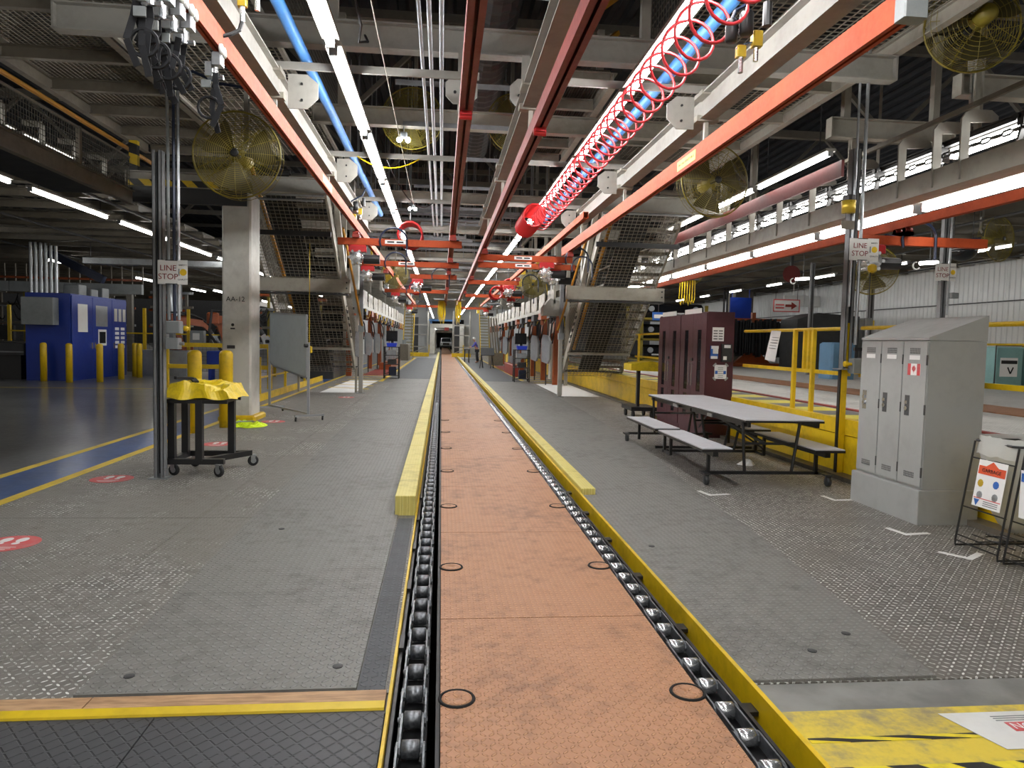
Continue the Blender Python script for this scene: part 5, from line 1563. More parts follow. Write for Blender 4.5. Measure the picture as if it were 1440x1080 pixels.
for (x, y, z, rz, sc, lab) in ((3.45,9.0,3.66,0.1,1.0,'yellow caged fan right of the aisle beyond the orange rail'),
        (-0.49,11.0,4.85,-0.1,1.0,'dim yellow fan high behind the three conduits'),
        (1.1,11.3,4.95,0.1,1.0,'dim yellow fan high between the middle red rails'),
        (5.55,7.2,5.0,2.9,1.05,'dark fan seen from behind in the upper right corner'),
        (10.75,13.0,3.75,0.3,0.95,'yellow fan cut by the right frame edge'),
        (7.95,12.6,3.02,2.6,0.98,'dark yellow fan behind the right LINE STOP post'),
        (7.1,20.0,3.7,0.2,0.9,'small yellow fan above the maroon cabinets'),
        (-1.45,22.0,3.5,0.0,0.9,'small yellow fan behind the left orange bridges'),
        (2.9,23.0,3.4,0.0,0.9,'small yellow fan behind the right orange bridges')):
    o = dup(fan0, (x, y, z), rz, lab)
    o.scale = (sc, sc, sc)
    for c in list(o.children):
        if c.name.startswith('mount_pole'): bpy.data.objects.remove(c)
    pole(o, next(TOPS))
# ---- odds and ends under the roof
t = T('duct', 'dark corrugated round duct above the middle red rail', 'duct')
m = MB()
pf = []
for i in range(80): pf.append((0.36 if i % 2 else 0.34, 5.6+i*0.14))
m.lathe(pf, (0.62,0,6.0), 18, 'y')
t.add('duct_shell', m, 'dark'); t.done()
for i, (x, r) in enumerate(((-2.6,0.09),(3.3,0.09))):
    one('roof_pipe', MB().cyl((x,2,5.6),(x,60,5.6),r,10), 'tan', 'tan roof pipe running above the %s mezzanine' % ('left','right')[i], 'pipe', 'tan roof pipes')
for i in range(5):
    y = 5.5+i*1.1
    one('roof_brace', MB().bar((0.95+i*0.25,y,5.5),(1.5+i*0.25,y+0.6,6.1),0.06,0.06), 'brace', 'ochre brace above the middle beams, %s from the lens' % ('first','second','third','fourth','fifth')[i], 'brace', 'ochre roof braces')
one('pull_wire', MB().tube([(-0.55,4.0,4.0),(-0.55,14.0,4.02)],0.006,5), 'wire', 'thin wire running along the aisle left of the conduits', 'wire')
one('hanging_cable', MB().tube(sag((-1.2,10.16,4.06),(-0.35,10.16,4.06),0.14),0.009,5), 'hosey', 'thin yellow cable drooping near the second cross strut', 'cable', 'drooping cables')
one('hanging_cable', MB().tube(sag((-0.8,10.2,4.05),(-0.2,13.33,4.06),0.3),0.009,5), 'cabl', 'black cable drooping below the second left cross strut', 'cable', 'drooping cables')
one('hanging_cable', MB().tube([(-0.75,5.6,4.3),(-0.72,5.9,4.2),(-0.70,6.1,4.12),(-0.73,6.2,4.02),(-0.66,6.25,4.05),(-0.7,6.4,4.16)],0.012,5), 'cabl', 'black cable looped beside the end of the nearest left tube light', 'cable', 'drooping cables')
def twin_lamp(x, y, z, lab):
    t = T('twin_lamp', lab, 'lamp', 'small twin lamps')
    b = t.add('body', MB().cbox(x-0.05,x+0.05,y,y+0.1,z+0.04,z+0.12,0.01), 'greybox')
    for s in (-1, 1):
        t.add('head', MB().lathe([(0.0,-0.02),(0.035,-0.015),(0.04,0.0),(0.03,0.05)], (x+s*0.06,y,z), 12, 'y').smooth(), 'spot', b)
    t.add('hanger', MB().cyl((x,y+0.05,z+0.12),(x,y+0.05,4.66),0.01,6), 'galv')
    t.done()
twin_lamp(-0.60, 10.69, 4.46, 'small twin emergency lamp left of the conduits, nearer one')
twin_lamp(-0.70, 16.4, 4.49, 'small twin emergency lamp left of the conduits, farther one')
t = T('safety_mirror', 'black half dome mirror under the right ceiling', 'mirror')
m = MB()
n = 18
prof = [(0.26*math.cos(R(a)), -0.26*math.sin(R(a))*0.85) for a in range(0, 91, 15)]
m.lathe(prof, (10.05,13.0,3.52), 20).smooth()
t.add('dome', m, 'fascia')
t.add('rim', MB().ring((10.05,13.0,3.52),0.262,0.012,24,'z',6), 'chrome')
t.add('hanger', MB().cyl((9.85,13,3.52),(9.85,13,4.37),0.008,5).cyl((10.25,13,3.52),(10.25,13,4.37),0.008,5), 'black')
t.done()
t = T('hose_reel', 'dark red hose reel under the right ceiling', 'reel')
t.add('drum', MB().lathe([(0.12,-0.05),(0.25,-0.05),(0.25,-0.035),(0.18,-0.03),(0.18,0.03),(0.25,0.035),(0.25,0.05),(0.12,0.05)], (10.4,20.5,3.75), 20, 'y'), 'cover')
t.add('bracket', MB().box(10.36,10.44,20.46,20.54,3.9,4.36), 'dark')
t.done()
for x, y, z, nm in ((9.0,17.5,3.3,'left of the distant LINE STOP sign'),(8.9,12.6,3.18,'behind the distant LINE STOP sign')):
    t = T('bay_lamp', 'small white lamp with a hook '+nm, 'lamp', 'small bay lamps')
    t.add('head', MB().cyl((x,y,z),(x+0.35,y,z+0.03),0.035,10), 'spot' if False else 'tube2')
    t.add('hook', MB().tube(arc((x-0.07,y,z-0.05),0.07,90,330,10),0.014,6), 'signwhite')
    t.add('hanger', MB().cyl((x+0.2,y,z+0.05),(x+0.2,y,4.37),0.01,6), 'black')
    t.done()
# ================================================================== stair cages beside the aisle
def stair_cage(x0, lab, mirror=False):
    x1 = x0+1.68
    t = T('stair_cage', lab, 'stairs', 'mesh enclosed stairs')
    ya, za, yb, zb = 14.6, 4.80, 20.05, 0.78
    def P(x, s, off=0.0): return Vector((x, ya+(yb-ya)*s, za+(zb-za)*s+off))
    for x in (x0, x1):
        t.add('stringer', MB().bar(P(x,0), P(x,1), 0.05, 0.26), 'white')
    n = 19
    for i in range(n):
        p = P(0, (i+0.5)/n)
        t.add('tread', B(x0+1.02, x1-0.03, p.y-0.13, p.y+0.13, p.z-0.02, p.z+0.03), 'tan')
    m = MB().bar(P(x0+0.74,0,0.02), P(x0+0.74,1,0.02), 0.60, 0.05)
    b = t.add('belt', m, 'belt')
    m = MB()
    for i in range(70):
        p = P(0, (i+0.5)/70, -0.012)
        m.box(x0+0.46, x0+1.02, p.y-0.012, p.y+0.012, p.z-0.02, p.z+0.012)
    t.add('belt_batten', m, 'dark', b, kind='stuff')
    t.add('ochre_pipe', MB().cyl(P(x0+0.25,0,0.25), P(x0+0.3,1,0.6), 0.045, 8), 'brace')
    o = P(x0, 0, -0.17); u = Vector((x1-x0,0,0)); v = P(x0,1,-0.17)-o
    t.add('underside_mesh', MB().grid(o, u, v, 17, 66, 0.009), 'wire', kind='stuff')
    for x in (x0, x1):
        o = P(x, 0.0, -0.1)
        t.add('side_mesh', MB().grid(o, P(x,1,-0.1)-o, Vector((0,0,1.25)), 60, 12, 0.008), 'wire', kind='stuff')
    t.add('landing_beam', MB().cbox(x0-0.5, x1+0.24, 16.95, 17.12, 2.60, 2.92, 0.01), 'white')
    t.add('end_bolt', MB().cyl((x1+0.17,16.93,2.70),(x1+0.17,16.95,2.70),0.02,8).cyl((x1+0.17,16.93,2.83),(x1+0.17,16.95,2.83),0.02,8), 'black')
    t.add('beam_flange', B(x0-0.45, x1+0.2, 16.9, 17.15, 2.54, 2.575), 'dark')
    t.add('cross_bar', MB().box(x0-0.05, x1+0.02, 19.15, 19.2, 1.22, 1.30), 'white')
    t.add('black_bar', MB().box(x0-0.15, x1+0.04, 15.35, 15.43, 3.66, 3.76), 'black')
    t.add('thin_bar', MB().cyl((x0-0.2,14.6,4.25),(x1,14.6,4.25),0.025,8).cyl((x0-0.2,14.75,4.38),(x1,14.75,4.38),0.025,8), 'galv')
    t.add('hatch_strip', MB().bar(P(x1+0.04,0.62), P(x1+0.04,0.80), 0.02, 0.10) if not mirror else MB().bar(P(x0-0.04,0.62), P(x0-0.04,0.80), 0.02, 0.10), 'bwhatch')
    t.add('bottom_grating', MB().grid((x0,19.9,0.72),(x1-x0,0,0),(0,0.9,0),22,12,0.015), 'dark', kind='stuff')
    for x in (x0+0.05, x1-0.03):
        t.add('leg', MB().box(x-0.03,x+0.03,20.6,20.66,0.0,0.72), 'white')
    xs = x1+0.1 if not mirror else x0-0.1
    t.add('side_frame', MB().bar((xs,17.1,2.9),(xs,15.6,4.6),0.1,0.12).bar((xs,17.0,2.9),(xs,17.0,4.7),0.1,0.1), 'white')
    t.add('ochre_side_pipe', MB().cyl((xs+(0.05 if not mirror else -0.05),16.4,4.0),(xs+(0.12 if not mirror else -0.12),19.8,1.9),0.03,8), 'brace')
    t.done()
stair_cage(-4.07, 'tan mesh enclosed stairs with dark belt left of the aisle behind the whiteboard')
stair_cage(3.47, 'tan mesh enclosed stairs with dark belt right of the aisle left of the maroon cabinets', True)
t = T('hanging_pull', 'thin yellow cord with a yellow handle hanging before the left stair cage', 'cord')
t.add('cord', MB().tube([(-2.93,16.2,3.7),(-2.93,16.2,0.05)],0.008,5), 'hosey')
t.add('handle', MB().cbox(-2.98,-2.87,16.15,16.25,1.20,1.35,0.02), 'yellow'); t.done()
for x, y, h, lab in ((-2.25,20.3,4.1,'tall grey square pole standing right of the left stair cage'),(3.37,20.0,3.9,'tall grey square pole standing left of the right stair cage')):
    t = T('grey_pole', lab, 'pole', 'tall grey poles')
    t.add('post', MB().cbox(x-0.055,x+0.055,y-0.055,y+0.055,0.012,h*0.45,0.006), 'beam')
    t.add('upper_strut', MB().cbox(x-0.05,x+0.05,y-0.05,y+0.05,h*0.45,h,0.006), 'strut')
    t.add('collar', MB().box(x-0.075,x+0.075,y-0.075,y+0.075,h*0.45-0.12,h*0.45+0.06), 'greybox')
    t.add('base_plate', MB().box(x-0.12,x+0.12,y-0.1,y+0.1,0.0,0.014), 'greybox'); t.done()

# ================================================================== machine lines beyond the stairs
def guard_band(x, y0, y1, z0, z1, lab, n):
    t = T('panel_band', lab, 'panels', 'bands of pale panels')
    L = (y1-y0)/n
    rr = random.Random(int(x*10))
    for i in range(n):
        a = y0+i*L
        m = MB().box(x-0.02, x+0.02, a+0.03, a+L*(0.62+0.25*rr.random()), z0, z1-rr.uniform(0,0.12))
        t.add('panel', m, 'panel')
        xx = x+0.02
        t.add('drive_unit', MB().cbox(xx-0.12,xx+0.12,a+0.3,a+0.3+L*0.35,z0-0.42,z0-0.162,0.02).cyl((xx,a+0.3+L*0.2,z0-0.62),(xx,a+0.3+L*0.2,z0-0.42),0.07,8), rr.choice(['dark','black','robot']))
        t.add('service_hose', MB().tube(sag((xx+0.1,a+0.2,z0-0.2),(xx+0.1,a+L*0.9,z0-0.2),0.35),0.02,5), rr.choice(['cabl','hosey','cablblue']))
    t.add('rail', MB().box(x-0.06,x+0.06,y0,y1,z0-0.16,z0-0.02), 'white')
    t.add('back_rail', MB().box(x-0.25 if x < 0 else x+0.15, x-0.15 if x < 0 else x+0.25, y0, y1, z1-0.3, z1-0.1), 'tan')
    for k in range(4):
        y = y0+0.4+k*(y1-y0-1)/3
        xx = x-0.75 if x < 0 else x+0.55
        t.add('support_post', MB().box(xx-0.06,xx+0.06,y-0.06,y+0.06,0.0,z1+1.2), 'white')
    t.done()
guard_band(-3.3, 30, 62, 2.95, 3.65, 'band of pale upright panels over the left machine line', 13)
guard_band(3.95, 25, 59, 2.85, 3.5, 'band of pale upright panels over the right machine line', 15)

def weld_unit(x, y, s, lab, guard=True):
    """orange column with a hanging welding head and a silver shield"""
    t = T('welding_unit', lab, 'machine', 'orange welding units')
    t.add('column', MB().cbox(x-0.11,x+0.11,y-0.11,y+0.11,0.0,2.45,0.02), 'robot')
    t.add('head_plate', MB().lathe([(0.1,2.45),(0.28,2.47),(0.28,2.55),(0.12,2.57)], (x,y,0), 14), 'robot')
    t.add('hanger', MB().cyl((x,y,2.57),(x,y,2.82),0.05,8).box(x-0.2,x+0.2,y-0.05,y+0.05,2.70,2.80), 'black')
    t.add('arm', MB().bar((x,y,1.9),(x+0.35*s,y-0.3,1.6),0.12,0.14).bar((x+0.35*s,y-0.3,1.6),(x+0.3*s,y-0.45,1.25),0.1,0.1), 'robot')
    t.add('hoses', MB().tube([(x,y-0.1,2.6),(x+0.2*s,y-0.2,2.2),(x+0.25*s,y-0.25,1.8),(x+0.3*s,y-0.4,1.4)],0.03,6).tube([(x-0.05,y-0.1,2.6),(x+0.1*s,y-0.25,2.1),(x+0.2*s,y-0.35,1.5)],0.025,6), 'black')
    if guard:
        gx = x+0.42*s
        m = MB().prism([(-0.22,0.85),(0.1,0.78),(0.22,0.95),(0.24,1.5),(0.12,1.78),(-0.18,1.82),(-0.25,1.65),(-0.25,1.0)], 'y', -0.04, 0.04)
        m.move(Matrix.Translation((gx,y-0.5,0)) @ Matrix.Rotation(R(60*s),4,'Z'))
        t.add('shield', m, 'silverpl')
        t.add('shield_leg', MB().box(gx-0.02,gx+0.02,y-0.47,y-0.44,0.02,0.85), 'dark')
    t.done()
nm5 = ('nearest','second','third','fourth','fifth','sixth')
for i, y in enumerate((29.5, 33, 37, 42, 48)):
    weld_unit(-3.75+0.05*i, y, 1, nm5[i]+' orange welding column under the left pale panel band')
for i, y in enumerate((25.6, 28.7, 32, 36.5, 42, 48)):
    weld_unit(4.15, y, -1, nm5[i]+' orange welding column under the right pale panel band')

def tool_rack(x, y, lab, s):
    t = T('tool_rack', lab, 'rack', 'black tool racks')
    w, d, h = 0.56, 0.5, 1.25
    for dx in (-w/2, w/2):
        for dy in (-d/2, d/2):
            t.add('upright', MB().box(x+dx-0.02,x+dx+0.02,y+dy-0.02,y+dy+0.02,0.014,h), 'black')
    for z in (0.12, 0.55, 0.9, h-0.03):
        t.add('shelf', MB().box(x-w/2,x+w/2,y-d/2,y+d/2,z,z+0.025), 'black')
    m = MB()
    for z in (0.3, 0.72): m.bar((x-w/2,y-d/2,z-0.12),(x+w/2,y-d/2,z+0.1),0.02,0.02)
    t.add('front_brace', m, 'black')
    t.done((x, y, 0.014))
    one('blue_bin', MB().prism([(x-0.17,h+0.002-0.005+0.0),(x+0.17,h-0.003),(x+0.2,h+0.14),(x-0.2,h+0.14)], 'y', y-0.2, y+0.15), 'bluebin', 'bright blue plastic bin on top of the '+s+' black tool rack', 'bin', 'blue bins on the tool racks')
    t = T('monitor', 'dark monitor standing on the '+s+' black tool rack', 'monitor', 'monitors on the tool racks')
    t.add('screen', MB().cbox(x-0.24,x+0.2,y+0.18,y+0.23,h+0.2,h+0.62,0.01), 'fascia')
    t.add('stand', MB().box(x-0.05,x+0.05,y+0.18,y+0.24,h-0.003,h+0.25), 'black'); t.done()
    for k, (z, mt, l) in enumerate(((0.926,'silverpl','grey case on the upper shelf'),(0.576,'dark','dark case on the middle shelf'),(0.146,'navydk','dark blue tub on the lowest shelf'))):
        one('case', MB().cbox(x-0.2+0.05*k,x+0.18,y-0.18,y+0.15,z,z+(0.18 if k < 2 else 0.32),0.02), mt, l+' of the '+s+' black tool rack', 'case')
tool_rack(-1.92, 28.0, 'black tool rack on the left floor beyond the grey pole', 'left')
tool_rack(3.05, 27.0, 'black tool rack on the right floor beyond the grey pole', 'right')
# sawhorse desk, person, leaning boards at the far right
t = T('desk_stand', 'dark slanted desk on black splayed legs at the far right of the aisle', 'stand')
for dx in (-0.3, 0.3):
    for s in (-1, 1):
        t.add('leg', MB().bar((2.55+dx+s*0.1,39.9+s*0.3,0.014),(2.55+dx,39.95,0.75),0.05,0.05), 'black')
t.add('desk_top', MB().add([(2.2,39.7,0.72),(2.95,39.7,0.72),(2.95,40.2,1.12),(2.2,40.2,1.12),(2.2,39.7,0.76),(2.95,39.7,0.76),(2.95,40.2,1.16),(2.2,40.2,1.16)],[(0,3,2,1),(4,5,6,7),(0,1,5,4),(1,2,6,5),(2,3,7,6),(3,0,4,7)]), 'dark')
t.done()
def person(x, y):
    t = T('person', 'person in a purple-blue shirt and white cap leaning over work at the far right', 'person')
    def skin_obj(name, pts, edges, mat):
        me = bpy.data.meshes.new(name)
        me.from_pydata([p[:3] for p in pts], edges, [])
        me.materials.append(M[mat])
        o = bpy.data.objects.new(name, me); COL.objects.link(o)
        md = o.modifiers.new('Skin', 'SKIN'); md.use_smooth_shade = True
        sv = me.skin_vertices[0].data
        for i, p in enumerate(pts): sv[i].radius = (p[3], p[3]*0.85)
        sv[0].use_root = True
        sb = o.modifiers.new('Sub', 'SUBSURF'); sb.levels = 1; sb.render_levels = 1
        return o
    body = [(0,0,0.93,0.14),(-0.06,0,1.15,0.145),(-0.13,0,1.36,0.16),(-0.17,0,1.48,0.06),(-0.22,0,1.58,0.09),(-0.23,0,1.66,0.085),
            (-0.12,-0.17,1.38,0.065),(-0.26,-0.22,1.16,0.05),(-0.45,-0.16,1.08,0.038),(-0.54,-0.12,1.07,0.035),
            (-0.12,0.17,1.38,0.065),(-0.26,0.22,1.16,0.05),(-0.45,0.16,1.08,0.038),(-0.54,0.12,1.07,0.035),
            (0,-0.09,0.86,0.10),(-0.02,-0.10,0.48,0.07),(0.02,-0.10,0.09,0.05),(-0.12,-0.11,0.04,0.045),
            (0,0.09,0.86,0.10),(0.02,0.10,0.48,0.07),(0.10,0.10,0.09,0.05),(-0.03,0.11,0.04,0.045)]
    ed = [(0,1),(1,2),(2,3),(3,4),(4,5),(2,6),(6,7),(7,8),(8,9),(2,10),(10,11),(11,12),(12,13),(0,14),(14,15),(15,16),(16,17),(0,18),(18,19),(19,20),(20,21)]
    e = bpy.data.objects.new('person', None); COL.objects.link(e); e.location = (x, y, 0.014)
    props(e, *t.a[1:3])
    b = skin_obj('body', body, ed, 'skin'); b.parent = e
    sh = [(0,0,0.92,0.155),(-0.06,0,1.15,0.16),(-0.13,0,1.36,0.172),(-0.16,0,1.45,0.09),(-0.12,-0.17,1.38,0.08),(-0.26,-0.22,1.16,0.066),(-0.40,-0.18,1.10,0.052),(-0.12,0.17,1.38,0.08),(-0.26,0.22,1.16,0.066),(-0.40,0.18,1.10,0.052)]
    s = skin_obj('shirt', sh, [(0,1),(1,2),(2,3),(2,4),(4,5),(5,6),(2,7),(7,8),(8,9)], 'shirt'); s.parent = e
    tr = [(0,0,0.93,0.15),(0,-0.09,0.86,0.112),(-0.02,-0.10,0.48,0.084),(0.02,-0.10,0.10,0.068),(0,0.09,0.86,0.112),(0.02,0.10,0.48,0.084),(0.10,0.10,0.10,0.068)]
    s = skin_obj('trousers', tr, [(0,1),(1,2),(2,3),(0,4),(4,5),(5,6)], 'trousers'); s.parent = e
    cap = MB().lathe([(0.115,1.62),(0.115,1.68),(0.09,1.75),(0.0,1.78)], (-0.23,0,0), 14).box(-0.42,-0.28,-0.07,0.07,1.625,1.64).smooth()
    o = bpy.data.objects.new('cap', cap.mesh('cap', M['signwhite'])); COL.objects.link(o); o.parent = e
    for nm, g in (('nose', MB().lathe([(0.018,-0.02),(0.012,0.02),(0,0.03)], (-0.325,0,1.57), 8)), ('eye', MB().cyl((-0.315,-0.035,1.605),(-0.305,-0.035,1.605),0.012,8)), ('eye', MB().cyl((-0.315,0.035,1.605),(-0.305,0.035,1.605),0.012,8)), ('ear', MB().cyl((-0.22,-0.10,1.58),(-0.22,-0.08,1.58),0.03,8)), ('mouth', MB().box(-0.312,-0.305,-0.025,0.025,1.525,1.535))):
        o = bpy.data.objects.new(nm, g.mesh(nm, M['skin' if nm in ('nose','ear') else 'ink'])); COL.objects.link(o); o.parent = e
    m = MB()
    for sy in (-1, 1):
        for k in range(4): m.tube([(-0.55,sy*(0.10+0.02*k),1.065),(-0.60,sy*(0.10+0.02*k),1.055),(-0.63,sy*(0.10+0.02*k),1.03)],0.008,5)
        m.tube([(-0.54,sy*0.09,1.07),(-0.57,sy*0.06,1.05)],0.009,5)
    o = bpy.data.objects.new('fingers', m.mesh('fingers', M['skin'])); COL.objects.link(o); o.parent = e
person(2.45, 49.2)
one('work_table', MB().box(1.55,1.95,48.6,49.8,0.9,0.96).box(1.58,1.63,48.65,48.7,0.014,0.9).box(1.87,1.92,49.7,49.75,0.014,0.9).box(1.58,1.63,49.7,49.75,0.014,0.9).box(1.87,1.92,48.65,48.7,0.014,0.9), 'dark', 'dark work table in front of the leaning person', 'table')
t = T('leaning_boards', 'tall pale boards leaning upright at the far right', 'boards')
for k in range(4): t.add('board', MB().bar((3.15+0.16*k,45,0.8),(2.95+0.16*k,45.3,3.0),0.11,0.05), 'tan')
t.add('stand', B(3.0,3.9,44.9,45.3,0.0,0.8), 'tan'); t.done()
# yellow stairs and platforms in the distance
def ystair(x, y, s, lab, h=4.0, w=0.7):
    t = T('yellow_stairs', lab, 'stairs', 'distant yellow stairs')
    n = 15
    for i in range(n):
        z = 0.3+i*(h-0.3)/n
        t.add('tread', B(x, x+w, y+i*0.2, y+i*0.2+0.2, z, z+0.06), 'yellowdim')
    for xx in (x-0.04, x+w+0.04):
        t.add('stringer', MB().bar((xx,y,0.15),(xx,y+n*0.2,h),0.05,0.2), 'tan')
        t.add('handrail', MB().bar((xx,y,1.1),(xx,y+n*0.2,h+0.9),0.05,0.05).bar((xx,y,0.0),(xx,y,1.1),0.05,0.05), 'yellow')
    t.done()
ystair(-2.95, 56, 1, 'yellow stairs climbing at the far left of the aisle')
ystair(3.3, 60, 1, 'yellow stairs climbing at the far right of the aisle')
ystair(5.3, 33, 1, 'yellow stairs behind the right welding columns', 3.6, 0.6)
def frame_tower(x0, x1, y, lab):
    t = T('frame_tower', lab, 'frame', 'white framed towers')
    for x in (x0, x1): t.add('post', MB().bar((x,y,0),(x,y,4.2),0.14,0.14), 'beam')
    for z in (0.9, 2.0, 2.9): t.add('rung', MB().bar((x0,y,z),(x1,y,z),0.1,0.1), 'beam')
    t.add('brace', MB().bar((x0,y,0.3),(x1,y,0.9),0.07,0.07), 'beam')
    t.add('yellow_foot', B(x0-0.1,x1+0.1,y-0.2,y+0.2,0.0,0.35), 'yellow')
    t.add('dark_panel', B(x0+0.1,x0+0.6,y+0.3,y+0.36,0.3,3.6), 'dark'); t.done()
frame_tower(-2.75, -1.25, 66, 'white framed tower left of the far grey gate')
frame_tower(1.05, 2.6, 66, 'white framed tower right of the far grey gate')
# far gate and truck
t = T('tunnel_gate', 'pale grey framed tunnel gate at the far end of the line', 'gate')
t.add('left_pier', MB().cbox(-1.35,-0.75,80,83,0,2.9,0.05), 'concretecol')
t.add('right_pier', MB().cbox(1.95,2.5,80,83,0,2.9,0.05), 'concretecol')
t.add('lintel', MB().cbox(-1.35,2.5,80,83,2.9,3.35,0.05), 'concretecol')
t.add('inner_frame', MB().box(-0.75,-0.6,84,84.2,0,2.7).box(1.3,1.6,84,84.2,0,2.7).box(-0.6,1.3,84,84.2,2.4,2.7), 'paper')
t.add('red_box', B(0.3,0.8,79.9,80,2.6,2.95), 'redrail')
for x in (-1.5, 2.35): t.add('yellow_guard', MB().box(x,x+0.15,79.5,79.9,0.0,1.0), 'yellow')
t.done()
one('blue_girder', MB().box(-1.6,2.1,80.5,80.7,3.65,3.85).box(-1.3,-1.1,80.5,80.7,3.34,3.65).box(1.8,2.0,80.5,80.7,3.34,3.65), 'blue', 'blue girder above the far tunnel gate', 'girder')
t = T('truck', 'white pickup truck facing the lens beyond the far tunnel gate', 'truck')
tx, ty = 0.75, 118
t.add('body', MB().cbox(tx-0.98,tx+0.98,ty,ty+5,0.45,1.2,0.1), 'truck')
t.add('cab', MB().prism([(ty+1.2,1.2),(ty+3.6,1.2),(ty+3.2,1.9),(ty+1.9,1.9)], 'x', tx-0.85, tx+0.85), 'truck')
t.add('windscreen', MB().add([(tx-0.78,ty+1.22,1.24),(tx+0.78,ty+1.22,1.24),(tx+0.7,ty+1.84,1.86),(tx-0.7,ty+1.84,1.86)],[(0,1,2,3)]), 'glassdk')
t.add('grille', B(tx-0.55,tx+0.55,ty-0.03,ty,0.72,1.08), 'glassdk')
t.add('bumper', B(tx-0.98,tx+0.98,ty-0.12,ty-0.02,0.42,0.66), 'dark')
for s in (-1, 1):
    t.add('headlamp', B(tx+s*0.75-0.15,tx+s*0.75+0.15,ty-0.04,ty,0.85,1.05), 'chrome')
    for yy in (0.9, 4.0): t.add('wheel', MB().cyl((tx+s*0.75,ty+yy,0.38),(tx+s*0.98,ty+yy,0.38),0.38,16), 'blackrub')
t.done()
struct('tunnel_lining', MB().box(-1.3,-1.1,84.5,150,0,3.2).box(2.3,2.5,84.5,150,0,3.2).box(-1.3,2.5,84.5,150,3.2,3.4).box(-1.3,2.5,150,150.2,0,3.4), 'wallw')  # end wall added so the dark tunnel reads white
aisle_tubes(-0.9, 3.08, 86, 12, 'tube2', 'tube light inside the far tunnel beyond the gate', 'tube lights in the far tunnel', ln=2.2, pitch=4.0)  # lamps added to brighten the inside of the tunnel
# hanging yellow hoses
for x, y, l in ((0.05-0.1,36,'left one of the pair'),(0.75,35,'right one of the pair')):
    m = MB()
    rr = random.Random(int(y))
    for k in range(7):
        xx = x+rr.uniform(-0.12,0.12); L = rr.uniform(0.7,1.2)
        m.tube([(xx,y,3.5),(xx-0.03,y,3.5-L*0.6),(xx+0.03,y,3.5-L),(xx+0.1,y,3.5-L*0.6),(xx+0.08,y,3.5)],0.022,5)
    one('yellow_hose', m, 'hosey', 'coil of yellow hose hanging over the aisle, '+l, 'hose', 'yellow hoses over the aisle')
one('hose_bracket', MB().box(-0.4,1.1,34.9,36.1,3.5,3.56), 'greybox', 'grey plate carrying the yellow hoses over the aisle', 'plate')
# lower machine bodies left and right
for i, (x0, x1, y0, y1, h, mt, l) in enumerate(((-5.2,-4.0,27,31,1.1,'dark','dark machine base beside the nearest left welding column'),(-3.0,-2.4,52,55.5,1.2,'tan','tan platform under the far left yellow stairs'),
        (-3.1,-2.5,36,44,0.35,'robot','low orange fixture line left of the dark mat'),(3.2,3.42,31,36,0.5,'redrail','low red fixture right of the dark mat'))):
    t = T('fixture_machine', l, 'machine')
    t.add('body', MB().cbox(x0,x1,y0,y1,0.0,h,0.03), mt)
    for k in range(4):
        yy = y0+0.3+k*(y1-y0-0.6)/3
        t.add('clamp', MB().box(x0+0.15,x0+0.3,yy-0.06,yy+0.06,h,h+0.3).bar((x0+0.22,yy,h+0.25),(x0+0.5,yy,h+0.38),0.06,0.06), 'silverpl')
    t.done()
t = T('junction_cabinet', 'pale box cabinet hung high beside the right grey pole', 'box')
t.add('body', MB().prism([(3.0,2.35),(3.72,2.35),(3.72,2.72),(3.2,2.85),(3.0,2.6)], 'y', 21, 21.6), 'beam')
t.add('hanger', MB().box(3.3,3.36,21.0,21.1,2.7,4.66), 'white')
t.add('cable', MB().tube(sag((3.5,20.95,2.8),(3.68,20.95,2.8),0.4),0.014,5), 'cabl'); t.done()
for i, (x, y0) in enumerate(((-3.72,30.6),(4.75,29.6))):
    t = T('building_column', ('pale column right of the left stair cage','pale column behind the right welding columns')[i], 'column')
    t.add('shaft', MB().cbox(x-0.2,x+0.2,y0,y0+0.4,0,8.45,0.03), 'concretecol')
    if i == 0: t.text('2', 0.3, (x+0.08,y0-0.004,5.3), PX90, 'ink')
    t.done()
# busy racks of pipes and brackets high on both sides of the far aisle
for sgn, nm in ((-1,'left'),(1,'right')):
    for k, y in enumerate((22.9, 29.6, 40, 52)):
        rr = random.Random(k*7+sgn)
        t = T('pipe_rack', '%s pipe rack with mixed brackets high on the %s of the far aisle' % (nm5[k], nm), 'rack', 'pipe racks of the far aisle')
        x = sgn*2.9+0.4
        for dy in (0, 2.6): t.add('post', MB().bar((x,y+dy,3.5),(x,y+dy,8.49 if y < 38 else 5.29),0.1,0.1), 'white')
        t.add('cross', MB().bar((x,y,4.2),(x,y+2.6,3.6),0.07,0.07).bar((x,y,3.6),(x,y+2.6,3.6),0.09,0.09).bar((x,y,4.65),(x,y+2.6,4.65),0.09,0.09), 'tan')
        for j in range(6):
            z = rr.uniform(3.5,4.5); xx = x-sgn*rr.uniform(0.1,0.9); yy = y+rr.uniform(0.2,2.4)
            t.add('bracket', MB().bar((xx,yy,z),(x,yy,z),0.05,0.07).cbox(xx-0.09,xx+0.09,yy-0.08,yy+0.08,z-0.2,z+0.06,0.01), rr.choice(['white','galv','dark','brass','greybox']))
        m = MB()
        for j in range(4):
            yy = y+rr.uniform(0,1.5); z = rr.uniform(3.4,4.2)
            m.tube(sag((x,yy,z),(x-sgn*rr.uniform(0.4,0.9),yy+rr.uniform(0.4,1.0),z+0.1),rr.uniform(0.1,0.3)),0.016,5)
        t.add('cable', m, 'cabl'); t.done()

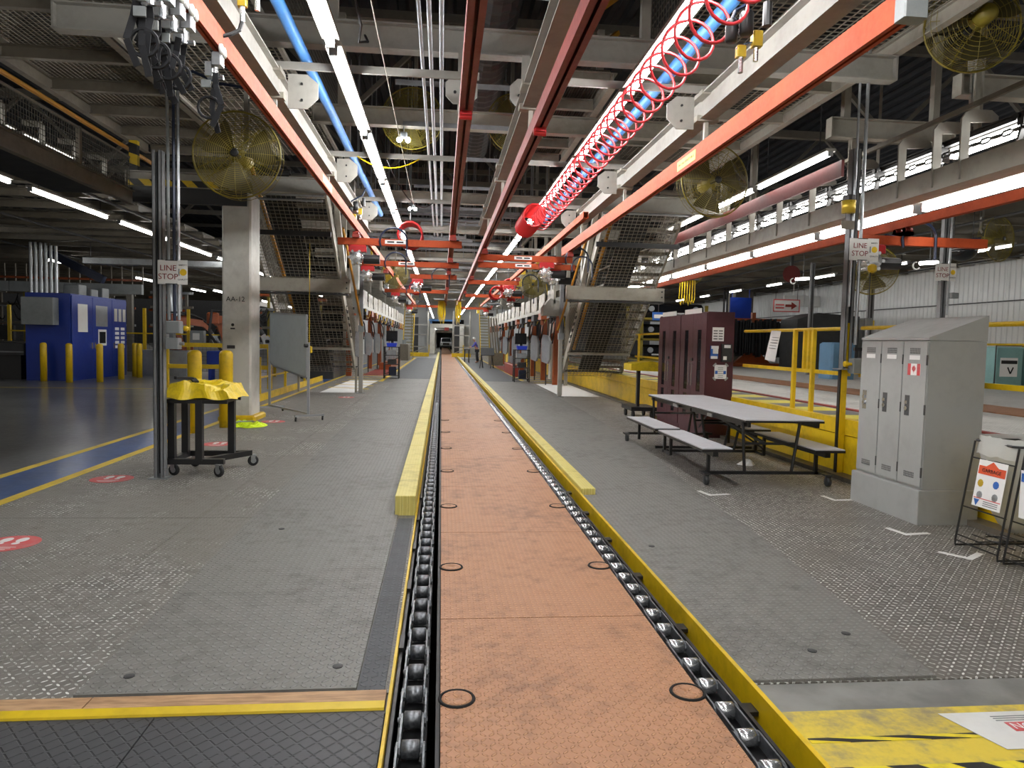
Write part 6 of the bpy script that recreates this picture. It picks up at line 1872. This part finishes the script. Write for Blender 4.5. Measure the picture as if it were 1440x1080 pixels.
# ================================================================== left hall
bl = ((-12.28,23.35,'leftmost'),(-11.33,22.95,'second from the left'),(-10.6,23.3,'third from the left'),(-10.65,24.9,'fourth from the left'),(-10.9,26.6,'fifth from the left, half hidden'),(-10.55,26.1,'sixth from the left'),(-10.15,27.2,'rightmost'))
for x, y, l in bl:
    bollard(x, y, 1.2, 0.095, 'yellow bollard in front of the blue cabinet, '+l, 'yellow bollards by the blue cabinet')
t = T('control_cabinet', 'blue control cabinet with windows and conduits rising from its top', 'cabinet')
t.add('body', MB().box(-12.95,-11.62,23.65,27.6,0.0,2.75), 'navy')
for i, (a, b) in enumerate(((23.68,25.0),(25.02,26.4),(26.42,27.55))):
    d = t.add('door', MB().cbox(-11.61,-11.58,a,b,0.18,2.70,0.008), 'navy')
    if i == 0: t.add('window', B(-11.58,-11.572,a+0.35,b-0.35,1.55,2.45), 'paper', d)
    if i == 1:
        t.add('panel', B(-11.58,-11.572,a+0.2,b-0.35,1.75,2.45), 'silverpl', d)
        q = t.add('screen', B(-11.58,-11.57,a+0.35,b-0.45,1.1,1.65), 'paper', d)
        t.add('screen_glass', B(-11.57,-11.566,a+0.42,b-0.52,1.18,1.57), 'glassdk', d)
    if i == 2:
        for r_ in range(5):
            for c_ in range(2): t.add('label_plate', B(-11.58,-11.572,a+0.2+c_*0.45,a+0.5+c_*0.45,1.0+r_*0.16,1.1+r_*0.16), 'paper', d)
        for r_ in range(3): t.add('notice', B(-11.58,-11.572,a+0.15+r_*0.33,a+0.38+r_*0.33,1.95,2.4), 'signwhite', d)
    t.add('handle', B(-11.58,-11.55,b-0.12 if i == 0 else a+0.06,b-0.06 if i == 0 else a+0.12,1.0,1.2), 'chrome', d)
t.add('side_box', MB().cbox(-12.9,-11.95,23.3,23.645,1.75,2.6,0.02), 'greybox')
for i in range(3): t.add('top_box', MB().cbox(-12.3,-11.8,24.6+i*0.8,25.1+i*0.8,2.752,3.1-0.1*(i%2),0.02), 'greybox')
for i in range(6): t.add('conduit', MB().cyl((-12.9+0.12*i,23.9+0.06*i,2.752),(-12.9+0.12*i,23.9+0.06*i,4.34),0.05,8), 'galv')
t.done()
t = T('press_table', 'long low dark machine table left of the blue cabinet', 'machine')
t.add('top', MB().cbox(-19,-13.1,23.8,27,0.78,1.18,0.03), 'dark')
t.add('skirt', B(-18.8,-13.3,24.0,26.8,0.0,0.78), 'black')
t.add('strip', B(-19,-13.1,23.78,23.8,0.86,0.9), 'strut')
t.done()
def robot(x, y, rz, lab):
    t = T('welding_robot', lab, 'robot', 'orange welding robots')
    t.add('base', MB().lathe([(0.35,0.0),(0.35,0.25),(0.26,0.45),(0.26,0.6)], (0,0,0), 16), 'dark')
    t.add('turret', MB().cbox(-0.28,0.28,-0.25,0.25,0.6,1.1,0.06), 'robot')
    t.add('lower_arm', MB().bar((0,0.22,0.95),(-0.35,0.22,2.05),0.2,0.28,(0,1,0)).cyl((0,0.1,0.95),(0,0.36,0.95),0.22,14).cyl((-0.35,0.1,2.05),(-0.35,0.36,2.05),0.2,14), 'robot')
    t.add('counterweight', MB().cbox(-0.75,-0.35,-0.1,0.2,1.95,2.35,0.05), 'robot')
    t.add('upper_arm', MB().bar((-0.4,0.05,2.12),(0.75,0.05,2.0),0.22,0.26).bar((0.75,0.05,2.0),(1.05,0.05,1.75),0.15,0.17), 'robot')
    t.add('wrist', MB().cyl((1.0,0.05,1.8),(1.15,0.05,1.6),0.1,12), 'dark')
    t.add('weld_gun', MB().bar((1.15,0.05,1.6),(1.3,0.05,1.15),0.1,0.18).bar((1.3,0.05,1.15),(1.0,0.05,1.05),0.06,0.06).bar((1.3,0.05,1.55),(1.5,0.05,1.2),0.08,0.08), 'silverpl')
    t.add('cable', MB().tube([(-0.3,-0.2,1.0),(-0.7,-0.2,1.6),(-0.6,-0.1,2.4),(0.1,0,2.4),(0.7,0,2.2),(1.1,0,1.9)],0.05,7), 'cabl')
    for p in t.p:
        p['mb'].move(Matrix.Translation((x,y,0)) @ Matrix.Rotation(rz,4,'Z'))
    t.done((x, y, 0))
robot(-7.6, 26.5, 0.4, 'orange welding robot nearest the column AA-12')
robot(-8.6, 31.0, 2.6, 'orange welding robot behind the nearest one')
robot(-10.2, 29.5, 0.8, 'orange welding robot in the middle of the left cell')
robot(-11.6, 33.0, 2.2, 'orange welding robot right of the blue cabinet')
robot(-15.5, 33.0, 0.5, 'orange welding robot left behind the blue cabinet')
def yfence(pts, lab, h=1.25):
    t = T('safety_fence', lab, 'fence', 'yellow safety fences')
    for a, b in zip(pts, pts[1:]):
        t.add('top_rail', MB().bar((*a,h),(*b,h),0.1,0.12), 'yellow')
        t.add('mid_rail', MB().bar((*a,h*0.5),(*b,h*0.5),0.1,0.12), 'yellow')
    for a in pts: t.add('post', MB().bar((*a,0),(*a,h+0.05),0.12,0.12), 'yellow')
    t.done()
yfence(((-7.9,21.4),(-6.2,21.4),(-5.0,21.4)), 'low yellow safety rail between the bollards and the column')
t = T('safety_fence', 'tall yellow framed mesh fence around the welding robots', 'fence')
for i in range(7):
    x = -16+i*1.6
    t.add('post', MB().bar((x,28.2,0),(x,28.2,2.5),0.1,0.1), 'yellow')
t.add('top_rail', MB().bar((-16,28.2,1.55),(-6.4,28.2,1.55),0.05,0.05), 'yellow')
t.add('mesh', MB().grid((-16,28.25,0.15),(9.6,0,0),(0,0,1.4),64,10,0.008), 'wiredk', kind='stuff'); t.done()
for i, (x, z) in enumerate(((-10.3,1.15),(-9.2,1.2),(-8.1,1.1))):
    t = T('control_box', 'grey control box on the robot fence, %s from the left' % ('first','second','third')[i], 'box', 'grey boxes on the robot fence')
    t.add('box', MB().cbox(x-0.25,x+0.25,27.9,28.176,z,z+0.5,0.015), 'greybox')
    t.add('label', B(x-0.15,x+0.1,27.893,27.9,z+0.15,z+0.4), 'signwhite'); t.done()
one('pale_crate', MB().cbox(-11.0,-9.4,27.45,27.8,0,0.95,0.03), 'silverpl', 'pale blue grey cabinet behind the bollards right of the blue cabinet', 'cabinet')
one('blue_crate', MB().cbox(-8.0,-7.1,25.2,25.7,0.55,1.0,0.03).box(-7.95,-7.85,25.25,25.65,0,0.55).box(-7.25,-7.15,25.25,25.65,0,0.55), 'navy', 'blue tray table beneath the nearest welding robot', 'table')
# hanging sign, raised gangway, duct, window strip
t = T('hanging_sign', 'white and blue sign with a black triangle hanging at the far left', 'sign')
t.add('back', MB().cbox(-15.0,-14.2,24.0,24.06,3.02,4.05,0.01), 'inkblue')
t.add('face', B(-14.93,-14.22,23.99,23.998,3.03,3.86), 'paper')
t.add('triangle', MB().prism([(-14.85,3.15),(-14.70,3.15),(-14.58,3.62),(-14.42,3.15),(-14.3,3.15),(-14.53,3.8),(-14.63,3.8)], 'y', 23.982, 23.989), 'ink')
t.add('wire', MB().cyl((-14.85,24.03,4.05),(-14.85,24.03,4.4),0.012,5).cyl((-14.35,24.03,4.05),(-14.35,24.03,4.4),0.012,5), 'galv'); t.done()
t = T('gangway', 'pale raised gangway girder with orange railing at the far left', 'walkway')
for i in range(4): t.add('girder_panel', B(-22+i*2.5,-19.52+i*2.5,30,30.2,3.1,3.5), 'greybox')
t.add('rail', MB().box(-22,-12,30,30.06,3.62,3.7), 'robot')
for i in range(26): t.add('baluster', MB().box(-22+i*0.4,-21.96+i*0.4,30,30.05,3.5,4.2), 'tan')
for x in (-21,-12.5): t.add('support', MB().box(x-0.1,x+0.1,30.0,30.2,0,3.1), 'truss')
t.done()
t = T('cable_tray', 'long ribbed cable tray above the welding robots', 'tray')
m = MB().box(-11.4,-6.9,24,24.03,3.74,3.92).box(-11.4,-6.9,24.47,24.5,3.74,3.92)
for i in range(45): m.box(-11.4+i*0.1,-11.36+i*0.1,24.03,24.47,3.74,3.78)
t.add('tray', m, 'galv')
for x in (-11.2,-9.2,-7.2): t.add('hanger', MB().cyl((x,24.1,3.9),(x,24.1,4.44),0.012,5), 'dark')
t.done()
one('blue_chute', MB().bar((-13.0,25.2,4.15),(-11.3,25.2,3.3),0.25,0.25), 'navydk', 'dark blue chute slanting above the blue cabinet', 'chute')
t = T('lit_duct', 'pale round duct post standing behind the robots', 'duct')
t.add('shell', MB().cyl((-12.9,36,0.0),(-12.9,36,4.25),0.34,14).smooth(), 'silverpl'); t.done()
for i in range(9):
    rr = random.Random(i+50)
    x = -24+i*2.0; y = 36+rr.uniform(0,6)
    t = T('assembly_machine', 'grey machine with cables behind the robots, %s from the left' % ('first','second','third','fourth','fifth','sixth','seventh','eighth','ninth')[i], 'machine', 'machine frames of the left hall')
    for dx in (0, 1.4): t.add('post', MB().box(x+dx,x+dx+0.12,y,y+0.12,0,3.6), rr.choice(['truss','tan','yellowdim']))
    for z in (0.9, 1.9, 2.8, 3.5): t.add('beam', MB().box(x-0.2,x+1.8,y-0.1,y,z,z+0.12), rr.choice(['white','truss','galv','robot']))
    m = MB()
    for k in range(5):
        xx = x+rr.uniform(0,1.3)
        m.tube(sag((xx,y-0.2,rr.uniform(2.4,3.4)),(xx+rr.uniform(0.3,0.8),y-0.2,rr.uniform(2.2,3.4)),rr.uniform(0.2,0.6)),0.03,5)
    t.add('cable', m, 'cabl')
    t.add('box', MB().cbox(x+0.3,x+1.1,y-0.3,y-0.1,1.1,1.8,0.02), rr.choice(['dark','silverpl','navydk'])); t.done()
# ================================================================== raised bay on the right
t = T('hanging_rack', 'long rack of hanging black parts on an orange stand in the raised bay', 'rack')
t.add('stand', MB().bar((13.2,29.2,0.9),(13.2,29.2,3.0),0.16,0.16).bar((11.6,29.2,2.7),(15.4,29.2,2.7),0.1,0.1).prism([(12.4,0.85),(14.0,0.85),(13.3,1.5),(13.1,1.5)],'y',29.1,29.3).box(10.6,15.6,28.6,29.8,0.72,0.86), 'robot')
rr = random.Random(5)
for i in range(46):
    x = 11.0+i*0.105; o = rr.uniform(-0.08,0.08)
    t.add('hanging_part', MB().bar((x,29.0+o,1.1+rr.uniform(0,0.2)),(x+0.05,29.1+o,2.55+rr.uniform(0,0.2)),0.05,0.45,(0,1,0)), 'blackrub')
t.done()
one('steel_cabinet', MB().prism([(0.7,0),(0.7,0)][:0]+[(13.0,0.7),(15.4,0.7),(15.4,2.75),(13.8,2.85),(13.0,2.6)], 'y', 25.0, 26.3), 'dark', 'dark grey sloped cabinet right of the hanging black parts', 'cabinet')
one('waste_bin', MB().cbox(10.7,11.4,18.6,19.3,0.7,1.72,0.05), 'palebluebin', 'pale blue bin behind the yellow gate in the raised bay', 'bin')
t = T('folded_table', 'folded black cafeteria table standing in the raised bay behind the post', 'table')
t.add('frame', MB().bar((10.3,16.9,1.55),(11.6,16.9,1.55),0.06,0.08).bar((10.1,16.9,1.15),(11.7,16.9,1.15),0.05,0.06).bar((10.55,16.9,0.72),(10.75,16.9,1.55),0.05,0.05).bar((11.2,16.9,0.72),(11.35,16.9,1.55),0.05,0.05).bar((10.9,16.9,0.72),(10.9,16.9,1.15),0.05,0.05).bar((10.6,16.9,0.74),(11.5,16.9,0.74),0.05,0.05), 'black')
t.add('yellow_panel', B(10.6,12.2,17.3,17.34,0.9,1.3), 'yellow'); t.done()
for i, (x, mt, l) in enumerate(((13.25,'greenbin','left one with a dark band'),(14.1,'greenbin','right one with a red band'))):
    t = T('sorting_bin', 'teal sorting bin in the raised bay, '+l, 'bin', 'teal sorting bins')
    t.add('bin', MB().cbox(x-0.36,x+0.36,15.4,16.0,0.75,1.68,0.04), mt)
    q = t.add('poster', B(x-0.24,x+0.2,15.39,15.398,0.98,1.42), 'paper')
    t.add('band', B(x-0.22,x+0.18,15.38,15.388,1.28,1.36), 'ink' if i == 0 else 'sticker', q)
    t.add('figure', MB().bar((x-0.05,15.385,1.2),(x+0.02,15.385,1.05),0.03,0.006,(0,1,0)).bar((x+0.02,15.385,1.05),(x+0.09,15.385,1.2),0.03,0.006,(0,1,0)), 'ink', q)
    t.add('frame', MB().tube([(x-0.4,15.35,0.7),(x-0.4,15.35,1.7),(x+0.4,15.35,1.7),(x+0.4,15.35,0.7)],0.015,6), 'black'); t.done()
t = T('handrail', 'far yellow handrail before the white ribbed wall', 'railing')
t.add('top_rail', MB().cyl((15.2,9,1.76),(15.2,24,1.76),0.03,8), 'yellow')
t.add('low_panel', B(15.18,15.22,9,24,0.75,1.12), 'yellow')
for i in range(8): t.add('post', MB().box(15.17,15.23,9+i*2.05,9.06+i*2.05,0.7,1.76), 'yellow')
t.done()
# racks with vehicle bumpers behind the maroon cabinets
t = T('bumper_rack', 'tan rack left of the maroon cabinets', 'rack')
for x in (7.2, 9.6):
    for y in (25.2, 27.2): t.add('upright', MB().box(x-0.05,x+0.05,y-0.05,y+0.05,0.7,3.0), 'yellowdim')
for z in (0.95, 1.7, 2.45): t.add('shelf', MB().box(7.1,9.7,25.15,27.25,z,z+0.07), 'yellowdim')
t.done()
for i, z in enumerate((1.02, 1.77, 2.52)):
    t = T('vehicle_bumper', 'glossy black vehicle bumper on the %s shelf of the tan rack' % ('lowest','middle','top')[i], 'bumper', 'black vehicle bumpers')
    pr = [(25.3,0.0),(25.2,0.18),(25.25,0.4),(25.45,0.5),(25.6,0.48),(25.45,0.36),(25.4,0.2),(25.45,0.0)]
    t.add('shell', MB().prism([(a,z+b*1.05) for a, b in pr], 'x', 7.3, 9.5), 'fascia')
    t.add('chrome_strip', MB().box(7.6,9.2,25.18,25.2,z+0.14,z+0.2), 'chrome')
    for x in (7.55, 9.2): t.add('lamp', MB().cyl((x,25.15,z+0.33),(x,25.22,z+0.33),0.1,12), 'silverpl')
    t.done()
t = T('wall_column', 'tan column with conduits at the left end of the ribbed wall', 'column')
t.add('shaft', MB().cbox(14.0,14.9,33,33.9,0.7,4.5,0.03), 'tan')
for i in range(3): t.add('conduit', MB().cyl((13.75-0.16*i,33,0.7),(13.75-0.16*i,33,4.3),0.05,8), 'dark')
t.done()
one('blue_banner', MB().box(12.9,13.9,31,31.05,2.6,3.75).cyl((13,31.02,3.75),(13,31.02,4.18),0.015,5).cyl((13.8,31.02,3.75),(13.8,31.02,4.18),0.015,5), 'navy', 'dark blue panel beside the tan wall column', 'panel')
for x, y, w_, h_, z, mt, nm in ((15.9,31.0,0.05,1.6,3.25,'signwhite','long white faded notice board'),):
    one('notice_board', MB().box(15.3,15.98,28.9,29.0,3.3,3.75).box(14.4,15.25,28.9,29.0,3.3,3.75).box(14.8,14.83,28.93,28.96,3.75,4.37).box(15.6,15.63,28.93,28.96,3.75,4.37), 'signwhite', 'grey white notice boards high on the ribbed wall', 'sign')
t = T('direction_sign', 'pink and red sign with an arrow hanging before the ribbed wall', 'sign')
t.add('sheet', B(13.0,14.1,27.0,27.03,2.95,3.45), 'signwhite')
t.add('red_border', MB().box(13.0,14.1,26.99,27.0,2.95,2.99).box(13.0,14.1,26.99,27.0,3.41,3.45).box(13.0,13.04,26.99,27.0,2.95,3.45).box(14.06,14.1,26.99,27.0,2.95,3.45), 'sticker')
t.add('arrow', MB().prism([(13.5,3.15),(13.75,3.15),(13.75,3.05),(13.98,3.2),(13.75,3.35),(13.75,3.25),(13.5,3.25)], 'y', 26.985, 26.995), 'redrail')
for j in range(2): t.add('print_line', B(13.1,13.45,26.99,27.0,3.08+j*0.12,3.14+j*0.12), 'sticker')
t.add('wire', MB().cyl((13.1,27.01,3.45),(13.1,27.01,4.37),0.01,5).cyl((14.0,27.01,3.45),(14.0,27.01,4.37),0.01,5), 'black'); t.done()
for x, y, nm in ((11.6,21.5,'carrying the red hose reel'),(9.6,15.2,'between the two right LINE STOP signs')):
    t = T('bay_post', 'slim grey post in the raised bay '+nm, 'post', 'slim grey bay posts')
    t.add('strut', MB().box(x-0.06,x+0.06,y-0.05,y+0.05,0.7,4.26), 'strut')
    t.add('slot', B(x-0.02,x+0.02,y-0.055,y-0.05,0.75,4.2), 'black')
    t.add('valve', MB().cbox(x-0.05,x+0.05,y-0.12,y-0.06,2.0,2.2,0.01), 'brass'); t.done()
t = T('exit_sign', 'small blue and white sign above the bumper rack', 'sign')
t.add('sheet', B(6.9,7.3,22.9,22.93,2.35,2.62), 'inkblue'); t.add('print', B(6.95,7.25,22.89,22.9,2.42,2.54), 'paper')
t.add('hanger', MB().cyl((7.1,22.91,2.62),(7.1,22.91,8.5),0.012,6), 'black'); t.done()
m = MB()
for i in range(6):
    x = 6.3+i*0.07
    m.tube([(x,18.5,3.28),(x-0.02,18.5,2.8),(x+0.03,18.5,2.62+0.03*(i%3)),(x+0.06,18.5,2.8),(x+0.05,18.5,3.28)],0.012,5)
t = T('yellow_tethers', 'bunch of yellow cords hanging above the maroon cabinets', 'cord')
t.add('cord', m, 'hosey')
t.add('bracket', MB().box(6.0,6.8,18.45,18.55,3.28,3.33), 'dark')
t.done()

# ================================================================== far aisle: ceiling and side walls added to brighten it, pipe bridges
cl = T('ceiling_far', kind='structure')  # added deck that reflects the tubes and brightens the far end
for i in range(24):
    cl.add('deck_sheet', B(-7.5, 8.0, 42+i*3.0, 44.98+i*3.0, 5.3, 5.36), 'deck')
for i in range(24):
    cl.add('joist', MB().ibeam((-7.5, 43.5+i*3.0, 5.2), (8.0, 43.5+i*3.0, 5.2), 0.1, 0.2, 0.014), 'white')
cl.done()
struct('bounce_wall_left', MB().box(-7.6,-7.5,64,114,0,5.3), 'wallw')  # added pale side walls, left and right, to lighten the far end
struct('bounce_wall_right', MB().box(8.0,8.1,64,114,0,5.3), 'wallw')
w_ = T('wall_far', kind='structure')
w_.add('panel', B(-7.5,-1.36,82,82.1,0,5.3), 'wallw')
w_.add('panel', B(2.51,8.0,82,82.1,0,5.3), 'wallw')
w_.add('panel', B(-1.36,2.51,82,82.1,3.9,5.3), 'wallw')
w_.done()
for k, y in enumerate((18.4, 19.6, 23.6, 24.9, 27.2, 29.0, 31.4, 34.4, 37.0, 41.5)):
    rr = random.Random(200+k)
    t = T('pipe_bridge', '%s bundle of pipes and struts crossing high over the far aisle' % ORD[k], 'pipes', 'pipe bundles over the far aisle')
    for j in range(5):
        z = rr.uniform(4.2, 5.4); x0 = rr.uniform(-2.8,-0.4); x1 = rr.uniform(0.6, 3.2); yy = y+rr.uniform(-0.3,0.3)
        mt = rr.choice(['beam','galv','white','strut','tan'])
        if j % 2: t.add('pipe', MB().cyl((x0,yy,z),(x1,yy,z),rr.uniform(0.03,0.07),8), mt)
        else: t.add('strut', MB().box(x0,x1,yy-0.04,yy+0.04,z,z+0.08), mt)
        for x in (x0+0.2, x1-0.2): t.add('rod', MB().cyl((x,yy,z),(x,yy,8.49 if y < 40 else 5.28),0.014,5), 'galv')
    t.done()
print('objects', len(bpy.data.objects))
